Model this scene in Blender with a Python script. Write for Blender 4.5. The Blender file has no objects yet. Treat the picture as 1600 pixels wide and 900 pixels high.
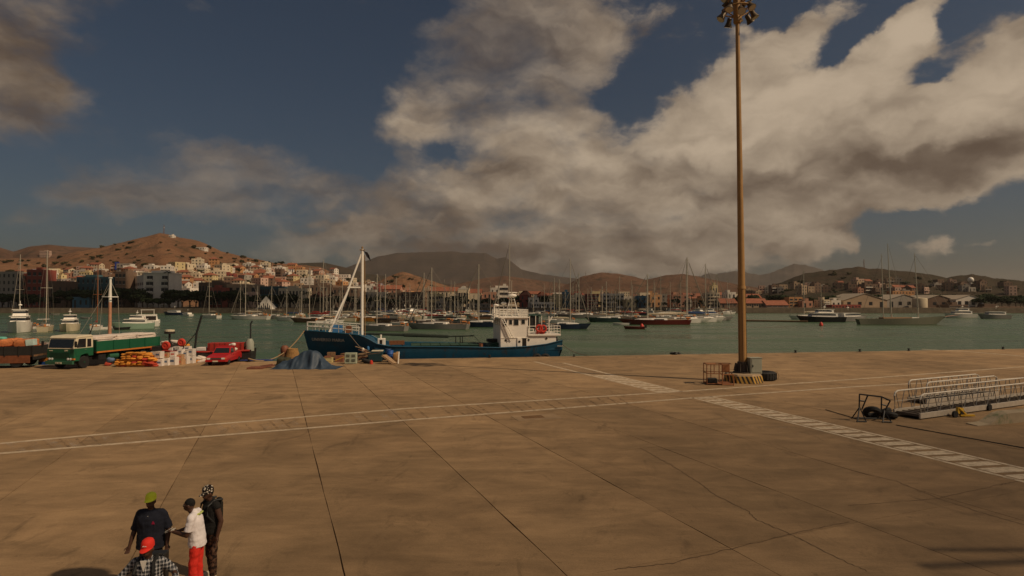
import bpy, bmesh, math, random
from mathutils import Vector, Matrix, noise
from mathutils.bvhtree import BVHTree
R = math.radians; PI = math.pi
random.seed(7)
sc = bpy.context.scene
COL = sc.collection

# ------------------------------------------------------------------ camera
F = 930.0; H = 5.31; TH = math.atan(20 / 930)
cam_d = bpy.data.cameras.new('camera'); cam = bpy.data.objects.new('camera', cam_d); COL.objects.link(cam)
cam.location = (0, 0, H); cam.rotation_euler = (R(90) + TH, 0, 0)
cam_d.sensor_width = 36; cam_d.lens = 36 * F / 1600; cam_d.clip_end = 60000; cam_d.clip_start = 0.1
sc.camera = cam
sc.render.resolution_x = 1024; sc.render.resolution_y = 576

def ray(px, py):
    c = (450 - py) / F
    return Vector(((px - 800) / F, math.cos(TH) - c * math.sin(TH), math.sin(TH) + c * math.cos(TH)))
def G(px, py, z=0.0):                       # pixel -> point on the level z
    r = ray(px, py); t = (z - H) / r.z
    return Vector((r.x * t, r.y * t, z))
def D(px, py, Y):                           # pixel -> point at distance Y
    r = ray(px, py); t = Y / r.y
    return Vector((r.x * t, Y, H + r.z * t))
def smooth(t):
    t = max(0, min(1, t)); return t * t * (3 - 2 * t)
def lerp(a, b, t): return a + (b - a) * t
def prof(pts, x):
    if x <= pts[0][0]: return pts[0][1]
    for (a, ya), (b, yb) in zip(pts, pts[1:]):
        if x <= b: return ya + (yb - ya) * (x - a) / (b - a)
    return pts[-1][1]

# ------------------------------------------------------------------ sky and sun
SUN = Vector((0.906, -0.423, 1.0)).normalized()          # towards the sun
sc.view_settings.view_transform = 'Standard'; sc.view_settings.look = 'None'
sc.view_settings.exposure = -0.15; sc.view_settings.gamma = 1
w = bpy.data.worlds.new('World'); sc.world = w; w.use_nodes = True
nt = w.node_tree; N = nt.nodes; Lk = nt.links
for n in list(N): N.remove(n)
def wn(t, **k):
    n = N.new(t)
    for a, b in k.items(): setattr(n, a, b)
    return n
def put(sock, v):
    if isinstance(v, bpy.types.NodeSocket): Lk.new(v, sock)
    else: sock.default_value = v
def mth(op, a, b=0.0, c=0.0, clamp=False):
    n = wn('ShaderNodeMath', operation=op, use_clamp=clamp)
    put(n.inputs[0], a); put(n.inputs[1], b); put(n.inputs[2], c)
    return n.outputs[0]
def vmath(op, a, b):
    n = wn('ShaderNodeVectorMath', operation=op); put(n.inputs[0], a); put(n.inputs[1], b); return n.outputs[0]
def wnoise(vec, scale, detail, rough, dist=0.0):
    n = wn('ShaderNodeTexNoise'); put(n.inputs['Vector'], vec)
    n.inputs['Scale'].default_value = scale; n.inputs['Detail'].default_value = detail
    n.inputs['Roughness'].default_value = rough; n.inputs['Distortion'].default_value = dist
    return n
def ramp01(v, lo, hi):
    n = wn('ShaderNodeMapRange', interpolation_type='SMOOTHSTEP'); put(n.inputs[0], v)
    n.inputs[1].default_value = lo; n.inputs[2].default_value = hi; n.inputs[3].default_value = 0; n.inputs[4].default_value = 1
    return n.outputs[0]
def cmix(f, a, b, mode='MIX'):
    n = wn('ShaderNodeMix', data_type='RGBA', blend_type=mode); put(n.inputs[0], f)
    for s, v in ((6, a), (7, b)):
        if isinstance(v, bpy.types.NodeSocket): Lk.new(v, n.inputs[s])
        else: n.inputs[s].default_value = (*v, 1)
    return n.outputs[2]
tc = wn('ShaderNodeTexCoord'); dirv = tc.outputs['Generated']
sx_ = wn('ShaderNodeSeparateXYZ'); Lk.new(dirv, sx_.inputs[0])
az = mth('ARCTAN2', sx_.outputs[0], sx_.outputs[1]); el = mth('ARCSINE', sx_.outputs[2])
cxyz = wn('ShaderNodeCombineXYZ'); Lk.new(az, cxyz.inputs[0]); Lk.new(el, cxyz.inputs[1])
wa = wnoise(dirv, 5.5, 4, 0.55); wb = wnoise(dirv, 21, 5, 0.6)
def centred(n, k):
    return vmath('MULTIPLY', vmath('SUBTRACT', n.outputs['Color'], (0.5, 0.5, 0.5)), (k, k, 0))
azel = vmath('ADD', vmath('ADD', cxyz.outputs[0], centred(wa, 0.10)), centred(wb, 0.045))
def ae(px, py):
    r = ray(px, py).normalized(); return math.atan2(r.x, r.y), math.asin(r.z)
def blob(px, py, rx, ry, rot, wt):
    a, e = ae(px, py); k = math.cos(a) ** 2
    m = wn('ShaderNodeMapping', vector_type='TEXTURE'); Lk.new(azel, m.inputs['Vector'])
    m.inputs['Location'].default_value = (a, e, 0); m.inputs['Rotation'].default_value = (0, 0, R(rot))
    m.inputs['Scale'].default_value = (rx / F * (k * .6 + .4), ry / F * math.cos(a), 1)
    g = wn('ShaderNodeTexGradient', gradient_type='QUADRATIC_SPHERE' if False else 'SPHERICAL'); Lk.new(m.outputs[0], g.inputs[0])
    return mth('MULTIPLY', g.outputs['Fac'], wt)
def total(lst):
    s = None
    for b in lst:
        v = blob(*b); s = v if s is None else mth('ADD', s, v)
    return s
cover = total([(30, 90, 170, 170, 0, 1.5), (60, 170, 110, 60, 20, .5),
    (240, 298, 200, 56, -6, 1.15), (330, 250, 90, 40, 0, .6), (430, 282, 140, 66, 0, 1.05), (20, 348, 90, 35, 0, .8), (130, 300, 130, 50, 0, .4),
    (640, 180, 75, 85, -25, 1.25), (790, 120, 170, 190, 20, 1.7), (900, 75, 160, 70, 20, 1.1), (850, 20, 120, 70, 0, .8),
    (720, 320, 300, 95, 5, 1.6), (1000, 300, 380, 170, 5, 2.0), (1230, 230, 300, 150, 15, 2.0), (1500, 200, 300, 150, 12, 2.0),
    (1600, 120, 150, 110, 10, 1.1), (520, 372, 220, 32, 0, 1.1), (850, 395, 480, 60, 0, 1.6), (1370, 75, 170, 42, 40, 1.5), (1420, 45, 60, 50, 0, .8),
    (1255, 50, 190, 50, 30, .9), (1190, 150, 130, 110, 30, .9), (1470, 368, 62, 40, -15, 1.1), (1330, 376, 26, 26, 0, .9), (1560, 372, 60, 16, 15, .7), (1250, 350, 120, 50, 0, .6)])
holes = total([(985, 150, 75, 60, 30, 1.2), (690, 240, 55, 30, 0, .7), (1475, 110, 110, 45, 20, 1.4), (1300, 75, 50, 60, 30, .6), (350, 130, 260, 100, 0, .9), (570, 265, 55, 50, 0, .7), (300, 362, 170, 24, 0, .8), (60, 270, 110, 30, 0, .5), (520, 130, 120, 120, 0, .8), (1440, 345, 200, 34, -4, .9), (980, 215, 40, 30, 0, .4)])
cover = mth('SUBTRACT', cover, holes)
mp = wn('ShaderNodeMapping'); Lk.new(dirv, mp.inputs[0]); mp.inputs['Rotation'].default_value = (0, R(-25), 0); mp.inputs['Scale'].default_value = (1, 1, 1.9)
nf = wnoise(mp.outputs[0], 5.0, 13, 0.54, 0.2)
nf2 = wnoise(vmath('ADD', mp.outputs[0], (0.022, -0.01, 0.045)), 5.0, 13, 0.54, 0.2)
st_m = wn('ShaderNodeMapping'); Lk.new(azel, st_m.inputs[0]); st_m.inputs['Rotation'].default_value = (0, 0, R(-36)); st_m.inputs['Scale'].default_value = (2.2, 5.6, 1)
st1 = wnoise(st_m.outputs[0], 2.3, 13, 0.58, 0.25)
nbig = wnoise(dirv, 2.2, 5, 0.5)
# away from the picture the same broken cloud goes on
away = mth('MULTIPLY', ramp01(mth('ABSOLUTE', az), 0.85, 1.2), 0.75)
high = mth('MULTIPLY', ramp01(el, 0.52, 0.75), 0.75)
generic = mth('MULTIPLY', mth('MAXIMUM', away, high), mth('MULTIPLY', nbig.outputs['Fac'], 1.15))
cover = mth('ADD', cover, generic)
puff = wnoise(mp.outputs[0], 11, 10, .62, .2)
fuzz = mth('ADD', mth('MULTIPLY', mth('SUBTRACT', puff.outputs['Fac'], 0.5), 1.35), mth('ADD', mth('MULTIPLY', mth('SUBTRACT', nf.outputs['Fac'], 0.5), 1.35), mth('MULTIPLY', mth('SUBTRACT', st1.outputs['Fac'], 0.5), 1.75)))
dens = mth('ADD', mth('MINIMUM', cover, 1.05), fuzz)
crisp = ramp01(az, -0.05, 0.45)
veil = mth('SUBTRACT', 1.0, mth('MINIMUM', total([(300, 280, 420, 120, 0, .55), (790, 90, 220, 130, 0, .55), (40, 345, 200, 50, 0, .5), (420, 385, 200, 40, 0, .5)]), 0.42))
alpha = mth('ADD', mth('MULTIPLY', ramp01(dens, 0.26, 0.80), crisp), mth('MULTIPLY', mth('MULTIPLY', ramp01(dens, 0.10, 1.25), veil), mth('SUBTRACT', 1.0, crisp)))
tone = total([(1235, 140, 200, 110, 20, .50), (1415, 55, 90, 60, 20, .70), (1560, 140, 200, 90, 10, .42), (1060, 200, 200, 110, 10, .32), (1480, 170, 200, 60, 8, .25),
    (880, 210, 160, 110, 0, .22), (1010, 330, 120, 40, 0, .22), (640, 190, 70, 70, 0, .12), (1480, 370, 60, 40, 0, .25), (660, 290, 90, 40, 0, .15), (1160, 350, 100, 30, 0, .15),
    (1430, 250, 300, 60, 5, -.55), (1050, 285, 170, 45, 0, -.22), (830, 420, 560, 40, 0, -.32), (700, 405, 160, 26, 0, -.25), (760, 350, 200, 40, 0, -.08), (30, 90, 220, 200, 0, -.30), (60, 200, 150, 70, 0, -.2), (330, 290, 360, 90, 0, -.24), (800, 90, 170, 130, 0, -.26), (620, 320, 220, 110, 0, -.28), (700, 398, 170, 26, 0, -.45), (960, 380, 260, 50, 0, -.15), (50, 345, 150, 40, 0, -.3)])
relief = mth('MULTIPLY', mth('SUBTRACT', nf.outputs['Fac'], nf2.outputs['Fac']), 1.2)
billow = wnoise(st_m.outputs[0], 3.6, 7, 0.52, 0.4)
bright = mth('ADD', mth('MULTIPLY', mth('SUBTRACT', billow.outputs['Fac'], .5), 1.25), mth('ADD', mth('ADD', tone, 0.52), relief), mth('MULTIPLY', mth('SUBTRACT', puff.outputs['Fac'], .5), .30))
cloudc = cmix(ramp01(bright, -0.12, 1.25), (0.118, 0.080, 0.056), (0.64, 0.505, 0.365))
sky = wn('ShaderNodeTexSky', sky_type='NISHITA'); sky.sun_disc = False
sky.sun_elevation = R(45); sky.sun_rotation = R(115); sky.altitude = 0; sky.air_density = 1.0; sky.dust_density = 2.2; sky.ozone_density = 1.5
skyc = cmix(1.0, sky.outputs[0], (0.205, 0.222, 0.225), 'MULTIPLY')      # warm photographic balance of the blue
skys = wn('ShaderNodeMix', data_type='RGBA'); 
bgs = wn('ShaderNodeBackground'); Lk.new(skyc, bgs.inputs[0]); bgs.inputs[1].default_value = 0.105
bgc = wn('ShaderNodeBackground'); Lk.new(cloudc, bgc.inputs[0]); bgc.inputs[1].default_value = 0.85
mx = wn('ShaderNodeMixShader'); Lk.new(alpha, mx.inputs[0]); Lk.new(bgs.outputs[0], mx.inputs[1]); Lk.new(bgc.outputs[0], mx.inputs[2])
wo = wn('ShaderNodeOutputWorld'); Lk.new(mx.outputs[0], wo.inputs[0])
sl = bpy.data.lights.new('sun', 'SUN'); sun = bpy.data.objects.new('sun', sl); COL.objects.link(sun)
sl.energy = 3.2; sl.angle = R(0.5); sl.color = (1.0, 0.77, 0.52)
sun.rotation_euler = SUN.to_track_quat('Z', 'Y').to_euler()

# ------------------------------------------------------------------ materials
MATS = {}
def mat(name, col, rough=.7, metal=0.0, var=.18, scale=3.0, dirt=0.0, dcol=(.06, .035, .02), dscale=1.2, bump=.0, spec=.35, rand=0.0, coord='Object', alpha=None):
    if name in MATS: return MATS[name]
    m = bpy.data.materials.new(name); m.use_nodes = True; t = m.node_tree; ns = t.nodes; lk = t.links
    b = ns['Principled BSDF']; b.inputs['Roughness'].default_value = rough; b.inputs['Metallic'].default_value = metal
    b.inputs['Specular IOR Level'].default_value = spec
    c = ns.new('ShaderNodeTexCoord'); src = c.outputs[coord]
    if coord == 'World':
        pass
    n = ns.new('ShaderNodeTexNoise'); n.inputs['Scale'].default_value = scale; n.inputs['Detail'].default_value = 6; n.inputs['Roughness'].default_value = .65; lk.new(src, n.inputs['Vector'])
    mr = ns.new('ShaderNodeMapRange'); lk.new(n.outputs['Fac'], mr.inputs[0]); mr.inputs[1].default_value = .3; mr.inputs[2].default_value = .7
    mr.inputs[3].default_value = 1 - var; mr.inputs[4].default_value = 1 + var
    v = mr.outputs[0]
    if rand:
        oi = ns.new('ShaderNodeObjectInfo'); r = ns.new('ShaderNodeMapRange'); lk.new(oi.outputs['Random'], r.inputs[0]); r.inputs[3].default_value = 1 - rand; r.inputs[4].default_value = 1 + rand
        mm = ns.new('ShaderNodeMath'); mm.operation = 'MULTIPLY'; lk.new(v, mm.inputs[0]); lk.new(r.outputs[0], mm.inputs[1]); v = mm.outputs[0]
    vm = ns.new('ShaderNodeVectorMath'); vm.operation = 'SCALE'; vm.inputs[0].default_value = col; lk.new(v, vm.inputs['Scale'])
    out = vm.outputs[0]
    if dirt:
        mpg = ns.new('ShaderNodeMapping'); lk.new(src, mpg.inputs[0]); mpg.inputs['Scale'].default_value = (1, 1, .45)
        n2 = ns.new('ShaderNodeTexNoise'); n2.inputs['Scale'].default_value = dscale; n2.inputs['Detail'].default_value = 8; n2.inputs['Roughness'].default_value = .7; lk.new(mpg.outputs[0], n2.inputs['Vector'])
        r2 = ns.new('ShaderNodeMapRange'); lk.new(n2.outputs['Fac'], r2.inputs[0]); r2.inputs[1].default_value = .72 - dirt * .35; r2.inputs[2].default_value = .78 - dirt * .2
        r2.inputs[4].default_value = min(1, .45 + dirt)
        mi = ns.new('ShaderNodeMix'); mi.data_type = 'RGBA'; lk.new(r2.outputs[0], mi.inputs[0]); lk.new(out, mi.inputs[6]); mi.inputs[7].default_value = (*dcol, 1); out = mi.outputs[2]
    lk.new(out, b.inputs['Base Color'])
    if bump:
        bp = ns.new('ShaderNodeBump'); bp.inputs['Strength'].default_value = bump; bp.inputs['Distance'].default_value = .02; lk.new(n.outputs['Fac'], bp.inputs['Height']); lk.new(bp.outputs[0], b.inputs['Normal'])
    if alpha: b.inputs['Alpha'].default_value = alpha
    MATS[name] = m
    return m

# ------------------------------------------------------------------ mesh builder
class MB:
    def __init__(s): s.v = []; s.f = []; s.mi = []; s.X = Matrix.Identity(4); s.cm = 0
    def add(s, vs, fs, mi=None):
        b = len(s.v); s.v += [tuple(s.X @ Vector(v)) for v in vs]; s.f += [tuple(b + i for i in f) for f in fs]; s.mi += [s.cm if mi is None else mi] * len(fs)
    def box(s, c, d, rz=0, rx=0, ry=0, mi=None, top=1.0):
        m = Matrix.Translation(c) @ Matrix.Rotation(rz, 4, 'Z') @ Matrix.Rotation(ry, 4, 'Y') @ Matrix.Rotation(rx, 4, 'X')
        x, y, z = d[0] / 2, d[1] / 2, d[2] / 2
        p = [m @ Vector(q) for q in ((-x, -y, -z), (x, -y, -z), (x, y, -z), (-x, y, -z), (-x * top, -y * top, z), (x * top, -y * top, z), (x * top, y * top, z), (-x * top, y * top, z))]
        s.add(p, [(0, 3, 2, 1), (4, 5, 6, 7), (0, 1, 5, 4), (1, 2, 6, 5), (2, 3, 7, 6), (3, 0, 4, 7)], mi); return s
    def bx(s, x0, x1, y0, y1, z0, z1, mi=None):
        return s.box(((x0 + x1) / 2, (y0 + y1) / 2, (z0 + z1) / 2), (abs(x1 - x0), abs(y1 - y0), abs(z1 - z0)), mi=mi)
    def tube(s, a, b, r0, r1=None, n=6, mi=None, caps=True):
        a = Vector(a); b = Vector(b); r1 = r0 if r1 is None else r1
        d = (b - a); 
        if d.length < 1e-6: return s
        q = d.to_track_quat('Z', 'Y'); vs = []
        for p, r in ((a, r0), (b, r1)):
            for i in range(n):
                t = 2 * PI * i / n; vs.append(p + q @ Vector((math.cos(t) * r, math.sin(t) * r, 0)))
        fs = [(i, (i + 1) % n, n + (i + 1) % n, n + i) for i in range(n)]
        if caps: fs += [tuple(range(n))[::-1], tuple(range(n, 2 * n))]
        s.add(vs, fs, mi); return s
    def path(s, pts, r, n=6, mi=None):
        pts = [Vector(p) for p in pts]; vs = []; 
        for k, p in enumerate(pts):
            d = (pts[min(k + 1, len(pts) - 1)] - pts[max(k - 1, 0)]).normalized(); q = d.to_track_quat('Z', 'Y')
            rr = r[k] if isinstance(r, (list, tuple)) else r
            for i in range(n):
                t = 2 * PI * i / n; vs.append(p + q @ Vector((math.cos(t) * rr, math.sin(t) * rr, 0)))
        fs = [(k * n + i, k * n + (i + 1) % n, (k + 1) * n + (i + 1) % n, (k + 1) * n + i) for k in range(len(pts) - 1) for i in range(n)]
        fs += [tuple(range(n))[::-1], tuple(range((len(pts) - 1) * n, len(pts) * n))]
        s.add(vs, fs, mi); return s
    def lathe(s, pr, n=16, c=(0, 0, 0), ax=None, mi=None):
        q = Vector(ax).to_track_quat('Z', 'Y') if ax is not None else None; vs = []; c = Vector(c)
        for r, z in pr:
            for i in range(n):
                t = 2 * PI * i / n; p = Vector((math.cos(t) * r, math.sin(t) * r, z)); vs.append(c + (q @ p if q else p))
        fs = [(k * n + i, k * n + (i + 1) % n, (k + 1) * n + (i + 1) % n, (k + 1) * n + i) for k in range(len(pr) - 1) for i in range(n)]
        fs += [tuple(range(n))[::-1], tuple(range((len(pr) - 1) * n, len(pr) * n))]
        s.add(vs, fs, mi); return s
    def torus(s, c, Rr, r, n=20, k=8, ax=(0, 0, 1), mi=None, sq=1.0):
        q = Vector(ax).to_track_quat('Z', 'Y'); c = Vector(c); vs = []
        for i in range(n):
            a = 2 * PI * i / n
            for j in range(k):
                b = 2 * PI * j / k; vs.append(c + q @ Vector(((Rr + r * math.cos(b)) * math.cos(a), (Rr + r * math.cos(b)) * math.sin(a), r * math.sin(b) * sq)))
        fs = [(i * k + j, ((i + 1) % n) * k + j, ((i + 1) % n) * k + (j + 1) % k, i * k + (j + 1) % k) for i in range(n) for j in range(k)]
        s.add(vs, fs, mi); return s
    def ell(s, c, r, n=12, m=8, rz=0, mi=None, rx=0, ry=0):
        if not isinstance(r, (tuple, list)): r = (r, r, r)
        X = Matrix.Translation(c) @ Matrix.Rotation(rz, 4, 'Z') @ Matrix.Rotation(ry, 4, 'Y') @ Matrix.Rotation(rx, 4, 'X'); vs = [X @ Vector((0, 0, -r[2]))]
        for k in range(1, m):
            p = -PI / 2 + PI * k / m
            for i in range(n):
                t = 2 * PI * i / n; vs.append(X @ Vector((r[0] * math.cos(p) * math.cos(t), r[1] * math.cos(p) * math.sin(t), r[2] * math.sin(p))))
        vs.append(X @ Vector((0, 0, r[2])))
        fs = [(0, 1 + (i + 1) % n, 1 + i) for i in range(n)]
        for k in range(m - 2):
            fs += [(1 + k * n + i, 1 + k * n + (i + 1) % n, 1 + (k + 1) * n + (i + 1) % n, 1 + (k + 1) * n + i) for i in range(n)]
        b = 1 + (m - 2) * n; fs += [(b + i, b + (i + 1) % n, len(vs) - 1) for i in range(n)]
        s.add(vs, fs, mi); return s
    def prism(s, poly, z0, z1, axis='z', mi=None):
        n = len(poly); f = {'z': lambda p, h: (p[0], p[1], h), 'y': lambda p, h: (p[0], h, p[1]), 'x': lambda p, h: (h, p[0], p[1])}[axis]
        vs = [f(p, z0) for p in poly] + [f(p, z1) for p in poly]
        s.add(vs, [tuple(range(n))[::-1], tuple(range(n, 2 * n))] + [(i, (i + 1) % n, n + (i + 1) % n, n + i) for i in range(n)], mi); return s
    def loft(s, rings, mi=None, closed=True, caps=True):
        n = len(rings[0]); vs = [p for r in rings for p in r]; m = n if closed else n - 1
        fs = [(k * n + i, k * n + (i + 1) % n, (k + 1) * n + (i + 1) % n, (k + 1) * n + i) for k in range(len(rings) - 1) for i in range(m)]
        if caps: fs += [tuple(range(n))[::-1], tuple(range((len(rings) - 1) * n, len(rings) * n))]
        s.add(vs, fs, mi); return s
    def mesh(s, name, mats, bevel=0, flat=True, fixn=True):
        me = bpy.data.meshes.new(name); me.from_pydata(s.v, [], s.f)
        for m in (mats if isinstance(mats, (list, tuple)) else [mats]): me.materials.append(m)
        me.polygons.foreach_set('material_index', s.mi)
        if bevel or fixn:
            bm = bmesh.new(); bm.from_mesh(me)
            if fixn: bmesh.ops.recalc_face_normals(bm, faces=bm.faces)
            if bevel:
                es = [e for e in bm.edges if len(e.link_faces) == 2 and e.calc_face_angle(0) > .6 and e.calc_length() > bevel * 2.5]
                bmesh.ops.bevel(bm, geom=es, offset=bevel, segments=2, affect='EDGES', profile=.6)
            bm.to_mesh(me); bm.free()
        if not flat:
            me.polygons.foreach_set('use_smooth', [True] * len(me.polygons))
            if hasattr(me, 'set_sharp_from_angle'): me.set_sharp_from_angle(angle=R(38))
        return me
def link(name, me, parent=None, loc=(0, 0, 0), rz=0):
    o = bpy.data.objects.new(name, me); COL.objects.link(o); o.location = loc; o.rotation_euler = (0, 0, rz)
    if parent: o.parent = parent
    return o
def part(name, mb, mats, parent, bevel=0, smooth_=False, stuff=False, label=None, loc=(0, 0, 0), rz=0):
    o = link(name, mb.mesh(name, mats, bevel, not smooth_), parent, loc, rz)
    if stuff: o['kind'] = 'stuff'
    if label: o['label'] = label
    return o
def thing(name, label, cat, loc=(0, 0, 0), rz=0, group=None):
    o = link(name, None, None, loc, rz); o['label'] = label; o['category'] = cat
    if group: o['group'] = group
    return o
def tag(o, label, cat, group=None):
    o['label'] = label; o['category'] = cat
    if group: o['group'] = group
    return o
def struct(o): o['kind'] = 'structure'; return o
def kids(o): return list(o.children)
CH = {}
def copy_tree(o, parent=None):
    c = o.copy(); COL.objects.link(c)
    if parent: c.parent = parent
    ch = CH.get(o.name) if parent is None else None
    for k in (ch if ch is not None else o.children): copy_tree(k, c)
    return c
ORD = ['leftmost', 'second', 'third', 'fourth', 'fifth', 'sixth', 'seventh', 'eighth', 'ninth', 'tenth', 'eleventh', 'twelfth', 'thirteenth', 'fourteenth', 'fifteenth', 'sixteenth', 'seventeenth', 'eighteenth', 'nineteenth', 'twentieth'] + ['%dth' % i for i in range(21, 80)]
def ordl(items, what, where):        # items: (x, object); gives each a label with its place in its row
    items.sort(key=lambda q: q[0])
    for i, (x, o) in enumerate(items):
        if len(items) == 1: o['label'] = '%s %s' % (what, where)
        elif i == 0: o['label'] = 'leftmost %s %s' % (what, where)
        elif i == len(items) - 1: o['label'] = 'rightmost %s %s' % (what, where)
        else: o['label'] = '%s from the left %s %s' % (ORD[i], what, where)
        if len(o['label'].split()) > 16: o['label'] = o['label'].replace('from the left', 'from left')
        if len(o['label'].split()) > 16: o['label'] = o['label'].replace(' gabled', '')

# shared colours
white = mat('white_paint', (.82, .76, .67),   .5, var=.06, dirt=.30, dcol=(.25, .15, .08), dscale=.9)
white_clean = mat('white_gelcoat', (.84, .79, .70), .35, var=.05)
dark = mat('black_rubber', (.018, .017, .016), .75, var=.3)
glass = mat('dark_glass', (.012, .016, .018), .12, var=.1, spec=.8)
rust = mat('rusty_steel', (.20, .075, .03), .85, var=.4, scale=6, dirt=.3, dcol=(.05, .025, .015))
steel = mat('galvanised_steel', (.30, .28, .25), .45, metal=.6, var=.15)
wood = mat('weathered_wood', (.22, .12, .06), .85, var=.4, scale=5)
pale_wood = mat('pale_wood', (.42, .28, .16), .8, var=.3, scale=5)
alu = mat('mast_aluminium', (.50, .44, .35), .45, metal=.25, var=.1)
black = mat('black_paint', (.02, .02, .02), .5, var=.2)
# ------------------------------------------------------------------ concrete of the quay
A = R(21.7); U = Vector((math.cos(A), math.sin(A), 0)); V = Vector((-math.sin(A), math.cos(A), 0))
def concrete(name, base, rand, joint=False):
    m = bpy.data.materials.new(name); m.use_nodes = True; t = m.node_tree; ns = t.nodes; lk = t.links; b = ns['Principled BSDF']
    b.inputs['Roughness'].default_value = .82; b.inputs['Specular IOR Level'].default_value = .25
    ge = ns.new('ShaderNodeNewGeometry'); pos = ge.outputs['Position']
    def nz(scale, det, ro, st=(1, 1, 1), rot=0, dist=0):
        mp = ns.new('ShaderNodeMapping'); lk.new(pos, mp.inputs[0]); mp.inputs['Scale'].default_value = st; mp.inputs['Rotation'].default_value = (0, 0, rot)
        n = ns.new('ShaderNodeTexNoise'); n.inputs['Scale'].default_value = scale; n.inputs['Detail'].default_value = det; n.inputs['Roughness'].default_value = ro; n.inputs['Distortion'].default_value = dist
        lk.new(mp.outputs[0], n.inputs['Vector']); return n.outputs['Fac']
    def mrg(v, a, c, lo, hi):
        n = ns.new('ShaderNodeMapRange'); lk.new(v, n.inputs[0]); n.inputs[1].default_value = a; n.inputs[2].default_value = c; n.inputs[3].default_value = lo; n.inputs[4].default_value = hi; return n.outputs[0]
    def ml(a, c, op='MULTIPLY'):
        n = ns.new('ShaderNodeMath'); n.operation = op
        for i, q in enumerate((a, c)):
            if isinstance(q, (int, float)): n.inputs[i].default_value = q
            else: lk.new(q, n.inputs[i])
        return n.outputs[0]
    v = mrg(nz(.07, 5, .6), .3, .7, .78, 1.2)                    # broad bleached and soiled areas
    v = ml(v, mrg(nz(.45, 9, .68, (1, 1.3, 1), -A, .6), .3, .7, .72, 1.24))
    v = ml(v, mrg(nz(1.1, 8, .7, (.35, 1.3, 1), -A - .3, .4), .3, .7, .80, 1.18))   # brushed streaks
    v = ml(v, mrg(nz(.9, 7, .75, (1, .4, 1), .5, 1.0), .56, .72, 1.0, .60))          # dark smears
    v = ml(v, mrg(nz(2.6, 7, .75), .62, .72, 1.0, .50))                               # small oil spots
    v = ml(v, mrg(nz(22, 5, .75), .3, .7, .88, 1.12))
    # turning marks of tyres
    for (cx, cy, r0, wd, k) in ((-15.5, 31.5, 3.6, .16, .09), (-14.2, 31.8, 5.6, .14, .10), (-20, 30, 4.4, .18, .07), (9, 24, 8.5, .2, -.10), (8.6, 23.6, 6.9, .18, -.08), (4, 33, 9, .2, -.08)):
        sb = ns.new('ShaderNodeVectorMath'); sb.operation = 'DISTANCE'; lk.new(pos, sb.inputs[0]); sb.inputs[1].default_value = (cx, cy, 0)
        d = ml(ml(ml(sb.outputs['Value'], r0, 'SUBTRACT'), 0, 'ADD'), 1); ab = ns.new('ShaderNodeMath'); ab.operation = 'ABSOLUTE'; lk.new(d, ab.inputs[0])
        v = ml(v, mrg(ab.outputs[0], wd, 0, 1, 1 + k))
    # painted shade: the concrete colour is darkened towards the near right
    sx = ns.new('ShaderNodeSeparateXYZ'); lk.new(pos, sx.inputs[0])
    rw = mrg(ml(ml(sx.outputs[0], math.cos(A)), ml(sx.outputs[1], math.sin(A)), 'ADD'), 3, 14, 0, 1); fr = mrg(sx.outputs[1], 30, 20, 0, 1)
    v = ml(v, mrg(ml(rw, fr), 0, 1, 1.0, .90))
    if rand:
        oi = ns.new('ShaderNodeObjectInfo'); v = ml(v, mrg(oi.outputs['Random'], 0, 1, 1 - rand, 1 + rand))
    # hue drifts between ochre and grey
    mi = ns.new('ShaderNodeMix'); mi.data_type = 'RGBA'; lk.new(mrg(nz(.2, 5, .6), .35, .65, 0, 1), mi.inputs[0])
    mi.inputs[6].default_value = (*base, 1); mi.inputs[7].default_value = (base[0] * .93, base[1] * .95, base[2] * .96, 1)
    vm = ns.new('ShaderNodeVectorMath'); vm.operation = 'SCALE'; lk.new(mi.outputs[2], vm.inputs[0]); lk.new(v, vm.inputs['Scale']); lk.new(vm.outputs[0], b.inputs['Base Color'])
    bp = ns.new('ShaderNodeBump'); bp.inputs['Strength'].default_value = .35; bp.inputs['Distance'].default_value = .02; lk.new(nz(14, 6, .7), bp.inputs['Height']); lk.new(bp.outputs[0], b.inputs['Normal'])
    return m
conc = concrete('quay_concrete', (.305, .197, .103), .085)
joint_m = mat('joint_tar', (.11, .068, .038), .9, var=.3, scale=8, coord='Object')

E1 = G(400, 565); E2 = G(1600, 545); ED = (E2 - E1).normalized(); EN = Vector((-ED.y, ED.x, 0))     # quay edge, normal towards the water
def edge_at(s): return E1 + ED * s
def clip(poly, p, n):                        # keep the side where (q-p).n <= 0
    out = []
    for i in range(len(poly)):
        a, b = poly[i], poly[(i + 1) % len(poly)]; da, db = (a - p).dot(n), (b - p).dot(n)
        if da <= 0: out.append(a)
        if (da < 0 < db) or (db < 0 < da): out.append(a + (b - a) * (da / (da - db)))
    return out
COPE = .55
qm = MB()
a0, a1 = edge_at(-160), edge_at(240); b0, b1 = a0 - EN * 110, a1 - EN * 110
qm.loft([[(p.x, p.y, z) for p in (b0, b1, a1, a0)] for z in (-4.5, -.03)])
quay = struct(link('quay', qm.mesh('quay', joint_m)))
us = [-2.71 - 4.03 * k for k in range(11, -1, -1)] + [1.3, 5.28, 9.12, 13.05, 16.85, 20.75] + [20.75 + 4.0 * k for k in range(1, 15)]
vs_ = [2.3 + 8 * k for k in range(-1, 8)]
rs = random.Random(3)
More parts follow.
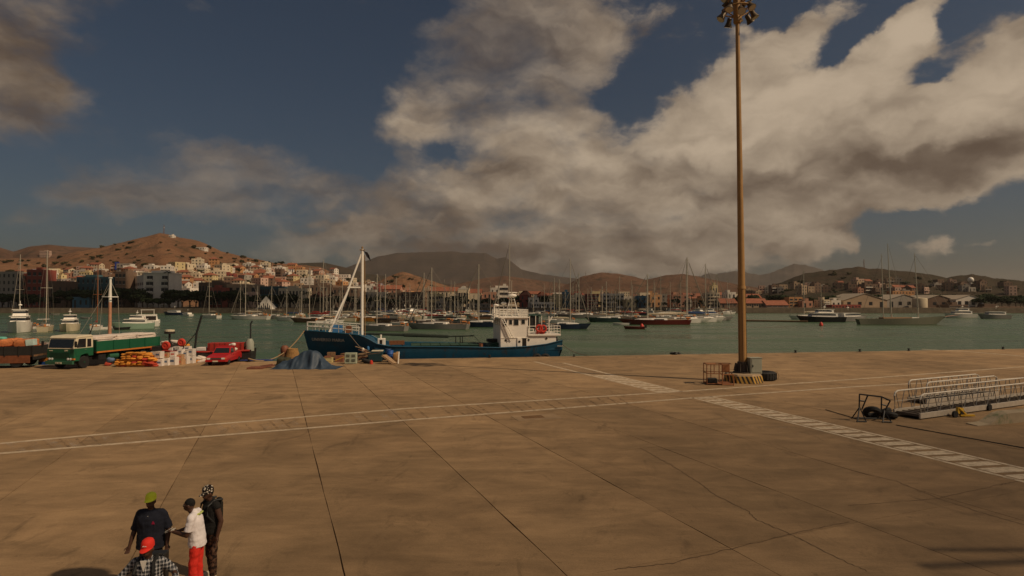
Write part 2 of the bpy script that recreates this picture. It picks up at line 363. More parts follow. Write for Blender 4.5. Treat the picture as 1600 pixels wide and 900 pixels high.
for i in range(len(us) - 1):
    for j in range(len(vs_) - 1):
        ju = .012; jv = .006
        poly = [U * us[i] + V * vs_[j], U * us[i + 1] + V * vs_[j], U * us[i + 1] + V * vs_[j + 1], U * us[i] + V * vs_[j + 1]]
        c = sum(poly, Vector()) / 4
        poly = clip(poly, E1 - EN * (COPE + .01), EN)
        if len(poly) < 3: continue
        if max(p.y for p in poly) < 5: continue
        ra = [poly[k] for k in range(len(poly))]
        cc = sum(ra, Vector()) / len(ra)
        # wiggly worn edges on the long joints
        def inset(p):
            du = (p - cc).dot(U); dv = (p - cc).dot(V)
            return p - U * (ju if du > 0 else -ju) - V * (jv if dv > 0 else -jv)
        outl = []
        for k in range(len(ra)):
            p, q = inset(ra[k]), inset(ra[(k + 1) % len(ra)])
            nseg = 8 if abs((q - p).dot(V)) > 5 else 1
            for s_ in range(nseg):
                e = p.lerp(q, s_ / nseg)
                if nseg > 1 and s_: e = e + U * rs.uniform(-.012, .012)
                outl.append(e)
        m = MB(); dz = rs.uniform(-.0015, .0015); n = len(outl)
        top = [(p.x - cc.x, p.y - cc.y, dz) for p in outl]; bot = [(p.x - cc.x, p.y - cc.y, -.06) for p in outl]
        m.add(top + bot, [tuple(range(n))] + [(k, n + k, n + (k + 1) % n, (k + 1) % n) for k in range(n)])
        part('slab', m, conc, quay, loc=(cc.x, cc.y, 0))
# cracks: thin dark sheets of tar poured in the crack
def ribbon(pts, wd, z, mats, name, jit=0.0, parent=None):
    m = MB(); vs = []
    for k, p in enumerate(pts):
        d = (pts[min(k + 1, len(pts) - 1)] - pts[max(k - 1, 0)]); d.z = 0; d.normalize(); s_ = Vector((-d.y, d.x, 0)); o = s_ * rs.uniform(-jit, jit); wdd = wd * (rs.uniform(.5, 1.3) if jit else 1)
        vs += [p + o + s_ * wdd / 2, p + o - s_ * wdd / 2]
    vs = [(p.x, p.y, z) for p in vs]
    m.add(vs, [(2 * k, 2 * k + 1, 2 * k + 3, 2 * k + 2) for k in range(len(pts) - 1)])
    o = link(name, m.mesh(name, mats), parent)
    return o
def fine(px, n=30):
    pts = [G(*p) for p in px]; out = []
    for a, b in zip(pts, pts[1:]):
        for k in range(n): out.append(a.lerp(b, k / n))
    return out + [pts[-1]]
for pp in ([(1000, 700), (1040, 722), (1078, 745), (1120, 775), (1168, 798), (1182, 812), (1240, 837), (1300, 868), (1355, 893)], [(1330, 735), (1400, 752), (1466, 779), (1530, 800), (1600, 820)], [(960, 890), (1050, 880), (1140, 858), (1235, 835), (1325, 815)], [(1325, 790), (1466, 779), (1560, 758), (1590, 752)]):
    struct(ribbon(fine(pp, 12), .022, .0055, joint_m, 'crack', .03))
# coping beam along the edge
cope_m = concrete('coping_concrete', (.30, .20, .115), .06)
s = -60
while s < 110:
    L_ = 6.0; m = MB(); m.box((0, 0, -.2), (L_ - .03, COPE, .43)); c = edge_at(s + L_ / 2) - EN * COPE / 2
    part('coping_block', m, cope_m, quay, bevel=.03, loc=(c.x, c.y, 0), rz=math.atan2(ED.y, ED.x)); s += L_
# painted lines: worn paint with holes in it
def paint(name, col, wear, scale, lo=.04):
    m = bpy.data.materials.new(name); m.use_nodes = True; t = m.node_tree; ns = t.nodes; lk = t.links; b = ns['Principled BSDF']; b.inputs['Base Color'].default_value = (*col, 1); b.inputs['Roughness'].default_value = .8
    ge = ns.new('ShaderNodeNewGeometry'); n = ns.new('ShaderNodeTexNoise'); n.inputs['Scale'].default_value = scale; n.inputs['Detail'].default_value = 9; n.inputs['Roughness'].default_value = .75; lk.new(ge.outputs['Position'], n.inputs['Vector'])
    r = ns.new('ShaderNodeMapRange'); lk.new(n.outputs['Fac'], r.inputs[0]); r.inputs[1].default_value = wear - .12; r.inputs[2].default_value = wear + .12; r.inputs[3].default_value = lo; r.inputs[4].default_value = .92
    lk.new(r.outputs[0], b.inputs['Alpha']); return m
pw = paint('worn_white_paint', (.64, .52, .37), .43, 3.0, .3); pf = paint('faded_white_paint', (.58, .46, .32), .46, 2.6, .42); pvf = paint('ghost_paint', (.46, .36, .26), .62, 1.3)
pd = paint('dark_tyre_smear', (.15, .098, .058), .60, 2.5)
def road_mark(o): o['kind'] = 'structure'; return o
L1p = [(-40, 697), (0, 693), (320, 664), (640, 638), (850, 625), (1060, 612), (1330, 593), (1640, 570)]
L2p = [(-40, 711), (20, 707), (320, 682), (640, 656), (850, 640), (1080, 622), (1340, 604), (1640, 588)]
road_mark(ribbon(fine(L1p, 6), .27, .004, pf, 'road_line')); road_mark(ribbon(fine(L2p, 6), .27, .004, pf, 'road_line'))
def rungs(pa, pb, n, wdt, mtl, name, skip=0, t0=0., t1=1., inset=.12):
    a0_, a1_ = G(*pa[0]), G(*pa[1]); c0, c1 = G(*pb[0]), G(*pb[1]); m = MB()
    for k in range(n):
        t = t0 + (t1 - t0) * (k + .5) / n
        if rs.random() < skip: continue
        p = a0_.lerp(a1_, t); q = c0.lerp(c1, t); d = (q - p).normalized(); dd = (a1_ - a0_).normalized() * wdt / 2
        p = p + d * inset; q = q - d * inset
        vs = [p - dd, p + dd, q + dd, q - dd]; m.add([(x.x, x.y, .004) for x in vs], [(0, 1, 2, 3)])
    o = link(name, m.mesh(name, mtl)); return road_mark(o)
def bars_u(pa, pb, n, wdt, mtl, t0=0., t1=1.):
    a0_, a1_ = G(*pa[0]), G(*pa[1]); c0, c1 = G(*pb[0]), G(*pb[1]); dl = (a1_ - a0_).normalized(); Ud = Vector((math.cos(A - .22), math.sin(A - .22), 0)); cn = Vector((-(c1 - c0).y, (c1 - c0).x, 0)).normalized(); m = MB()
    for k in range(n):
        p = a0_.lerp(a1_, t0 + (t1 - t0) * (k + .5) / n); L_ = (c0 - p).dot(cn) / Ud.dot(cn); i_ = .17 if mtl == pw else .25
        w2 = wdt / 2 * rs.uniform(.85, 1.1); P = [p - dl * w2 + Ud * i_, p + dl * w2 + Ud * i_, p + dl * w2 + Ud * (L_ - i_), p - dl * w2 + Ud * (L_ - i_)]
        m.add([(q.x, q.y, .004) for q in P], [(0, 1, 2, 3)])
    return road_mark(link('crossing_bar', m.mesh('crossing_bar', mtl)))
la, lb = ((1080, 621), (1640, 763)), ((1108, 619), (1640, 741))
road_mark(ribbon(fine(la, 20), .17, .004, pw, 'crossing_line')); road_mark(ribbon(fine(lb, 20), .17, .004, pw, 'crossing_line'))
bars_u(la, lb, 23, .50, pw)
fa, fb = ((1030, 613), (835, 565)), ((1065, 612), (880, 567))
road_mark(ribbon(fine(fa, 20), .3, .004, pf, 'crossing_line')); road_mark(ribbon(fine(fb, 20), .3, .004, pf, 'crossing_line'))
bars_u(fa, fb, 11, .5, pw, 0, .45); bars_u(fa, fb, 13, .45, pvf, .45, 1)
rungs(((20, 707), (640, 656)), ((0, 693), (620, 640)), 26, .30, pvf, 'crossing_bar', .2); rungs(((640, 656), (990, 631)), ((620, 640), (970, 618)), 20, .14, pd, 'tyre_smear', .3)
rungs(((20, 707), (640, 656)), ((0, 693), (620, 640)), 30, .10, pd, 'tyre_smear', .5)
road_mark(ribbon(fine([(1440, 545.6), (1520, 550), (1640, 560)], 8), .45, .004, pf, 'road_line'))
road_mark(ribbon(fine([(1130, 655), (1180, 667), (1245, 668)], 8), .10, .004, pvf, 'road_line'))
# patched drain cover
dc = thing('drain_cover', 'rusty square steel drain cover in a pale concrete patch below the long painted lines', 'drain cover', G(833, 652), A - .1)
part('surround', MB().box((.15, -.05, .004), (2.1, 1.25, .012)), concrete('patch_concrete', (.31, .21, .12), 0), dc)
part('plate', MB().box((0, .05, .014), (.95, .55, .012)), mat('rust_plate', (.16, .085, .035), .8, var=.35, scale=9), dc)

# ------------------------------------------------------------------ water, far land, hills
wm = bpy.data.materials.new('harbour_water'); wm.use_nodes = True; t = wm.node_tree; ns = t.nodes; lk = t.links; b = ns['Principled BSDF']
b.inputs['Base Color'].default_value = (.060, .105, .052, 1); b.inputs['Roughness'].default_value = .22; b.inputs['IOR'].default_value = 1.33; b.inputs['Specular IOR Level'].default_value = .42
ge = ns.new('ShaderNodeNewGeometry')
def wv(scale, st, det, rot):
    mp = ns.new('ShaderNodeMapping'); lk.new(ge.outputs['Position'], mp.inputs[0]); mp.inputs['Scale'].default_value = st; mp.inputs['Rotation'].default_value = (0, 0, rot)
    n = ns.new('ShaderNodeTexNoise'); n.inputs['Scale'].default_value = scale; n.inputs['Detail'].default_value = det; n.inputs['Roughness'].default_value = .6; lk.new(mp.outputs[0], n.inputs['Vector']); return n.outputs['Fac']
n1 = wv(.9, (1, 1.7, 1), 5, .35); n2 = wv(.22, (1, 2.2, 1), 3, -.2); ad = ns.new('ShaderNodeMath'); ad.operation = 'MULTIPLY_ADD'; lk.new(n2, ad.inputs[0]); ad.inputs[1].default_value = 2.2; lk.new(n1, ad.inputs[2])
bp = ns.new('ShaderNodeBump'); bp.inputs['Strength'].default_value = .75; bp.inputs['Distance'].default_value = .3; lk.new(ad.outputs[0], bp.inputs['Height']); lk.new(bp.outputs[0], b.inputs['Normal'])
pt = wv(.02, (1, 3.5, 1), 4, .1); r = ns.new('ShaderNodeMapRange'); lk.new(pt, r.inputs[0]); r.inputs[1].default_value = .38; r.inputs[2].default_value = .62; r.inputs[3].default_value = .10; r.inputs[4].default_value = .36; lk.new(r.outputs[0], b.inputs['Roughness'])
WZ = -2.0
m = MB(); m.add([(-1500, -150, WZ), (1500, -150, WZ), (1500, 420, WZ), (-1500, 420, WZ)], [(0, 1, 2, 3)]); struct(link('water', m.mesh('water', wm)))

def hillmat(name, c1, c2, c3, sc1=.012, sc2=.06):
    m = bpy.data.materials.new(name); m.use_nodes = True; t = m.node_tree; ns = t.nodes; lk = t.links; b = ns['Principled BSDF']; b.inputs['Roughness'].default_value = .95; b.inputs['Specular IOR Level'].default_value = .1
    ge = ns.new('ShaderNodeNewGeometry')
    def nz(s, d, st=(1, 1, 1)):
        mp = ns.new('ShaderNodeMapping'); lk.new(ge.outputs['Position'], mp.inputs[0]); mp.inputs['Scale'].default_value = st
        n = ns.new('ShaderNodeTexNoise'); n.inputs['Scale'].default_value = s; n.inputs['Detail'].default_value = d; n.inputs['Roughness'].default_value = .65; lk.new(mp.outputs[0], n.inputs['Vector']); return n.outputs['Fac']
    def mx(f, lo, hi, a, bb):
        r = ns.new('ShaderNodeMapRange'); lk.new(f, r.inputs[0]); r.inputs[1].default_value = lo; r.inputs[2].default_value = hi
        q = ns.new('ShaderNodeMix'); q.data_type = 'RGBA'; lk.new(r.outputs[0], q.inputs[0])
        for k, v in ((6, a), (7, bb)):
            if isinstance(v, tuple): q.inputs[k].default_value = (*v, 1)
            else: lk.new(v, q.inputs[k])
        return q.outputs[2]
    c = mx(nz(sc1, 8, (1, 1, 2.5)), .4, .62, c1, c2); c = mx(nz(sc2, 7), .52, .66, c, c3); lk.new(c, b.inputs['Base Color'])
    bp = ns.new('ShaderNodeBump'); bp.inputs['Strength'].default_value = .8; bp.inputs['Distance'].default_value = 6; lk.new(nz(.05, 8), bp.inputs['Height']); lk.new(bp.outputs[0], b.inputs['Normal'])
    return m
h_brown = hillmat('dry_hillside', (.235, .125, .068), (.17, .088, .048), (.08, .058, .034))
h_dark = hillmat('scrub_hillside', (.060, .042, .027), (.042, .034, .021), (.030, .031, .017))
h_far = hillmat('mountain_rock', (.075, .055, .042), (.055, .042, .033), (.045, .036, .028), .002, .01)
h_mid = hillmat('bare_hillside', (.14, .078, .048), (.10, .055, .035), (.055, .04, .025), .008, .04)
land_m = hillmat('town_ground', (.10, .07, .045), (.14, .10, .065), (.05, .05, .03), .03, .1)
SHORE = 352
m = MB(); m.add([(-9000, SHORE, 1), (9000, SHORE, 1), (9000, 11500, 1), (-9000, 11500, 1), (-9000, SHORE, -6), (9000, SHORE, -6)], [(0, 1, 2, 3), (4, 5, 1, 0)]); LAND = m
struct(link('land', m.mesh('land', land_m)))
TRI = [[Vector(v) for v in m.v], [f for f in m.f]]
def ridge(name, pr, yf, yc, yb, mtl, p=1.15, amp=.06, nx=150, ny=26, zf=.5, jag=0, ns_=.01):
    x0, x1 = pr[0][0], pr[-1][0]; mb = MB(); vs = []; rows = ny + 10
    for j in range(rows + 1):
        t = j / ny
        for i in range(nx + 1):
            px = lerp(x0, x1, i / nx); py = prof(pr, px) + jag * noise.fractal(Vector((px * .06, 3.1, yc * .01)), 1, 2, 5)
            if t <= 1: Y = lerp(yf, yc, t); hc = (470 - py) / F * yc + H
            else: Y = lerp(yc, yb, (t - 1) * ny / 10); hc = (470 - py) / F * yc + H
            X = (px - 800) / F * Y
            hc = max(hc, zf)
            z = lerp(zf, hc, t ** p) if t <= 1 else lerp(hc, zf - 2, smooth((t - 1) * ny / 10))
            edge = min(1, t * 6) * (1 - smooth((t - .85) / .15) if t <= 1 else 0)
            z += noise.fractal(Vector((X * ns_, Y * ns_, .3)), 1, 2, 6) * amp * (hc - zf) * edge
            if t == 0: z = zf - 1.5
            vs.append((X, Y, z))
    w_ = nx + 1
    mb.add(vs, [(j * w_ + i, j * w_ + i + 1, (j + 1) * w_ + i + 1, (j + 1) * w_ + i) for j in range(rows) for i in range(nx)])
    o = link(name, mb.mesh(name, mtl, flat=False, fixn=False)); struct(o)
    b = len(TRI[0]); TRI[0].extend(Vector(v) for v in mb.v); TRI[1].extend(tuple(b + q for q in f) for f in mb.f)
    return o
crestA = [(-330, 430), (-200, 415), (-60, 408), (0, 404), (40, 404), (85, 403), (105, 396), (125, 392), (150, 388), (200, 376), (225, 370), (250, 363.5), (262, 366), (280, 371), (300, 374), (320, 380), (345, 393), (372, 399), (400, 405), (430, 411), (455, 413), (500, 417), (525, 428), (560, 441), (600, 452), (640, 462), (680, 469)]
ridge('hill', crestA, 430, 900, 1350, h_brown, 1.05, .10, nx=220, jag=.8)
ridge('hill', [(-260, 385), (-80, 382), (0, 387), (20, 393), (45, 385), (75, 382), (105, 385), (160, 388), (260, 400), (330, 425)], 1300, 1800, 2500, h_mid, 1.1, .1)
ridge('hill', [(540, 465), (590, 440), (612, 430), (629, 424), (645, 429), (660, 434), (700, 447), (740, 458), (790, 468)], 760, 1000, 1300, h_brown, 1.2, .16, jag=1)
ridge('hill', [(380, 432), (430, 416), (470, 411), (505, 410), (540, 418), (575, 428), (640, 436), (760, 452)], 1900, 2500, 3200, h_dark, 1.1, .08)
ridge('mountain', [(470, 440), (520, 425), (560, 411), (590, 401), (620, 395), (700, 393), (760, 396), (776, 404), (790, 402), (800, 409), (815, 421), (850, 429), (900, 435), (980, 445), (1100, 460)], 3300, 4600, 6000, h_far, 1.3, .10, jag=1.0, ns_=.002)
ridge('hill', [(600, 462), (700, 446), (760, 434), (790, 431), (850, 439), (910, 447), (980, 460)], 1900, 2300, 3000, h_mid, 1.1, .12, ns_=.004)
ridge('hill', [(820, 460), (880, 447), (910, 432), (940, 425.5), (970, 428), (1010, 437), (1040, 430), (1070, 428), (1110, 436), (1150, 444), (1200, 452), (1260, 462)], 1100, 1500, 2000, h_mid, 1.1, .10, jag=.8, ns_=.006)
ridge('mountain', [(1040, 440), (1100, 429), (1130, 426), (1160, 424), (1190, 430), (1205, 425), (1225, 417), (1245, 413), (1275, 417), (1290, 424), (1310, 432), (1400, 450)], 5000, 6200, 7600, h_far, 1.2, .12, jag=3.2, ns_=.002)
ridge('hill', [(1150, 462), (1190, 452), (1220, 441), (1260, 427), (1300, 421), (1340, 417), (1360, 419), (1400, 422), (1440, 427), (1480, 434), (1500, 430), (1520, 428), (1545, 434), (1570, 436), (1600, 439), (1700, 442), (1900, 450)], 500, 880, 1300, h_dark, 1.1, .09, nx=200, jag=1.6)
BV = BVHTree.FromPolygons(TRI[0], TRI[1])
def hit(px, py):
    r = ray(px, py).normalized(); q = BV.ray_cast(Vector((0, 0, H)), r)
    return q[0]
def ground_z(x, y):
    q = BV.ray_cast(Vector((x, y, 2000)), Vector((0, 0, -1))); return q[0].z if q[0] else 1.0
# sea wall
sw = mat('sea_wall_stone', (.15, .115, .08), .9, var=.3, scale=.4)
m = MB(); m.box((0, SHORE - .4, -.8), (1500, 1.2, 3.8))
o = struct(link('sea_wall', m.mesh('sea_wall', sw)))
# ------------------------------------------------------------------ helpers to measure things on their own planes
class Frame:
    def __init__(s, loc, rz): s.o = Vector(loc); s.rz = rz; s.x = Vector((math.cos(rz), math.sin(rz), 0)); s.y = Vector((-math.sin(rz), math.cos(rz), 0))
    def s(s, px, py, yl):      # on the plane y=yl -> local x, z
        r = ray(px, py); c = Vector((0, 0, H)); t = ((s.o + s.y * yl - c).dot(s.y)) / r.dot(s.y); p = c + r * t - s.o
        return p.dot(s.x), p.z
    def f(s, px, py, xl):      # on the plane x=xl -> local y, z
        r = ray(px, py); c = Vector((0, 0, H)); t = ((s.o + s.x * xl - c).dot(s.x)) / r.dot(s.x); p = c + r * t - s.o
        return p.dot(s.y), p.z
def textmesh(txt, size, name, m, parent, M_, ext=.01):
    cu = bpy.data.curves.new('t', 'FONT'); cu.body = txt; cu.size = size; cu.extrude = ext; cu.align_x = 'CENTER'; cu.align_y = 'CENTER'; cu.resolution_u = 2
    ob = bpy.data.objects.new('t', cu); COL.objects.link(ob); bpy.context.view_layer.update()
    me = bpy.data.meshes.new_from_object(ob.evaluated_get(bpy.context.evaluated_depsgraph_get())); bpy.data.objects.remove(ob); bpy.data.curves.remove(cu)
    me.transform(M_); me.materials.clear(); me.materials.append(m); return link(name, me, parent)

# ------------------------------------------------------------------ the blue coaster alongside
HB = 3.0
so = edge_at(0) + EN * 0
k0 = G(880, 557); shead = -ED
srz = math.atan2(shead.y, shead.x)
sloc = Vector((k0.x, k0.y, 0)) + EN * (HB + .9); sloc.z = WZ
ship = thing('coaster', 'blue hulled coaster with white wheelhouse and white mast moored along the quay', 'ship', sloc, srz)
fr = Frame(sloc, srz)
SX = lambda px, py: fr.s(px, py, HB)          # port side faces the quay
bowx = SX(465, 519)[0]; sternx = SX(880, 535)[0]
LS = bowx - sternx
sheer_pts = sorted([SX(*p) for p in ((465, 518.5), (500, 519.5), (535, 521.5), (560, 523.5), (575, 529), (588, 537), (610, 541), (700, 541.5), (782, 543), (825, 541), (855, 537.5), (880, 531.5))])
def sheer(x): return prof(sheer_pts, x)
blue = mat('ship_blue_paint', (.012, .075, .135), .45, var=.16, scale=1.5, dirt=.38, dcol=(.055, .038, .026), dscale=1.3)
deckgreen = mat('deck_green_paint', (.03, .07, .045), .8, var=.35, dirt=.35, dcol=(.06, .035, .02))
def halfb(t, top):             # t 0 stern .. 1 bow
    b = HB * (.92 + .08 * smooth(t / .2)) if t < .62 else HB * (1 - ((t - .62) / .38) ** (2.6 if top else 1.5))
    if not top: b *= .88
    return max(b, .04)
rings = []; NS = 46
for i in range(NS + 1):
    t = i / NS; x = sternx + LS * t; z = sheer(x)
    rk = lambda q: -1.35 * max(0, (t - .8) / .2) ** 1.5 * (1 - q)      # raked stem
    rs_ = lambda q: .75 * max(0, 1 - t / .12) * (1 - q)
    pts = []
    for q, kk in ((0, .0), (.08, .55), (.3, .88), (.5, .95), (.72, None), (1, None)):
        zz = lerp(-.6, z, q)
        wl = halfb(t, False); tp = halfb(t, True)
        y = wl * kk if kk is not None else lerp(wl, tp, (q - .5) / .5)
        pts.append((x + rk(q) + rs_(q), y, zz))
    dz = min(z - .08, 2.55 if x < SX(583, 530)[0] else z - .12)
    inn = max(halfb(t, True) - .1, .02)
    pts += [(x, inn, z), (x, inn, dz), (x, 0, dz + .04)]
    rings.append(pts + [(p[0], -p[1], p[2]) for p in pts[::-1]])
m = MB(); m.loft(rings, closed=True, caps=True)
part('hull', m, blue, ship, smooth_=True)
# rubbing strake and boot line
m = MB(); m.path([(sternx + LS * i / NS, halfb(i / NS, True) + .02, sheer(sternx + LS * i / NS) - .02) for i in range(NS)], .06, 5); m.path([(sternx + LS * i / NS, -halfb(i / NS, True) - .02, sheer(sternx + LS * i / NS) - .02) for i in range(NS)], .06, 5)
part('rubbing_strake', m, blue, ship, smooth_=True)
def bxs(name, pxa, pxb, pytop, pybot, y0, y1, mtl, par=ship, pyr=None, bev=.03, label=None):
    xa = SX(pxa, pybot)[0]; xb = SX(pxb, pybot)[0]; zt = fr.s(pxa, pytop, y1)[1]; zb = SX(pxa, pybot)[1]
    m = MB(); m.bx(xa, xb, y0, y1, zb, zt); return part(name, m, mtl, par, bevel=bev, label=label), (xa, xb, zb, zt)
WY = 2.45
W = lambda px, py, y=WY: fr.s(px, py, y)
xa = W(782, 520)[0]; xb = W(825, 520)[0]; zt = W(800, 497)[1]; zb = 2.3; zmid = W(800, 528)[1]
m = MB(); m.bx(xb, xa, -WY, WY, zb, zt)
wh = part('wheelhouse', m, white, ship, bevel=.04)
m = MB(); m.bx(xb - .1, xa + .25, -WY - .15, WY + .15, zt, zt + .09); part('roof', m, white, wh, bevel=.02)
xc = W(869, 520)[0]; zl = W(845, 523)[1]
m = MB(); m.bx(xc, xb, -WY + .05, WY - .03, zb, zl - .1); part('deckhouse', m, white, ship, bevel=.03)
m = MB(); m.bx(xc - .45, xb + .002, -WY - .1, WY + .12, zl - .1, zl + .06); part('boat_deck', m, white, ship, bevel=.02)
m = MB(); m.box(((xa + xb) / 2, WY + .015, zmid), (xa - xb, .05, .06)); part('rubbing_band', m, white, wh)
frm = mat('window_frame_white', (.6, .55, .47), .5)
for (p0, p1, q0, q1) in ((786, 792, 499.5, 509.5), (795.5, 800, 500, 507), (803, 810, 499, 508), (815, 820, 499.5, 506)):
    x0, z1 = W(p1, q0); x1, z0 = W(p0, q1)
    m = MB(); m.bx(x0 - .04, x1 + .04, WY + .0, WY + .03, z0 - .04, z1 + .04); wf = part('window', m, frm, wh, bevel=0)
    m = MB(); m.bx(x0, x1, WY + .01, WY + .04, z0, z1); part('pane', m, glass, wf)
for k in range(4):
    y = -1.75 + k * 1.17; z1 = W(790, 499.5)[1]; z0 = W(790, 508)[1]
    m = MB(); m.bx(xa - .01, xa + .03, y - .38, y + .38, z0 - .05, z1 + .05); wf = part('window', m, frm, wh)
    m = MB(); m.bx(xa, xa + .04, y - .33, y + .33, z0, z1); part('pane', m, glass, wf)
for p in (790, 826, 854):
    x, z = W(p, 532 if p == 790 else (531 if p == 826 else 528.5)); m = MB(); m.lathe([(.13, 0), (.13, .03), (.09, .03), (.09, .0)], 14, (x, WY - .02, z), (0, 1, 0)); pf_ = part('porthole', m, frm, ship)
    m = MB(); m.lathe([(.1, 0), (.1, .035)], 14, (x, WY - .01, z), (0, 1, 0)); part('pane', m, glass, pf_)
x0 = W(822.5, 530)[0]; x1 = W(816, 530)[0]; z1 = W(818, 528)[1]
m = MB(); m.bx(x0, x1, WY - .05, WY + .012, 2.5, z1); part('doorway', m, mat('dark_interior', (.02, .015, .012), .9), ship)
x0 = W(814.5, 530)[0]; x1 = W(808, 530)[0]
m = MB(); m.bx(x0, x1, WY + .03, WY + .09, 2.5, z1); d_ = part('door', m, white, ship, bevel=.02)
m = MB(); m.lathe([(.12, 0), (.12, .02)], 12, ((x0 + x1) / 2, WY + .09, z1 - .35), (0, 1, 0)); part('door_port', m, glass, d_)
# fold-down ladder on the side
p0 = W(783, 498, WY + .15); p1 = W(798.5, 528, WY + .15); pm_ = W(791, 512, WY + .15)
m = MB(); m.tube((p0[0], WY + .15, p0[1]), (p1[0], WY + .25, p1[1]), .045, n=5); m.tube((p0[0] - .25, WY + .15, p0[1]), (p1[0] - .25, WY + .25, p1[1]), .045, n=5)
for k in range(9):
    t = k / 8; m.tube((lerp(p0[0], p1[0], t), WY + .2, lerp(p0[1], p1[1], t)), (lerp(p0[0], p1[0], t) - .25, WY + .2, lerp(p0[1], p1[1], t)), .025, n=4)
part('side_ladder', m, white_clean, ship)
# rails on the wheelhouse roof
def rail(pts, h, name, mtl, par, rows=(1.0, .55), r=.028, post=.9, y_post=True):
    m = MB(); P = [Vector(p) for p in pts]
    for a, b in zip(P, P[1:]):
        n = max(1, round((b - a).length / post))
        for f_ in rows: m.tube(a + Vector((0, 0, h * f_)), b + Vector((0, 0, h * f_)), r, n=5)
        for k in range(n + 1): p = a.lerp(b, k / n); m.tube(p, p + Vector((0, 0, h)), r, n=5)
    return part(name, m, mtl, par)
zr = zt + .09; hr = W(800, 484, WY)[1] - zr
rail([(xb, WY, zr), (xa + .1, WY, zr), (xa + .1, -WY, zr), (xb, -WY, zr), (xb, WY, zr)], hr, 'roof_rail', white_clean, ship, (1, .66, .33), .03, .42)
rail([(xb, WY + .05, zl + .06), (xc - .4, WY + .05, zl + .06), (xc - .4, -WY, zl + .06), (xb, -WY, zl + .06)], .78, 'boat_deck_rail', white_clean, ship, (1, .66, .33), .03, 1.2)
# radar mast on the roof
xm = W(800, 495, 0)[0]; ztm = W(801, 462, 0)[1]
m = MB()
for sx2, sy2 in ((-.75, 0), (.75, 0), (0, -.5)): m.tube((xm + sx2 * .9, sy2, zr), (xm + sx2 * .25, sy2 * .3, ztm - .2), .055, .04, 6)
for q in (.3, .55, .8): m.tube((xm - .7 * (1 - q * .72), 0, lerp(zr, ztm, q)), (xm + .7 * (1 - q * .72), 0, lerp(zr, ztm, q)), .03, n=5)
rm = part('radar_mast', m, white_clean, ship)
m = MB(); m.lathe([(.1, -.2), (.42, -.12), (.5, 0), (.42, .12), (.1, .18)], 16, (xm, 0, ztm)); part('radar_dome', m, white_clean, rm, smooth_=True)
m = MB(); m.box((xm, 0, ztm + .32), (1.0, .12, .1)); m.tube((xm, 0, ztm), (xm, 0, ztm + .3), .05); part('radar_bar', m, white_clean, rm)
m = MB(); m.path([(xm + .1, .3, zr), (xm + .1, .3, W(803, 440, .3)[1]), (xm + .05, .3, W(803, 440, .3)[1] + .1)], .045, 6); part('whip_aerial', m, alu, ship)
m = MB(); m.tube((W(772, 487, 1.2)[0], 1.2, zr - .3), (W(772, 487, 1.2)[0], 1.2, zr + 1.1), .12, .05, 8); m.ell((W(775, 480, 1)[0], 1, W(775, 477, 1)[1]), (.3, .3, .12)); m.tube((W(775, 480, 1)[0], 1, zr), (W(775, 480, 1)[0], 1, W(775, 477, 1)[1]), .04); part('searchlight', m, white_clean, ship, smooth_=True)
m = MB(); m.ell((W(792, 475, 1)[0], -1, W(792, 474, -1)[1]), (.3, .3, .13)); m.tube((W(792, 475, 1)[0], -1, zr), (W(792, 475, 1)[0], -1, W(792, 474, -1)[1]), .04); part('satellite_dome', m, white_clean, ship, smooth_=True)
# awning, davits and stores on the boat deck
xw0, xw1 = W(848, 500)[0], W(829, 500)[0]; zaw = W(835, 493.5)[1]
m = MB(); m.box(((xw0 + xw1) / 2, .0, zaw), (xw1 - xw0, 3.9, .06)); m.path([(xw1 + .05, 1.95, zaw + .0), ((xw0 + xw1) / 2, 1.95, zaw + .16), (xw0, 1.95, zaw)], .05, 5)
part('awning', m, mat('green_canvas', (.035, .075, .06), .9, var=.3), ship)
m = MB(); m.box(((xw0 + xw1) / 2 + .1, 1.2, (zaw + zl) / 2 + .25), (xw1 - xw0 - .3, 1.3, zaw - zl - .6)); part('engine_casing', m, black, ship, bevel=.05)
m = MB()
for xx in (xw0, (xw0 + xw1) / 2, xw1):
    for yy in (1.95, -1.95): m = MB(); m.tube((xx, yy, zl), (xx, yy, zaw), .035, n=5); part('awning_post', m, white_clean, ship)
m = MB(); m.tube((W(859, 505)[0], 2.1, zl), (W(859, 505)[0], 2.1, W(859, 494)[1]), .05, n=6); m.tube((W(859, 502)[0], 2.1, W(859, 503)[1]), (W(864.5, 494)[0], 2.1, W(864.5, 494.5)[1]), .06, n=6); part('davit', m, white_clean, ship)
m = MB(); m.ell((W(853, 508)[0], .6, zl + .55), (.8, .9, .55), 12, 8); part('covered_stores', m, black, ship, smooth_=True)
for px_, py_ in ((842.5, 513), (848.5, 513.5)):
    x, z = W(px_, py_, WY + .12); m = MB(); m.torus((x, WY + .14, z), .30, .085, 20, 8, (0, 1, 0)); lb_ = part('lifebuoy', m, mat('lifebuoy_red', (.55, .045, .025), .6), ship, smooth_=True)
m = MB(); m.box((W(845, 517)[0], WY - .2, zl + .25), (.8, .35, .35)); part('red_locker', m, mat('lifebuoy_red', (.55, .045, .025), .6), ship, bevel=.03)
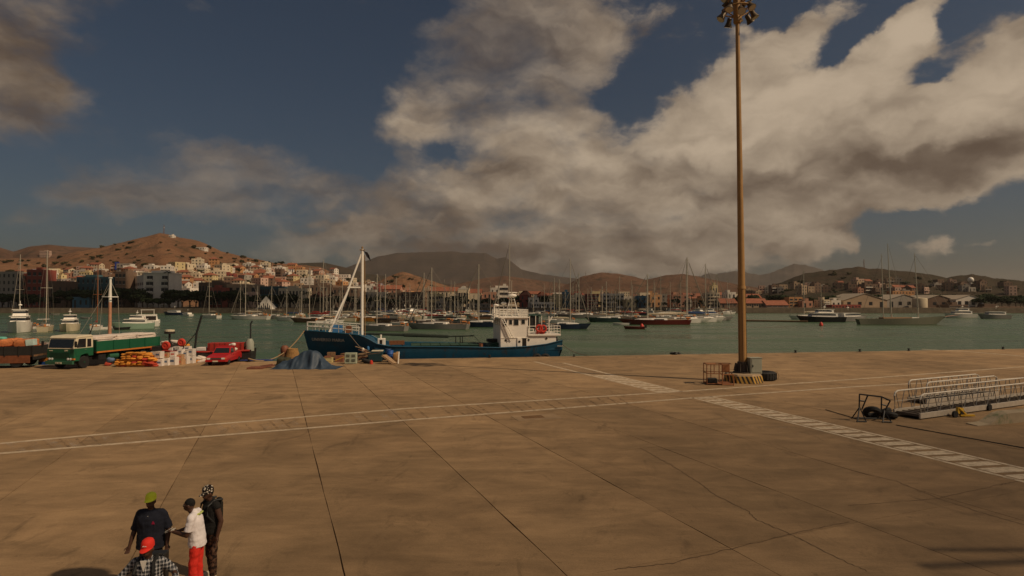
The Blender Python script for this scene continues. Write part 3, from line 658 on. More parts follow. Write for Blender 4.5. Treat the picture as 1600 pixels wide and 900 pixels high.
# bow: mast, legs, rails
FD = sheer(bowx - 3) - .1
fx = fr.s(565.5, 515, 0)[0]; ztop = fr.s(566, 389, 0)[1]
m = MB(); m.tube((fx, 0, FD - .8), (fx, 0, ztop), .15, .13, 10); mast_ = part('mast', m, white_clean, ship, smooth_=True)
m = MB(); m.tube((fx - .30, .02, FD - .8), (fx - .22, .02, ztop - .6), .055, .05, 6); m.ell((fx, 0, ztop + .12), (.1, .1, .13), 8, 6); m.box((fx, 0, ztop - .1), (.5, .3, .08)); part('mast_fittings', m, mat('bare_ochre_pole', (.25, .15, .06), .7, var=.3), mast_)
kx, kz = fr.s(544.5, 449, 0); tx_, tz_ = fr.s(562.5, 396, 0)
for y_, pxb, pyb, rr in ((.9, 513, 518, .095), (-.9, 529.5, 500, .07)):
    bx_ = fr.s(pxb, pyb, y_)[0]
    if y_ < 0: bx_ = fr.s(519, 513, y_)[0]
    m = MB(); m.path([(bx_, y_ * 1.1, FD - .1), (kx, y_ * .25, kz - .25), (kx + (tx_ - kx) * .06, y_ * .2, kz), (fx + .1, 0, ztop - .5)], rr, 8); part('mast_leg', m, white_clean, ship, smooth_=True)
    m = MB(); m.lathe([(.3, 0), (.22, .18), (.1, .25)], 10, (bx_, y_ * 1.1, FD - .12)); part('leg_foot', m, white_clean, ship, smooth_=True)
m = MB(); m.tube((fx, 0, kz - .02), (kx, 0, kz - .02), .08, n=8); m.tube((kx, -.3, kz - .02), (kx, .3, kz - .02), .08, n=8); part('cross_bar', m, white_clean, ship, smooth_=True)
fl = MB(); fx0, fz0 = fx - .15, ztop - .25
fl.loft([[(fx0 - .02, -.01, fz0), (fx0 - .35, .01, fz0 - .1), (fx0 - .5, .04, fz0 - .35)], [(fx0 - .25, .05, fz0 - .5), (fx0 - .5, -.03, fz0 - .75), (fx0 - .66, .03, fz0 - .95)]], closed=False, caps=False); fl.tube((fx, 0, fz0 + .1), (fx0 - .35, 0, fz0 - .1), .02)
part('flag', fl, mat('dark_flag', (.025, .02, .022), .9), ship)
rz0 = sheer(bowx - 1)
rpts = []
for i in range(9):
    x = lerp(bowx - .35, SX(560, 520)[0], i / 8); t = (x - sternx) / LS; rpts.append((x, max(halfb(min(t, .985), True) - .08, .12), sheer(x)))
rh = .78
rail(rpts, rh, 'bow_rail', white_clean, ship, (1, .5), .032, 1.5)
rail([(p[0], -p[1], p[2]) for p in rpts], rh, 'bow_rail', white_clean, ship, (1, .5), .032, 1.5)
m = MB(); m.tube(Vector(rpts[0]) + Vector((0, 0, rh)), Vector((rpts[0][0], -rpts[0][1], rpts[0][2] + rh)), .032, n=5); part('bow_rail', m, white_clean, ship)
x, z = fr.s(527, 512, .3); m = MB(); m.box((x, .3, FD + .38), (.95, .8, .75)); part('deck_box', m, mat('sky_blue_plastic', (.05, .17, .36), .6), ship, bevel=.04)
m = MB(); m.lathe([(.35, -.5), (.35, -.4), (.16, -.38), (.16, .38), (.35, .4), (.35, .5)], 12, (fr.s(545, 514, -.3)[0], 0, FD + .3), (0, 1, 0)); part('windlass', m, rust, ship, smooth_=True)
# mid deck: derrick boom lying in its crutch, hatch, small house
bm0 = (fx - .1, -.3, FD - .15); bx1, bz1 = fr.s(741, 524.5, -.3)
m = MB(); m.tube(bm0, (lerp(bm0[0], bx1, .36), -.3, lerp(bm0[2], bz1, .5)), .10, .13, 7); m.tube((lerp(bm0[0], bx1, .36), -.3, lerp(bm0[2], bz1, .5)), (lerp(bm0[0], bx1, .76), -.3, bz1 - .05), .19, .15, 7); m.tube((lerp(bm0[0], bx1, .76), -.3, bz1 - .05), (bx1, -.3, bz1), .08, .07, 6)
part('derrick_boom', m, mat('dark_green_steel', (.02, .03, .022), .7, var=.3), ship, smooth_=True)
m = MB(); gx = [fr.s(p, 535, -.3)[0] for p in (712, 719, 722.5)]
for g, zz in zip(gx, (bz1 - 1.1, 2.3, 2.3)): m.tube((g, -.3, zz), (g, -.3, bz1 - .05), .05, n=5)
m.box((gx[0], -.3, bz1 - 1.1), (.25, .2, .35)); m.tube((gx[1], -.3, 2.5), (gx[1], -.3, 2.8), .2, n=8); part('boom_crutch', m, black, ship)
m = MB(); m.path([(bx1 + .05, -.3, bz1), (fr.s(753, 538, .8)[0], .8, fr.s(753, 538, .8)[1])], .025, 4); part('boom_tackle', m, dark, ship)
h0, h1 = fr.s(642, 545, 1)[0], fr.s(748, 545, 1)[0]
m = MB(); m.bx(h1, h0, -1.7, 1.7, 2.2, 3.02); hc = part('hatch_coaming', m, deckgreen, ship, bevel=.03)
for k in range(7):
    a_ = lerp(h1, h0, k / 7) + .03; b2 = lerp(h1, h0, (k + 1) / 7) - .03; m = MB(); m.bx(a_, b2, -1.75, 1.75, 3.02, 3.08 + .01 * (k % 2)); part('hatch_cover', m, deckgreen, ship)
m = MB(); e0, e1 = fr.s(779, 540, .3)[0], fr.s(757, 540, .3)[0]; zz = fr.s(765, 534.5, .3)[1]; m.prism([(e0, 2.3), (e1 - .4, 2.3), (e1 - .2, zz - .3), (e1 - 1.0, zz), (e0, zz)], -1.5, 1.4, 'y'); part('fish_hold_cover', m, mat('bottle_green_paint', (.012, .05, .028), .7, var=.25, dirt=.3), ship, bevel=.04)
m = MB(); m.box((fr.s(770, 532, 0)[0], 0, fr.s(770, 531.5, 0)[1]), (1.2, 1, .3)); part('winch', m, black, ship, bevel=.05)
m = MB(); m.tube((fr.s(751, 540, 1.6)[0], 1.6, 2.4), (fr.s(751, 540, 1.6)[0], 1.6, fr.s(751, 537, 1.6)[1]), .22, n=8); part('bollard', m, rust, ship)
c0, c1 = fr.s(602, 533, 1.2)[0], fr.s(590, 533, 1.2)[0]; cz1 = fr.s(596, 529, 1.2)[1]
m = MB(); m.bx(c0, c1, .4, 1.3, 2.4, cz1); cn = part('companionway', m, white, ship, bevel=.05)
m = MB(); m.bx(lerp(c0, c1, .38), lerp(c0, c1, .72), 1.29, 1.32, 2.6, cz1 - .12); part('companion_door', m, mat('dark_interior', (.02, .015, .012), .9), cn)
m = MB(); m.tube((lerp(c0, c1, .6), .8, cz1), (lerp(c0, c1, .6), .8, cz1 + .35), .06, .1, 6); part('vent', m, white, cn)
r0, r1_ = fr.s(632, 535, 1)[0], fr.s(608, 535, 1)[0]; rzz = fr.s(620, 534.5, 1)[1]
m = MB(); m.bx(r0, r1_, .6, 1.0, rzz - .25, rzz + .12); m.tube((r0 + .2, .8, 2.5), (r0 + .2, .8, rzz), .05); m.tube((r1_ - .2, .8, 2.5), (r1_ - .2, .8, rzz), .05); part('cargo_rack', m, rust, ship)
# stay from the mast foot down the side
m = MB(); a_ = fr.s(545, 522, HB - .3); b2 = fr.s(578, 549, HB + .15); m.path([(a_[0], halfb((a_[0] - sternx) / LS, True) + .1, a_[1]), ((a_[0] + b2[0]) / 2, HB - .05, (a_[1] + b2[1]) / 2 - .35), (b2[0], HB + .35, b2[1])], .035, 5); part('bow_painter', m, mat('rope_grey', (.16, .13, .10), .9), ship)
m = MB(); m.lathe([(.14, -.1), (.2, 0), (.14, .3)], 8, (sternx + .35, 1.6, sheer(sternx + .3))); part('bollard', m, black, ship)
for px_ in (838, 851): 
    x, z = SX(px_, 553); m = MB(); m.torus((x, HB + .28, z - .45), .38, .15, 16, 8, (0, 1, 0)); m.tube((x, HB + .2, z), (x, HB, sheer(x)), .02); part('tyre_fender', m, dark, ship, smooth_=True)
# the name on the bow, following the flare
bx2, bz2 = SX(515, 535.5)
tt = (bx2 - sternx) / LS; q_ = (bz2 + .6) / (sheer(bx2) + .6)
def side_y(x, z):
    t = (x - sternx) / LS; q = (z + .6) / (sheer(x) + .6); wl = halfb(t, False); tp = halfb(t, True); return lerp(wl, tp, max(0, (q - .5) / .5))
nm = textmesh('UNIVERSO MARIA', .40, 'ship_name', mat('name_paint', (.62, .60, .52), .7, var=.2), None, Matrix.Identity(4), .02)
for v in nm.data.vertices:
    x = bx2 + .35 - v.co.x * .98; z = bz2 + .15 + v.co.y + v.co.x * -.015; e = .03 if v.co.z > 0 else -.03
    v.co = (x, side_y(x, z) + .06 + e, z)
nm.parent = ship
nm = textmesh('MARIA', .22, 'stern_name', mat('name_paint_white', (.6, .55, .47), .7), None, Matrix.Identity(4), .02)
x_, z_ = SX(876, 541)
for v in nm.data.vertices:
    x = x_ - v.co.x * .9; z = z_ + v.co.y; v.co = (x, side_y(x, z) + .12 + (.04 if v.co.z > 0 else -.04), z)
nm.parent = ship

def rope(name, a, b, sag, r, col, label, n=24):
    a, b = Vector(a), Vector(b); pts = [a.lerp(b, i / n) - Vector((0, 0, sag * 4 * (i / n) * (1 - i / n))) for i in range(n + 1)]
    m = MB(); m.path(pts, r, 5); o = link(name, m.mesh(name, col)); return tag(o, label, 'rope')
ropem = mat('manila_rope', (.32, .22, .12), .9, var=.25, scale=12); ropeg = mat('rope_grey', (.16, .13, .10), .9)
Xf = Matrix.Translation(sloc) @ Matrix.Rotation(srz, 4, 'Z')
rope('mooring_rope', Xf @ Vector((bowx - .1, .1, sheer(bowx) - .05)), G(388, 560, .35), 1.15, .055, ropem, 'sagging pale mooring rope from the blue bow to the quay edge beside the red pickup')
rope('mooring_rope', Xf @ Vector((sternx + .1, 1.2, sheer(sternx) - .1)), G(918, 555, .3), .35, .035, ropeg, 'thin dark mooring rope from the blue stern to the quay edge')
# bollards and bits along the edge
def bollard(p, sc_, label):
    m = MB(); m.lathe([(.30, 0), (.30, .05), (.17, .10), (.15, .34), (.25, .38), (.27, .46), (.18, .52)], 14); m.X = Matrix.Identity(4)
    o = link('bollard', m.mesh('bollard', black, flat=False)); o.location = p; o.scale = (sc_,) * 3; return tag(o, label, 'bollard', 'bollards along the quay edge')
for px_, py_, lb in ((1567, 546, 'black iron bollard on the quay edge behind the gangways at the far right'), (1425, 549, 'black iron bollard on the quay edge under the long ketch'), (1350, 550.5, 'black iron bollard on the quay edge between tyre and gangway'), (1247, 552, 'black iron bollard on the quay edge just right of the big tyre'),
        (1047, 553, 'black iron bollard on the quay edge left of the light mast'), (899, 558, 'small black bollard on the edge just right of the blue stern'), (388, 566, 'bollard with rope eye on the edge right of the red pickup'), (770, 563, 'black bollard on the quay edge under the white wheelhouse')):
    p = G(px_, py_); s_ = (p - E1).dot(ED); bollard(edge_at(s_) - EN * .34 + Vector((0, 0, .015)), (.52 if px_ != 899 else .4), lb)
m = MB(); m.torus((0, 0, .12), .3, .11, 14, 7); m.ell((.5, .1, .1), (.22, .18, .13)); p = G(1053, 554); o = link('rope_heap', m.mesh('rope_heap', black, flat=False)); o.location = p; tag(o, 'small dark heap of rope beside the bollard left of the light mast', 'rope')
# ------------------------------------------------------------------ light mast and what stands at its foot
MBp = G(1157, 598); MBp = Vector((D(1160, 470, MBp.y + .6).x, MBp.y + .6, 0))
lm = thing('light_mast', 'very tall ochre floodlight mast on a striped concrete block', 'light mast', MBp, A * .35); lm.rotation_euler = (0, -.008, A * .35)
stripe = bpy.data.materials.new('hazard_stripes'); stripe.use_nodes = True; t = stripe.node_tree; ns = t.nodes; lk = t.links; b = ns['Principled BSDF']; b.inputs['Roughness'].default_value = .75
tcx = ns.new('ShaderNodeTexCoord'); sp = ns.new('ShaderNodeSeparateXYZ'); lk.new(tcx.outputs['Object'], sp.inputs[0])
def nm_(op, a_, b_, t=t):
    n = t.nodes.new('ShaderNodeMath'); n.operation = op
    for i, q in enumerate((a_, b_)):
        if isinstance(q, (int, float)): n.inputs[i].default_value = q
        else: t.links.new(q, n.inputs[i])
    return n.outputs[0]
an = nm_('MULTIPLY', nm_('ARCTAN2', sp.outputs[1], sp.outputs[0]), 1.35)
fr_ = nm_('FRACT', nm_('ADD', nm_('MULTIPLY', an, 3.3), nm_('MULTIPLY', sp.outputs[2], 1.5)), 0); st_ = nm_('GREATER_THAN', fr_, .5)
nzz = ns.new('ShaderNodeTexNoise'); nzz.inputs['Scale'].default_value = 7; nzz.inputs['Detail'].default_value = 7
mi = ns.new('ShaderNodeMix'); mi.data_type = 'RGBA'; lk.new(st_, mi.inputs[0]); mi.inputs[6].default_value = (.03, .022, .015, 1); mi.inputs[7].default_value = (.52, .30, .05, 1)
m2 = ns.new('ShaderNodeMix'); m2.data_type = 'RGBA'; rr_ = ns.new('ShaderNodeMapRange'); lk.new(nzz.outputs['Fac'], rr_.inputs[0]); rr_.inputs[1].default_value = .55; rr_.inputs[2].default_value = .7; rr_.inputs[4].default_value = .7; lk.new(rr_.outputs[0], m2.inputs[0]); lk.new(mi.outputs[2], m2.inputs[6]); m2.inputs[7].default_value = (.22, .15, .09, 1); lk.new(m2.outputs[2], b.inputs['Base Color'])
m = MB(); m.lathe([(1.28, 0), (1.22, .46)], 8); blk = part('base_block', m, stripe, lm, bevel=.02)
m = MB(); m.lathe([(1.2, .455), (1.12, .56), (.3, .60)], 8); part('block_top', m, mat('block_concrete', (.36, .26, .16), .85), lm, bevel=.015)
pole_m = mat('ochre_mast_paint', (.36, .20, .07), .5, var=.15, scale=1.2, dirt=.15, dcol=(.10, .05, .02))
MH = 24.9
m = MB(); m.tube((0, 0, .55), (0, 0, 6.2), .265, .245, 12); m.tube((0, 0, 6.2), (0, 0, 15), .225, .17, 12); m.tube((0, 0, 15), (0, 0, MH), .17, .125, 12); m.tube((0, 0, 6.1), (0, 0, 6.3), .28, .25, 12); part('pole', m, pole_m, lm, smooth_=True)
m = MB()
for k in range(6):
    t_ = R(60 * k + 10); m.tube((math.cos(t_) * .26, math.sin(t_) * .26, .6), (math.cos(t_) * .24, math.sin(t_) * .24, 6.1), .03, n=4)
    m.prism([(.25, .6), (.62, .6), (.25, 1.25)], -.02, .02, 'y') if k == 0 else None
part('pole_rib', m, mat('dark_ochre', (.16, .085, .035), .6), lm)
m = MB(); m.lathe([(.62, .58), (.62, .66)], 16); m.lathe([(.42, .66), (.34, 1.3)], 12); part('base_plate', m, mat('dark_steel', (.06, .045, .035), .6), lm)
for k in range(8):
    t_ = R(45 * k); m = MB(); m.box((math.cos(t_) * .45, math.sin(t_) * .45, .95), (.32, .03, .5), rz=t_, top=.3); part('gusset', m, mat('dark_steel', (.06, .045, .035), .6), lm)
m = MB()
for rr2, zz in ((.95, MH - .2), (.55, MH + .5)): m.torus((0, 0, zz), rr2, .05, 24, 6)
for k in range(6):
    t_ = R(60 * k); m.tube((0, 0, MH - .8), (math.cos(t_) * .95, math.sin(t_) * .95, MH - .2), .04, n=5); m.tube((0, 0, MH + .2), (math.cos(t_) * .95, math.sin(t_) * .95, MH - .2), .03, n=5)
m.lathe([(.22, -1.1), (.26, -1.0), (.26, 1.5), (.1, 1.7)], 10, (0, 0, MH)); part('headframe', m, pole_m, lm)
fl_m = mat('floodlight_housing', (.10, .07, .04), .5, metal=.3, var=.3); fg = mat('floodlight_glass', (.55, .47, .34), .15, spec=.8)
def flood(t_, r_, z_, tilt):
    X = Matrix.Rotation(t_, 4, 'Z') @ Matrix.Translation((r_, 0, z_)) @ Matrix.Rotation(tilt, 4, 'Y')
    m = MB(); m.X = X; m.lathe([(.09, -.34), (.15, -.27), (.16, -.05), (.26, .22), (.27, .26)], 14, ax=(1, 0, 0)); m.tube((-.1, 0, 0), (-.35, 0, .25), .04, n=5)
    o = part('floodlight', m, fl_m, lm, smooth_=True)
    m = MB(); m.X = X; m.lathe([(.245, .26), (.245, .272)], 14, ax=(1, 0, 0)); part('lens', m, fg, o)
for k in range(9): flood(R(40 * k + 15), 1.0, MH - .55 + (.25 if k % 2 else -.1), R(48 + 9 * (k % 3)))
for k in range(5): flood(R(72 * k + 40), .8, MH + .6, R(35 + 8 * (k % 2)))
# cabinet on the block
cb = thing('electrical_cabinet', 'grey steel electrical cabinet standing at the foot of the light mast', 'cabinet', MBp + Vector((.62, -.32, .57)), .12)
gm = mat('cabinet_grey', (.30, .31, .25), .55, var=.08, dirt=.12, dcol=(.2, .12, .06))
m = MB(); m.box((0, 0, .5), (.78, .5, 1.0)); part('body', m, gm, cb, bevel=.015)
m = MB(); m.box((.02, -.262, .52), (.66, .02, .86)); d_ = part('door', m, gm, cb, bevel=.008); m = MB(); m.box((-.25, -.285, .52), (.04, .03, .14)); part('handle', m, black, d_)
m = MB(); m.box((0, 0, 1.02), (.84, .56, .05)); part('hood', m, gm, cb, bevel=.01)
# rusty cage
def bars(m, segs, r=.025, n=4):
    for a, b in segs: m.tube(a, b, r, n=n)
pc = G(1127, 602); cg = thing('rusty_cage', 'open rusty steel cage frame standing left of the light mast', 'cage', pc + Vector((0, .55, 0)), -.12)
w_, d2, h_ = 1.60, 1.0, 1.28
m = MB(); cs = [(-w_ / 2, -d2 / 2), (w_ / 2 - .62, -d2 / 2), (w_ / 2, -d2 / 2), (w_ / 2, d2 / 2), (-w_ / 2, d2 / 2)]
for x, y in ((-w_ / 2, -d2 / 2), (-w_ / 2, d2 / 2), (.17, -d2 / 2), (w_ / 2, d2 / 2), (.17, d2 / 2)): m = MB(); m.tube((x, y, 0), (x, y, h_), .03, n=4); part('post', m, rust, cg)
m = MB()
for z in (.08, .72, h_): bars(m, [((-w_ / 2, -d2 / 2, z), (.17, -d2 / 2, z)), ((-w_ / 2, d2 / 2, z), (w_ / 2, d2 / 2, z)), ((-w_ / 2, -d2 / 2, z), (-w_ / 2, d2 / 2, z)), ((w_ / 2, 0, z), (w_ / 2, d2 / 2, z))])
bars(m, [((-.35, -d2 / 2, .72), (-.35, -d2 / 2, h_)), ((-.35, d2 / 2, 0), (-.35, d2 / 2, h_)), ((.17, -d2 / 2, h_), (.17, d2 / 2, h_))]); part('rail', m, rust, cg)
m = MB(); m.box((0, 0, .06), (w_, d2, .03)); part('floor_plate', m, rust, cg)
m = MB(); m.bx(.32, w_ / 2, d2 / 2 - .03, d2 / 2, .75, h_ - .05); part('sheet', m, mat('rust_orange_sheet', (.32, .13, .05), .8, var=.3), cg); m = MB(); m.box((-.45, .1, h_ + .02), (.6, .5, .02)); part('sheet', m, mat('rust_orange_sheet', (.32, .13, .05), .8, var=.3), cg)
m = MB(); y = -d2 / 2 - .12; bars(m, [((.12, y, 0), (.12, y, .68)), ((w_ / 2, y, 0), (w_ / 2, y, .68)), ((.12, y, .68), (w_ / 2, y, .68)), ((.12, y, .05), (w_ / 2, y, .05)), ((.12, y, .68), (.12, y + .6, .68)), ((w_ / 2, y, .68), (w_ / 2, y + .6, .68))], .032); part('front_gate', m, mat('rust_orange_sheet', (.32, .13, .05), .8, var=.3), cg)
m = MB(); m.box((-.38, .1, .22), (.6, .6, .28)); part('dark_crate', m, dark, cg, bevel=.04)
# giant tyre
p = G(1201, 596); m = MB(); m.lathe([(.36, .06), (.40, .02), (.72, .0), (.82, .08), (.84, .28), (.82, .48), (.72, .56), (.40, .55), (.36, .50), (.36, .06)], 30)
ty = thing('giant_tyre', 'giant black tyre lying flat just right of the light mast', 'tyre', p + Vector((0, .84, 0)))
part('tread', m, dark, ty, smooth_=True)
m = MB()
for k in range(26):
    t_ = 2 * PI * k / 26; m.box((math.cos(t_) * .835, math.sin(t_) * .835, .28), (.03, .05, .42), rz=t_)
part('tread_block', m, dark, ty, stuff=True)
m = MB(); m.path([(.78, .1, .5), (.95, .0, .52), (1.02, -.1, .3), (.9, -.2, .05)], .02, 5); part('rope_loop', m, ropem, ty)
# A-frame stand with tyres
p = G(1365, 658); af = thing('steel_stand', 'black steel stand with two trestle legs and a bent top bar', 'stand', p, -.12)
fa_ = Frame(p, -.12); Q = lambda px, py: fa_.s(px, py, 0)
def qq(px, py, y=0): a_ = fa_.s(px, py, y); return (a_[0], y, a_[1])
m = MB(); tops = [qq(1343, 616), qq(1377.5, 620), qq(1391, 626)]
m.path(tops, .035, 5); bars(m, [(qq(1343, 616), qq(1342.5, 636)), (qq(1356, 617.5), qq(1346.5, 640)), (qq(1344, 626), qq(1351, 627)), (qq(1377.5, 620), qq(1377, 640)), (qq(1391, 626), qq(1382, 643)), (qq(1378, 632), qq(1385, 634))], .032)
part('upright_frame', m, black, af)
for (bx3, tp) in ((1342, 636), (1381, 641)):
    m = MB(); t0 = qq(bx3 + 1, tp)
    for dx, dy in ((-10, -.35), (8, -.3), (-5, .45), (7, .45)):
        e = qq(bx3 + dx * .8, 655 if bx3 < 1350 else 661, 0); m.tube(t0, (e[0], dy, .02), .03, n=4)
    e0 = qq(bx3 - 9, 660); e1 = qq(bx3 + 7, 660); m.tube((e0[0], -.32, .04), (e1[0], -.32, .04), .03, n=4); part('trestle_leg', m, black, af)
m = MB(); m.tube((qq(1343, 650)[0], 0, .12), (qq(1381, 650)[0], 0, .12), .03, n=4); part('tie_bar', m, black, af)
for px_, py_, r_, ax, lb in ((1368, 656, .38, (.3, .7, .8), 'worn black tyre propped low inside the black stand'), (1394, 656, .36, (.2, .3, 1), 'black tyre lying flat at the end of the gangway'), (1386, 651, .35, (-.4, .5, 1), 'black tyre leaning behind the black stand')):
    p = G(px_, py_); m = MB(); m.torus((0, 0, 0), r_ - .12, .13, 22, 8, ax); 
    o = link('tyre', m.mesh('tyre', dark, flat=False)); o.location = p + Vector((0, .25, r_ * (.75 if abs(ax[2]) < .9 else .45))); tag(o, lb, 'tyre', 'loose tyres by the black stand')
# black cable on the ground
rope('cable', G(1400, 664, .02), G(1640, 707, .02), 0, .018, dark, 'thin black cable lying on the concrete right of the crossing')
rope('cable', G(1290, 640, .02), G(1340, 655, .02), 0, .018, dark, 'short dark cable lying left of the black stand')
# kerb block with algae
p = G(1640, 658); kb = concrete('kerb_concrete', (.42, .34, .24), .0); 
k1 = G(1528, 666); k2 = G(1660, 655); dv = (k2 - k1); m = MB(); n_ = 14; rg = []
for i in range(n_ + 1):
    t_ = i / n_; c = k1.lerp(k2, t_); h3 = .42 * smooth((t_ - .1) / .25) + .02; pv = Vector((-dv.y, dv.x, 0)).normalized()
    if pv.y < 0: pv = -pv
    a_ = c; b_ = c + pv * .5; rg.append([(a_.x, a_.y, -.02), (a_.x, a_.y, h3), (b_.x, b_.y, h3 + .03), (b_.x, b_.y, -.02)])
m.loft(rg); o = link('kerb_block', m.mesh('kerb_block', mat('algae_concrete', (.34, .27, .18), .85, var=.2, scale=1.5, dirt=.5, dcol=(.08, .13, .045), dscale=1.4))); tag(o, 'low broken concrete kerb with green algae beside the gangway', 'kerb')
# ------------------------------------------------------------------ gangways
galu = mat('gangway_aluminium', (.50, .44, .36), .5, metal=.2, var=.12, dirt=.15, dcol=(.2, .13, .08))
def gangway(p, rz, Lg, Wd, h, label, near=True, beam=.24, z0=.0):
    g = thing('gangway', label, 'gangway', p, rz, 'aluminium gangways at the right')
    nb = round(Lg / .95)
    for sy in (0, Wd):
        m = MB(); m.bx(0, Lg, sy - .04, sy + .04, z0 + .05, z0 + .05 + beam); part('side_beam', m, galu, g, bevel=.01)
        m = MB(); m.path([(.1, sy, z0 + beam), (.06, sy, h - .22), (.12, sy, h - .07), (.30, sy, h)] + [(x_, sy, h + .0) for x_ in (1, Lg * .5, Lg - .4)] + [(Lg - .1, sy, h - .1), (Lg - .05, sy, z0 + beam)], .036, 8); hr_ = part('handrail', m, mat('handrail_aluminium', (.74, .68, .58), .4, metal=.15), g, smooth_=True)
        m = MB(); m.tube((.1, sy, h * .58), (Lg - .1, sy, h * .58), .016, n=5); part('middle_rail', m, galu, g)
        for k in range(nb):
            xm_ = (k + .5) * Lg / nb; m = MB(); e = .30
            m.tube((xm_ - e * 1.1, sy, h - .02), (xm_ - .06, sy, z0 + beam + .03), .018, n=5); m.tube((xm_ + e * 1.1, sy, h - .02), (xm_ + .06, sy, z0 + beam + .03), .018, n=5); m.box((xm_, sy, z0 + beam + .05), (.2, .03, .08))
            part('lattice_brace', m, steel, g)
    m = MB(); m.bx(.0, Lg, .06, Wd - .06, z0 + .12, z0 + .18)
    part('deck', m, mat('gangway_deck', (.10, .075, .055), .7, var=.3, scale=6), g)
    for k in range(int(Lg / .45)):
        m = MB(); m.bx(k * .45 + .05, k * .45 + .11, .08, Wd - .08, z0 + .18, z0 + .22); part('tread_slat', m, mat('gangway_deck', (.20, .16, .12)), g)
    return g
gp = G(1437, 656); ge_ = G(1640, 628); gdir = (ge_ - gp).normalized(); grz = math.atan2(gdir.y, gdir.x)
g1 = gangway(gp, grz, 11.5, 1.15, 1.12, 'nearer pale aluminium gangway with curved handrail ends lying on the concrete', beam=.24)
for xx, ww in ((5.35, .16),):
    m = MB(); m.tube((xx, -.12, .16), (xx, -.02, .16), .16, n=14); part('wheel', m, dark, g1)
g2p = G(1447, 632); g2 = gangway(g2p + Vector((0, 0, .0)), grz, 6.6, .9, 1.12, 'farther grey gangway with thin handrails lying behind the nearer one', beam=.2)
g3p = G(1487, 627); 
# yellow wheeled jack
p = G(1503, 652); yj = thing('wheel_jack', 'small yellow wheeled jack under the near gangway', 'jack', p, .3)
ym = mat('yellow_paint', (.60, .36, .03), .5, dirt=.15)
m = MB(); m.box((.0, .1, .28), (.35, .12, .3), ry=.2); m.box((.25, -.05, .08), (.65, .14, .07), rz=-.3); m.tube((-.1, .05, .4), (.25, .0, .12), .05); part('frame', m, ym, yj, bevel=.01)
for xx in (-.35, .1): m = MB(); m.tube((xx, .0, .15), (xx, .1, .15), .15, n=14); part('wheel', m, dark, yj)
# ------------------------------------------------------------------ green flatbed truck
def wheel(par, c, r, wd, hub=None, ax=(1, 0, 0), name='wheel'):
    m = MB(); a = Vector(ax); a.normalize(); m.lathe([(r * .62, -wd / 2), (r * .93, -wd / 2), (r, -wd * .35), (r, wd * .35), (r * .93, wd / 2), (r * .62, wd / 2)], 22, c, ax)
    o = part(name, m, dark, par, smooth_=True)
    m = MB(); m.lathe([(r * .61, -wd * .42), (r * .55, -wd * .3), (r * .2, -wd * .15), (r * .2, wd * .15), (r * .55, wd * .3), (r * .61, wd * .42)], 16, c, ax); m.lathe([(r * .16, -wd * .55), (r * .16, wd * .55)], 10, c, ax)
    part('rim', m, hub or steel, o, smooth_=True); return o
green = mat('truck_green', (.012, .095, .045), .42, var=.12, scale=2, dirt=.22, dcol=(.05, .05, .03), dscale=1.3)
cream = mat('cream_paint', (.66, .58, .42), .45, var=.08, dirt=.12, dcol=(.3, .2, .1))
orange = mat('orange_trim', (.55, .17, .03), .6, var=.15)
yaw = math.atan2(-.98, -.17)          # heading of the truck (its local +x)
tp = G(94, 577); tloc = Vector((tp.x, tp.y, 0))
tr = thing('flatbed_truck', 'green flatbed truck with cream cab roof, loaded with long white bags', 'truck', tloc, yaw)
# local: x=0 front bumper, body goes to -x; y + is the truck's left = picture right
hw = 1.22
m = MB()
cabp = [(0, .62), (0, 1.52), (-.10, 1.60), (-1.75, 1.60), (-1.75, .95), (-1.35, .95), (-1.25, 1.12), (-.95, 1.16), (-.68, 1.08), (-.52, .85), (-.5, .62)]
m.prism(cabp, -hw, hw, 'y'); cab = part('cab', m, green, tr, bevel=.035)
m = MB(); m.prism([(-.02, 1.58), (-.20, 2.36), (-.30, 2.45), (-1.62, 2.52), (-1.72, 2.42), (-1.75, 1.58)], -hw + .02, hw - .02, 'y'); part('cab_top', m, cream, cab, bevel=.05)
m = MB(); m.prism([(-.16, 2.40), (-.34, 2.56), (-1.55, 2.62), (-1.72, 2.46)], -hw - .01, hw + .01, 'y'); part('cab_roof', m, cream, cab, bevel=.04)
q = Vector((-.18, 0, .78)).normalized(); 
def slab4(a, b, c, d, off, nrm): nrm = Vector(nrm).normalized() * off; P = [Vector(x) for x in (a, b, c, d)]; return P, [p + nrm for p in P]
def pane4(name, a, b, c, d, off, nrm, mtl, par):
    A_, B_ = slab4(a, b, c, d, off, nrm); m = MB(); m.add(A_ + B_, [(0, 1, 2, 3), (4, 5, 6, 7), (0, 1, 5, 4), (1, 2, 6, 5), (2, 3, 7, 6), (3, 0, 4, 7)]); return part(name, m, mtl, par)
ws = pane4('windscreen', (-.035, -hw + .14, 1.66), (-.035, hw - .14, 1.66), (-.178, hw - .16, 2.32), (-.178, -hw + .16, 2.32), .03, (1, 0, .23), glass, cab)
m = MB(); m.tube((-.02, -hw + .06, 1.60), (-.02, hw - .06, 1.60), .03, n=6); part('white_band', m, cream, cab)
m = MB(); m.tube((-.03, -.5, 1.66), (-.1, -.1, 2.0), .012, n=4); m.tube((-.03, .3, 1.66), (-.1, .7, 2.0), .012, n=4); part('wiper', m, black, ws)
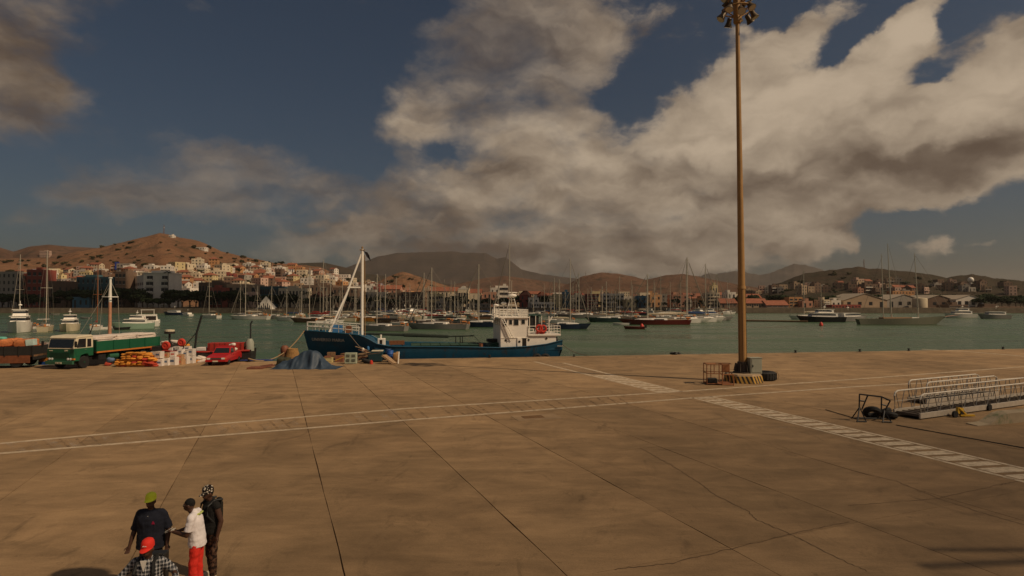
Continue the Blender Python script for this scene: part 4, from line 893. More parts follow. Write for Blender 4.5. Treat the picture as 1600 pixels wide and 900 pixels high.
for sy in (-1, 1):
    y = sy * (hw - .02)
    w_ = pane4('side_window', (-.25, y, 1.66), (-1.05, y, 1.66), (-1.05, y, 2.34), (-.42, y, 2.34), .02, (0, sy, 0), glass, cab)
    pane4('quarter_window', (-1.18, y, 1.68), (-1.55, y, 1.68), (-1.52, y, 2.30), (-1.18, y, 2.30), .02, (0, sy, 0), glass, cab)
    d_ = pane4('door', (-.22, sy * hw, .98), (-1.1, sy * hw, 1.18), (-1.1, sy * hw, 1.58), (-.14, sy * hw, 1.58), .012, (0, sy, 0), green, cab)
    m = MB(); m.box((-1.0, sy * (hw + .03), 1.48), (.16, .03, .03)); part('handle', m, steel, d_)
    m = MB(); m.tube((-.15, sy * hw, 2.2), (.12, sy * (hw + .28), 2.15), .015, n=4); m.tube((-.15, sy * hw, 1.7), (.12, sy * (hw + .28), 1.75), .015, n=4); m.box((.12, sy * (hw + .28), 1.95), (.05, .2, .45)); part('mirror', m, black, cab)
m = MB(); m.box((.015, 0, 1.13), (.03, 1.75, .36)); gr = part('grille', m, mat('dark_green', (.008, .05, .025), .5), cab, bevel=.01)
for k in range(4): m = MB(); m.box((.035, 0, 1.0 + k * .09), (.03, 1.7, .025)); part('grille_bar', m, green, gr)
bmp = MB(); bmp.box((.06, 0, .52), (.18, 2.46, .26)); bp_ = part('bumper', bmp, mat('bumper_green', (.03, .11, .06), .5, dirt=.3), tr, bevel=.03)
m = MB(); m.box((.16, 0, .50), (.02, .56, .13)); part('number_plate', m, cream, bp_); 
m = MB(); [m.box((.173, -.2 + k * .07, .50), (.008, .035, .07)) for k in range(6) if k != 2]; part('plate_characters', m, black, bp_, stuff=True)
for sy in (-1, 1):
    for k in range(2): m = MB(); m.lathe([(.1, 0), (.1, .03), (.05, .045)], 14, (.02, sy * (.72 + .23 * k), .79), (1, 0, 0)); part('headlight', m, mat('headlamp', (.7, .7, .65), .15, spec=.9), cab, smooth_=True)
    m = MB(); m.box((.025, sy * 1.13, .79), (.05, .14, .12)); m.box((-.04, sy * (hw + .01), .79), (.14, .03, .12)); part('indicator', m, orange, cab)
MT = Matrix.Rotation(R(90), 4, 'Z') @ Matrix.Rotation(R(90), 4, 'X')
textmesh('DAF', .17, 'badge', cream, cab, Matrix.Translation((.02, .55, 1.44)) @ MT)
m = MB(); m.box((.02, -.85, 1.44), (.02, .3, .06)); part('model_badge', m, cream, cab)
# chassis and bed
bz = 1.22; L0, L1 = -2.0, -8.7
m = MB(); m.bx(L1, -.6, -.45, -.3, .75, 1.0); m.bx(L1, -.6, .3, .45, .75, 1.0); m.bx(-3.0, -2.3, .55, 1.15, .55, .95); m.bx(L1 + .3, L1 + .4, -.9, .9, .5, .6); part('chassis', m, black, tr)
m = MB(); m.tube((-3.4, .95, .72), (-4.3, .95, .72), .25, n=12); part('fuel_tank', m, mat('bumper_green', (.03, .11, .06), .5, dirt=.3), tr, smooth_=True)
m = MB(); m.bx(L1, L0, -hw, hw, bz - .12, bz + .0); part('bed_floor', m, wood, tr)
for sy in (-1, 1):
    m = MB(); m.bx(L1, L0, sy * hw - .03, sy * hw + .03, bz + .0, bz + .82); sd = part('side_board', m, green, tr, bevel=.01)
    m = MB(); m.bx(L1, L0, sy * (hw + .04) - .03, sy * (hw + .04) + .03, bz - .12, bz - .0); part('orange_rail', m, orange, tr)
    for k in range(5): x_ = lerp(L0, L1, k / 4) ; m = MB(); m.bx(x_ - .05, x_ + .05, sy * (hw + .06) - .02, sy * (hw + .06) + .02, bz, bz + .84); part('stake', m, green, tr)
m = MB(); m.bx(L1 - .03, L1 + .03, -hw, hw, bz, bz + .82); part('tail_board', m, green, tr)
m = MB(); m.bx(L0 - .04, L0 + .05, -hw, hw, bz, bz + .95); part('head_board', m, mat('dark_green', (.008, .05, .025), .5), tr)
for x_ in (-1.0, -7.0):
    for sy in (-1, 1): wheel(tr, (x_, sy * 1.02, .48), .48, .28, mat('dark_green', (.008, .05, .025), .5), (0, 1, 0))
    if x_ < -5:
        for sy in (-1, 1): wheel(tr, (x_, sy * .70, .48), .48, .26, steel, (0, 1, 0))
m = MB(); [m.tube((x_, -1.0, .48), (x_, 1.0, .48), .07, n=8) for x_ in (-1.0,)]; part('front_axle', m, black, tr)
for sy in (-1, 1): m = MB(); m.prism([(-6.3, 1.0), (-6.5, 1.08), (-7.5, 1.08), (-7.7, 1.0), (-7.5, 1.05), (-6.5, 1.05)], sy * 1.2 - .2 * (sy > 0), sy * 1.2 + .2 * (sy < 0), 'y'); part('mudguard', m, black, tr)
# long white bags on the bed
XT = Matrix.Translation(tloc) @ Matrix.Rotation(yaw, 4, 'Z')
def sack_mesh(l, w, h, name, mtl, seed, n=14, k=10, sq=.65, rough=.06):
    r_ = random.Random(seed); m = MB(); vs = []
    for i in range(k + 1):
        p = -PI / 2 + PI * i / k
        for j in range(n):
            t = 2 * PI * j / n; e = lambda v: math.copysign(abs(v) ** sq, v)
            x = l / 2 * e(math.cos(p)) * e(math.cos(t)); y = w / 2 * e(math.cos(p)) * e(math.sin(t)); z = h / 2 * e(math.sin(p))
            f_ = 1 + rough * noise.noise(Vector((x * 3 + seed * 7, y * 3, z * 4))) * 1.6
            vs.append((x * f_, y * f_, z * f_ + rough * h * .6 * noise.noise(Vector((x * 5, y * 5 + seed, 0)))))
    m.add(vs, [(i * n + j, i * n + (j + 1) % n, (i + 1) * n + (j + 1) % n, (i + 1) * n + j) for i in range(k) for j in range(n)]); return m.mesh(name, mtl, flat=False)
wsack = mat('white_sack', (.68, .58, .50), .8, var=.14, scale=5, dirt=.12, dcol=(.5, .22, .16), rand=.08, bump=.3)
lay = []
for row in range(3):
    for c in range(2):
        for s_ in range(3):
            lay.append((lerp(L0 - 1.2, L1 + 1.1, s_ / 2) + .08 * (row % 2), -.55 + 1.1 * c, bz + .86 + .13 * row, row, c, s_))
bagm = [sack_mesh(2.25, 1.16, .17, 'long_bag', wsack, k, sq=.45, rough=.12) for k in range(3)]
lvl = ('bottom', 'middle', 'top'); sp3 = ('front', 'middle', 'rear')
m = MB(); m.bx(L1 + .1, L0 - .1, -hw + .05, hw - .05, bz, bz + .78); part('load_base', m, mat('sack_cloth', (.4, .33, .27), .9), tr)
for x, y, z, rw_, c, s_ in lay:
    o = link('long_bag', bagm[(rw_ + c + s_) % 3]); o.location = XT @ Vector((x, y, z)); o.rotation_euler = (0, 0, yaw + random.uniform(-.03, .03))
    tag(o, 'long white bag in the %s layer at the %s of the truck bed, %s row' % (lvl[rw_], sp3[s_], 'near' if c else 'far'), 'bag', 'long white bags on the green truck')

# ------------------------------------------------------------------ open truck cut by the left edge
p = G(52, 574); o2 = thing('open_truck', 'dark open-sided truck with rusty lower boards at the left edge', 'truck', Vector((p.x, p.y, 0)), math.atan2(-.25, -1))
f2 = Frame((p.x, p.y, 0), math.atan2(-.25, -1))
zz = lambda px, py: f2.s(px, py, 0)
bx_l = 6.8
darkp = mat('dark_sideboard', (.022, .02, .018), .7, var=.3); rb = mat('rust_red_board', (.17, .055, .022), .8, var=.3, dirt=.2)
m = MB(); m.bx(0, bx_l, -.03, .03, .98, zz(40, 541)[1]); part('side_board', m, darkp, o2, bevel=.01)
for k in range(7): m = MB(); m.bx(k * .95, k * .95 + .07, .03, .09, .9, zz(40, 541)[1] + .03); part('stake', m, darkp, o2)
m = MB(); m.bx(.25, bx_l, -.05, .05, .36, .96); part('lower_board', m, rb, o2, bevel=.01)
m = MB(); m.bx(0, .06, -2.3, 0, .6, zz(40, 541)[1]); part('tail_board', m, darkp, o2, bevel=.01)
m = MB(); m.bx(0, bx_l, -2.35, -.03, .85, 1.0); part('bed_floor', m, wood, o2)
m = MB(); m.bx(0, bx_l, -2.4, -2.34, .95, zz(40, 541)[1]); part('side_board', m, darkp, o2)
for x_ in (1.2, 4.6):
    for y_ in (.02 - .16, -2.15): wheel(o2, (x_, y_, .46), .46, .26, mat('blue_hub', (.03, .06, .16), .6), (0, 1, 0))
m = MB(); m.bx(.1, bx_l, -1.6, -.8, .5, .8); part('chassis', m, black, o2)
X2 = Matrix.Translation((p.x, p.y, 0)) @ Matrix.Rotation(math.atan2(-.25, -1), 4, 'Z')
osack = mat('orange_bundle', (.50, .17, .06), .8, var=.3, scale=4, rand=.15, bump=.4)
m = MB(); m.bx(.1, bx_l - .1, -2.3, -.08, 1.0, zz(40, 541)[1] - .02); part('load_base', m, osack, o2)
bm3 = sack_mesh(1.25, .8, .62, 'orange_bundle', osack, 5, rough=.2)
for k in range(5):
    for c in range(2):
        o = link('orange_bundle', bm3); o.location = X2 @ Vector((.95 + k * 1.12, -.5 - c * .85, zz(40, 541)[1] + .22 + .05 * (k % 2))); o.rotation_euler = (0, 0, f2.rz + random.uniform(-.2, .2)); tag(o, 'orange bundle on the open truck at the left, %s from its tail, %s side' % (ORD[k] if k else 'first', 'near' if c == 0 else 'far'), 'bundle', 'orange bundles on the left truck')
m = MB(); m.box((0, 0, 0), (.55, .6, .5)); o = link('polystyrene_box', m.mesh('polystyrene_box', mat('pale_blue_foam', (.46, .60, .56), .7), .03)); o.location = X2 @ Vector((.35, -.4, zz(40, 541)[1] + .28)); o.rotation_euler = (0, .1, f2.rz); tag(o, 'pale blue foam box on the tail corner of the left truck', 'box')
o = link('teal_sack', sack_mesh(.8, .6, .28, 'teal_sack', mat('teal_cloth', (.12, .38, .30), .8), 9)); o.location = X2 @ Vector((2.5, -.55, zz(40, 541)[1] + .62)); tag(o, 'small teal sack on top of the orange load at the left edge', 'sack')
# stacked plastic fish crates between the trucks
ccols = [('blue', (.02, .08, .30)), ('orange', (.50, .20, .03)), ('orange', (.50, .20, .03)), ('white', (.6, .55, .48)), ('brown', (.2, .10, .06)), ('white', (.6, .55, .48)), ('grey', (.35, .3, .27))]
def crate_mesh(l, w, h, mtl, name='crate'):
    m = MB(); t = .03
    m.bx(-l / 2, l / 2, -w / 2, w / 2, 0, t)
    m.bx(-l / 2, l / 2, -w / 2, -w / 2 + t, t, h); m.bx(-l / 2, l / 2, w / 2 - t, w / 2, t, h); m.bx(-l / 2, -l / 2 + t, -w / 2 + t, w / 2 - t, t, h); m.bx(l / 2 - t, l / 2, -w / 2 + t, w / 2 - t, t, h)
    for z in (h * .35, h - .03): 
        m.bx(-l / 2 - .015, l / 2 + .015, -w / 2 - .015, -w / 2, z, z + .03); m.bx(-l / 2 - .015, l / 2 + .015, w / 2, w / 2 + .015, z, z + .03)
    return m.mesh(name, mtl)
cp = G(57, 571); z = 0
for k, (cn_, cc) in enumerate(ccols):
    o = link('crate', crate_mesh(.62, .42, .255, mat('plastic_%s' % cn_, cc, .55, var=.12, dirt=.15))); o.location = (cp.x + random.uniform(-.03, .03), cp.y + .8, z); o.rotation_euler = (0, 0, random.uniform(-.1, .1) + .1); z += .262
    tag(o, '%s plastic crate, %s in the stack beside the green truck cab' % (cn_, ('bottom', 'second', 'third', 'fourth', 'fifth', 'sixth', 'topmost')[k]), 'crate', 'crates stacked beside the green truck')

# ------------------------------------------------------------------ cargo heap
ysack = mat('yellow_net_sack', (.62, .25, .035), .8, var=.25, scale=14, rand=.22, bump=.6); rsack = mat('red_net_sack', (.48, .06, .03), .8, var=.3, scale=14, rand=.25, bump=.6)
sm = [sack_mesh(.78, .46, .17, 'net_sack', ysack, k, rough=.16) for k in range(4)]; smr = [sack_mesh(.78, .46, .17, 'net_sack', rsack, k, rough=.16) for k in range(4)]
rs = random.Random(11)
base = G(208, 573.5); cnt = {}
its = []
for col in range(7):
    x = base.x - 1.28 + col * .44; rows = (4, 7, 8, 8, 8, 7, 5)[col]
    for dep in range(2):
        for k in range(rows - dep):
            red = (col >= 5 and k < rows - 2) or (col == 3 and k in (2, 5)) or (col == 4 and k in (3,)) or (col == 1 and k == 0)
            o = link('net_sack', (smr if red else sm)[rs.randrange(4)]); o.location = (x + rs.uniform(-.05, .05), base.y + .35 + dep * .75 + rs.uniform(-.04, .04), .08 + k * .145); o.rotation_euler = (rs.uniform(-.08, .08), rs.uniform(-.1, .1), R(90 if (k + dep) % 3 else 4) + rs.uniform(-.15, .15))
            tag(o, '%s net sack, column %s from the truck, %s up, %s rank of the mound' % ('red' if red else 'yellow', ('one', 'two', 'three', 'four', 'five', 'six', 'seven')[col], ('lowest', 'second', 'third', 'fourth', 'fifth', 'sixth', 'seventh', 'eighth')[k], 'front' if dep == 0 else 'back'), 'sack', 'net sacks in the orange mound')
# white cartons and parcels
carton = mat('white_carton', (.66, .60, .54), .7, var=.10, scale=6, rand=.12, dirt=.10, dcol=(.35, .22, .15)); card = mat('brown_carton', (.42, .24, .12), .8, var=.15, rand=.2); blueprint = mat('blue_print', (.10, .14, .22), .7); redp = mat('red_print', (.5, .08, .05), .7)
def carton_thing(x, y, z, w_, d_, h_, mtl, strip, rz, label):
    t_ = thing('carton', label, 'carton', (x, y, z), rz, 'cartons heaped on the quay')
    m = MB(); m.box((0, 0, h_ / 2), (w_, d_, h_)); part('box', m, mtl, t_, bevel=.012)
    m = MB(); m.box((0, -d_ / 2 - .004, h_ * .55), (w_ * .6, .008, h_ * .28)); part('print', m, strip, t_)
    m = MB(); m.box((0, 0, h_ + .003), (.06, d_, .006)); part('tape', m, card, t_)
carts = [(234, 572, 0, .50, .62, 0, 0), (246, 572.5, 0, .50, .55, 0, 0), (245, 572, .62, .50, .55, 0, 0), (257, 571.5, 0, .46, .60, 0, 0), (268, 571, 0, .55, .66, 0, 0), (257, 571, .62, .4, .4, 1, 1), (268, 570.5, .68, .45, .4, 0, 1), (279, 570, 0, .50, .45, 1, 1), (278, 570, .46, .46, .36, 1, 1), (287, 569, 0, .45, .62, 0, 0), (279, 569, .84, .40, .35, 0, 0), (287, 568.5, .64, .42, .42, 0, 0), (296, 568, 0, .48, .66, 0, 0), (296, 568, .68, .46, .55, 0, 0), (290, 568, 1.1, .42, .34, 0, 0),
         (239, 566, 0, .6, .9, 0, 0), (250, 565, 0, .6, 1.1, 0, 1), (262, 565, 0, .6, 1.2, 0, 0), (274, 564, 0, .6, 1.25, 0, 0), (238, 560, .0, .7, 1.15, 0, 0), (222, 560, 0, .7, 1.25, 0, 0), (230, 559, 0, .7, 1.4, 0, 0), (250, 560, 0, .8, 1.45, 0, 0), (264, 560, 0, .8, 1.5, 0, 0), (276, 560, 0, .8, 1.35, 0, 0)]
rank = lambda py: 'front rank' if py > 567.6 else ('middle rank' if py > 563 else 'back rank')
seen = {}
for px, py, z, w_, h_, br, rd in carts:
    q = G(px, py); key = (rank(py), z > 0, br); n_ = seen.setdefault(key, 0); seen[key] += 1
    carton_thing(q.x, q.y + .35, z, w_, .5, h_, card if br else carton, redp if rd else blueprint, rs.uniform(-.15, .15), '%s carton, %s from the left %s of the %s of cartons' % ('brown' if br else 'white', ORD[n_] if n_ else 'first', 'in the upper layer' if z else 'on the ground', rank(py)))
for px, py, z, c_, n2_, lb in ((306, 567, .12, ysack, 1, 'yellow sack on the ground left of the red pickup'), (313, 567, .12, wsack, 2, 'white sack on the ground touching the red pickup nose'), (311, 566, .36, wsack, 3, 'upper white sack left of the red pickup'), (303, 567, .34, wsack, 4, 'white sack lying on the yellow sack near the cartons'), (285, 562, 1.25, ysack, 5, 'yellow plastic sack on top of the cartons'), (255, 561, 1.5, wsack, 6, 'grey-white sack on top of the left cartons'), (270, 561, 1.55, wsack, 7, 'grey-white sack on top of the middle cartons'), (226, 560, 1.3, wsack, 8, 'white sack on top of the cartons behind the net sacks')):
    q = G(px, py); o = link('sack', sack_mesh(.85, .5, .3, 'sack', c_, n2_, rough=.2)); o.location = (q.x, q.y + .4, z); o.rotation_euler = (0, rs.uniform(-.2, .2), rs.uniform(-.3, .3)); tag(o, lb, 'sack')
q = G(318, 561); fz = thing('chest_freezer', 'long white chest freezer behind the red pickup', 'freezer', (q.x, q.y + .5, 0), .05)
m = MB(); m.box((0, 0, .42), (1.9, .7, .84)); part('body', m, white, fz, bevel=.04); m = MB(); m.box((0, 0, .89), (1.94, .74, .1)); part('lid', m, white_clean, fz, bevel=.03)
# crouching figure's bags by the truck
for px, z, c_, lb in ((166, .2, mat('coral_cloth', (.62, .10, .06), .8), 'coral red bag on the ground under the rear of the green truck'), (170, .48, mat('blue_cloth', (.12, .18, .30), .8), 'blue-grey bag on top of the coral red bag'), (184, .15, orange, 'orange sack end lying left of the net sack mound')):
    q = G(px, 572); o = link('bag', sack_mesh(.48, .4, .36, 'bag', c_, px, rough=.3)); o.location = (q.x, q.y + .2, z); o.rotation_euler = (.2, .3, .3); tag(o, lb, 'bag')

# ------------------------------------------------------------------ red pickup
red = mat('pickup_red', (.42, .016, .016), .32, var=.08, dirt=.08, spec=.5)
pp = G(337, 571.5); pyaw = math.atan2(-.99, .13)
pk = thing('pickup', 'small red pickup truck with loaded bed', 'pickup', Vector((pp.x, pp.y, 0)), pyaw)
m = MB(); hw = .80
def sect(x, zb_, zt_, w_, tw): return [(x, -w_, zb_), (x, -w_ - .02, (zb_ + zt_) / 2), (x, -tw, zt_), (x, tw, zt_), (x, w_ + .02, (zb_ + zt_) / 2), (x, w_, zb_)]
m.loft([sect(.0, .34, .62, .70, .68), sect(-.06, .30, .72, .78, .74), sect(-.5, .28, .80, .80, .74), sect(-1.25, .28, .88, .80, .74), sect(-2.35, .28, .88, .80, .76), sect(-4.1, .30, .88, .80, .77), sect(-4.2, .36, .86, .78, .76)])
bd = part('body', m, red, pk, bevel=.02)
m = MB(); m.loft([[(-1.2, -.72, .86), (-1.2, .72, .86), (-2.45, .72, .86), (-2.45, -.72, .86)], [(-1.68, -.60, 1.36), (-1.68, .60, 1.36), (-2.32, .60, 1.36), (-2.32, -.60, 1.36)], [(-1.75, -.55, 1.40), (-1.75, .55, 1.40), (-2.26, .55, 1.40), (-2.26, -.55, 1.40)]]); cabn = part('cab', m, red, pk, bevel=.02)
pane4('windscreen', (-1.27, -.62, .93), (-1.27, .62, .93), (-1.64, .54, 1.32), (-1.64, -.54, 1.32), .02, (1, 0, .95), glass, cabn)
for sy in (-1, 1):
    pane4('side_window', (-1.42, sy * .70, .94), (-2.28, sy * .70, .94), (-2.22, sy * .617, 1.31), (-1.74, sy * .617, 1.31), .02, (0, sy, .2), glass, cabn)
    m = MB(); m.box((-1.35, sy * .84, 1.0), (.12, .14, .1)); part('mirror', m, black, cabn)
    m = MB(); m.box((.0, sy * .56, .58), (.06, .26, .14)); part('headlight', m, mat('headlamp', (.7, .7, .65), .15, spec=.9), bd, bevel=.01)
    m = MB(); m.box((-.02, sy * .73, .58), (.08, .08, .13)); part('indicator', m, orange, bd)
    m = MB(); m.box((-1.8, sy * .825, .78), (.14, .02, .03)); part('door_handle', m, black, bd)
    for x_ in (-.78, -3.3): wheel(pk, (x_, sy * .72, .30), .30, .18, steel, (0, 1, 0))
m = MB(); m.box((.01, 0, .58), (.04, .82, .12)); g_ = part('grille', m, black, bd)
for k in range(3): m = MB(); m.box((.035, 0, .54 + k * .04), (.012, .8, .012)); part('grille_bar', m, steel, g_)
m = MB(); m.box((.05, 0, .40), (.12, 1.6, .14)); bq = part('bumper', m, red, pk, bevel=.02); m = MB(); m.box((.12, 0, .38), (.015, .42, .10)); part('number_plate', m, cream, bq)
m = MB(); m.bx(-2.5, -2.44, -.7, .7, .86, 1.45); m.tube((-2.47, -.68, 1.45), (-2.47, .68, 1.45), .03); part('roll_bar', m, red, pk)
XP = Matrix.Translation((pp.x, pp.y, 0)) @ Matrix.Rotation(pyaw, 4, 'Z')
for x_, y_, z_, c_, lb in ((-2.9, .3, 1.02, wsack, 'white sack at the front right of the red pickup bed'), (-2.9, -.35, 1.02, wsack, 'white sack at the front left of the red pickup bed'), (-3.5, .2, 1.05, wsack, 'white sack in the middle of the red pickup bed'), (-3.3, .1, 1.28, mat('olive_cloth', (.16, .15, .10), .9), 'olive bag on top of the sacks in the red pickup'), (-3.9, .1, 1.1, mat('olive_cloth', (.16, .15, .10), .9), 'olive bag at the tail of the red pickup bed')):
    o = link('sack', sack_mesh(.7, .5, .32, 'sack', c_, int(-x_ * 10), rough=.25)); o.location = XP @ Vector((x_, y_, z_)); o.rotation_euler = (.1, .1, rs.uniform(0, 3)); tag(o, lb, 'sack', 'sacks in the red pickup')
for k in range(3): o = link('white_bundle', sack_mesh(.34, .3, .26, 'white_bundle', white, 40 + k)); o.location = XP @ Vector((-3.2 - .3 * k, .35 - .2 * k, 1.5 - .06 * k)); tag(o, ('front', 'middle', 'rear')[k] + ' round white bundle on top of the red pickup load', 'bundle')

# ------------------------------------------------------------------ low black and red workboat behind the cargo
q = G(327, 560); wb = edge_at((q - E1).dot(ED)) + EN * 2.0; wb.z = WZ
def hull_mesh(L, B, free, draft=.4, rise=.35, tr_=.75, rake=.12, n=16, deck=True, fine_=2.0, sternz=1.08):
    m = MB(); rg = []
    for i in range(n + 1):
        t = i / n; x = -L / 2 + L * t
        b = B / 2 * (tr_ + (1 - tr_) * smooth(t / .45)) if t < .45 else B / 2 * (1 - ((t - .45) / .55) ** fine_)
        b = max(b, .01); z = free * (1 + rise * t * t * 1.2 + (sternz - 1) * (1 - t) ** 2)
        rk = lambda q: -L * rake * max(0, (t - .55) / .45) ** 2 * (1 - q) + L * .04 * (1 - q) * max(0, 1 - t * 4)
        pts = [(x + rk(0), 0, -draft), (x + rk(.3), b * .62, -draft * .4), (x + rk(.45), b * .9, .05), (x + rk(1), b, z), (x, b * .93, z), (x, b * .90, z - free * .12), (x, 0, z - free * .05)]
        rg.append(pts + [(p[0], -p[1], p[2]) for p in pts[1:-1][::-1]])
    m.loft(rg); return m
workb = thing('workboat', 'low black workboat with red deck gear behind the white cartons', 'boat', wb, math.atan2(ED.y, ED.x) + PI)
hb = hull_mesh(8.6, 2.6, 2.75, rise=.08); part('hull', hb, mat('black_hull', (.025, .02, .018), .6, var=.3), workb, smooth_=True)
rl = mat('red_deck_paint', (.36, .03, .02), .6, var=.25, dirt=.2)
m = MB(); m.path([(-4.2, 1.0, 2.9), (-1, 1.3, 2.85), (2, 1.2, 2.9), (4.2, .1, 3.05)], .09, 6); part('gunwale', m, rl, workb, smooth_=True)
m = MB(); m.box((-2.1, .3, 3.2), (2.9, 1.1, .75)); cc_ = part('crate_rack', m, rl, workb, bevel=.03)
for k in range(7): m = MB(); m.box((-3.4 + k * .43, .87, 3.2), (.06, .04, .75)); part('rack_bar', m, mat('dark_red', (.2, .02, .015), .7), cc_)
m = MB(); m.box((-.1, .4, 3.05), (.8, .8, .3)); part('pale_cover', m, carton, workb, bevel=.05)
m = MB(); m.tube((2.6, .4, 2.8), (2.6, .4, 4.5), .09, n=8); m.lathe([(.1, 0), (.42, .02), (.42, .22), (.1, .25)], 16, (2.6, .4, 4.4)); m.box((2.6, .4, 3.2), (.35, .3, .8)); part('lamp_post', m, mat('black_hull', (.025, .02, .018), .6), workb); m = MB(); m.lathe([(.40, .2), (.40, .34), (.05, .38)], 16, (2.6, .4, 4.42)); part('lamp_cap', m, cream, workb)
for x_, z_, r_, in ((2.75, 3.4, .36), (1.5, 3.65, .33)): m = MB(); m.torus((x_, .75, z_), r_ * .7, .14, 18, 8, (.2, 1, 0)); m.ell((x_, .7, z_), (r_ * .75, .18, r_ * .9)); part('red_buoy', m, mat('lifebuoy_red', (.55, .045, .025), .6), workb, smooth_=True)
m = MB(); m.path([(.6, .2, 2.9), (.45, .2, 4.5), (.05, .2, 6.0)], .09, 6); m.tube((1.6, .3, 3.0), (.4, .2, 4.6), .04); part('aerial_mast', m, black, workb)
m = MB(); m.lathe([(.38, 2.8), (.36, 3.6), (.2, 3.9)], 14, (-4.0, .2, 0)); part('cowl', m, mat('cabinet_grey', (.30, .31, .25)), workb, smooth_=True); m = MB(); m.path([(-4.05, .2, 3.8), (-4.05, .2, 5.2), (-4.2, .2, 5.5)], .07, 6); part('exhaust', m, black, workb, smooth_=True)
m = MB(); m.box((3.3, .1, 3.1), (1.2, 1.3, .5)); part('deck_box', m, mat('black_hull', (.025, .02, .018), .6), workb, bevel=.05)
m = MB()
for k in range(9): m.ell((-3.7 + rs.uniform(-.5, .5), rs.uniform(-.4, .4), 3.0 + rs.uniform(0, .5)), (.32, .28, .2), 8, 5)
part('net_heap', m, mat('dark_net', (.05, .05, .03), .95, var=.4), workb, stuff=True)
# fishing boat whose mast stands behind the green truck
q = G(172, 570); fb = edge_at((q - E1).dot(ED)) + EN * 16; fb = D(171, 540, fb.y); fb.z = WZ
fbt = thing('fishing_boat', 'dark fishing boat behind the green truck, with a tall white mast', 'boat', fb, 3.5)
part('hull', hull_mesh(11, 3.4, 2.1, rise=.3), mat('black_hull', (.025, .02, .018), .6, var=.3), fbt, smooth_=True)
zt = D(171, 435, fb.y).z - WZ; zc = D(171, 464, fb.y).z - WZ; zo = D(171, 472, fb.y).z - WZ
m = MB(); m.tube((0, 0, 1.8), (0, 0, zo), .20, .16, 10); part('mast_foot', m, mat('salmon_paint', (.50, .24, .14), .6), fbt, smooth_=True)
m = MB(); m.tube((0, 0, zo), (0, 0, zt), .16, .12, 10); m.lathe([(.2, 0), (.2, .12)], 10, (0, 0, zt)); part('mast', m, white_clean, fbt, smooth_=True)
m = MB(); m.torus((0, 0, zc), .75, .05, 4, 5); m.tube((-.75, 0, zc), (.75, 0, zc), .045); m.tube((0, -.75, zc), (0, .75, zc), .045); part('spreader', m, white_clean, fbt)
m = MB()
for s_ in (-1, 1): m.tube((s_ * .75, 0, zc), (0, 0, zt - .2), .015, n=4); m.tube((0, s_ * .75, zc), (0, 0, zt - .2), .015, n=4); m.tube((s_ * .75, 0, zc), (s_ * 1.0, 0, 2.0), .02, n=4)
m.tube((0, 0, zt - .8), (3.0, .2, 3.2), .02, n=4)
part('rigging', m, alu, fbt, stuff=True)
m = MB(); m.tube((2.4, 0, 2.0), (1.5, .1, 4.7), .07, .05); part('boom', m, black, fbt); m = MB(); m.box((-1.6, 0, 3.0), (2.4, 1.8, 1.2)); part('covered_cabin', m, darkp, fbt, bevel=.1)

# ------------------------------------------------------------------ blue tarpaulin heap
def tarp():
    m = MB(); x0_, x1_ = G(421, 577).x, G(528, 576).x; y0_ = G(470, 577).y; nx, ny = 70, 26; vs = []
    cr = [(421, 0), (426, .25), (432, .46), (441, .56), (452, .74), (460, 1.02), (468, 1.30), (477, 1.42), (488, 1.40), (494, 1.22), (499, .86), (505, .48), (512, .24), (520, .12), (528, 0)]
    for j in range(ny + 1):
        t = j / ny
        for i in range(nx + 1):
            s_ = i / nx; px = lerp(421, 528, s_); x = lerp(x0_, x1_, s_); h = prof(cr, px)
            u = min(1, t * 2.2); pr_ = smooth(u) ** .8 if t < .55 else smooth((1 - t) / .45)
            fold = (.26 * noise.noise(Vector((px * .085 + t * 2.5, t * 2.2, 1))) + .10 * noise.noise(Vector((px * .22 - t * 4, t * 4, 5)))) * (1.15 - abs(pr_ - .45))
            z = max(.012 + .02 * abs(math.sin(px)), h * pr_ + fold * min(1, h * 1.5) * (1 if 0 < t < 1 else 0))
            if t == 0 or t == 1: z = .01
            vs.append((x, y0_ - .1 + 2.3 * t + .35 * noise.noise(Vector((px * .1, 0, 3))) * (1 - t) * min(1, h + .2), z))
    w_ = nx + 1; m.add(vs, [(j * w_ + i, j * w_ + i + 1, (j + 1) * w_ + i + 1, (j + 1) * w_ + i) for j in range(ny) for i in range(nx)])
    return m
o = link('tarpaulin', tarp().mesh('tarpaulin', mat('blue_tarpaulin', (.034, .055, .085), .55, var=.15, dirt=.2, dcol=(.09, .075, .06)), flat=False)); tag(o, 'large blue-grey tarpaulin thrown over a heap left of the bow', 'tarpaulin')
q = G(435, 573); o = link('fishing_net', sack_mesh(1.0, .9, .75, 'fishing_net', mat('dark_net', (.05, .05, .03), .95, var=.4), 3, rough=.4)); o.location = (q.x, q.y + 1.0, .3); tag(o, 'dark bundled net at the left end of the blue tarpaulin', 'net')
q = G(446, 560); br = mat('brown_leather', (.20, .075, .04), .6, var=.3)
m = MB(); m.lathe([(.3, 0), (.38, .25), (.34, .6), (.2, .75)], 14); o = link('brown_buoy', m.mesh('brown_buoy', br, flat=False)); o.location = (q.x, q.y - .2, .45); tag(o, 'round brown buoy behind the left end of the blue tarpaulin', 'buoy')
m = MB(); m.box((0, 0, .22), (.9, .7, .44)); o = link('wooden_box', m.mesh('wooden_box', wood, .02)); o.location = (q.x, q.y - .2, 0); tag(o, 'brown wooden box carrying the round brown buoy', 'box')
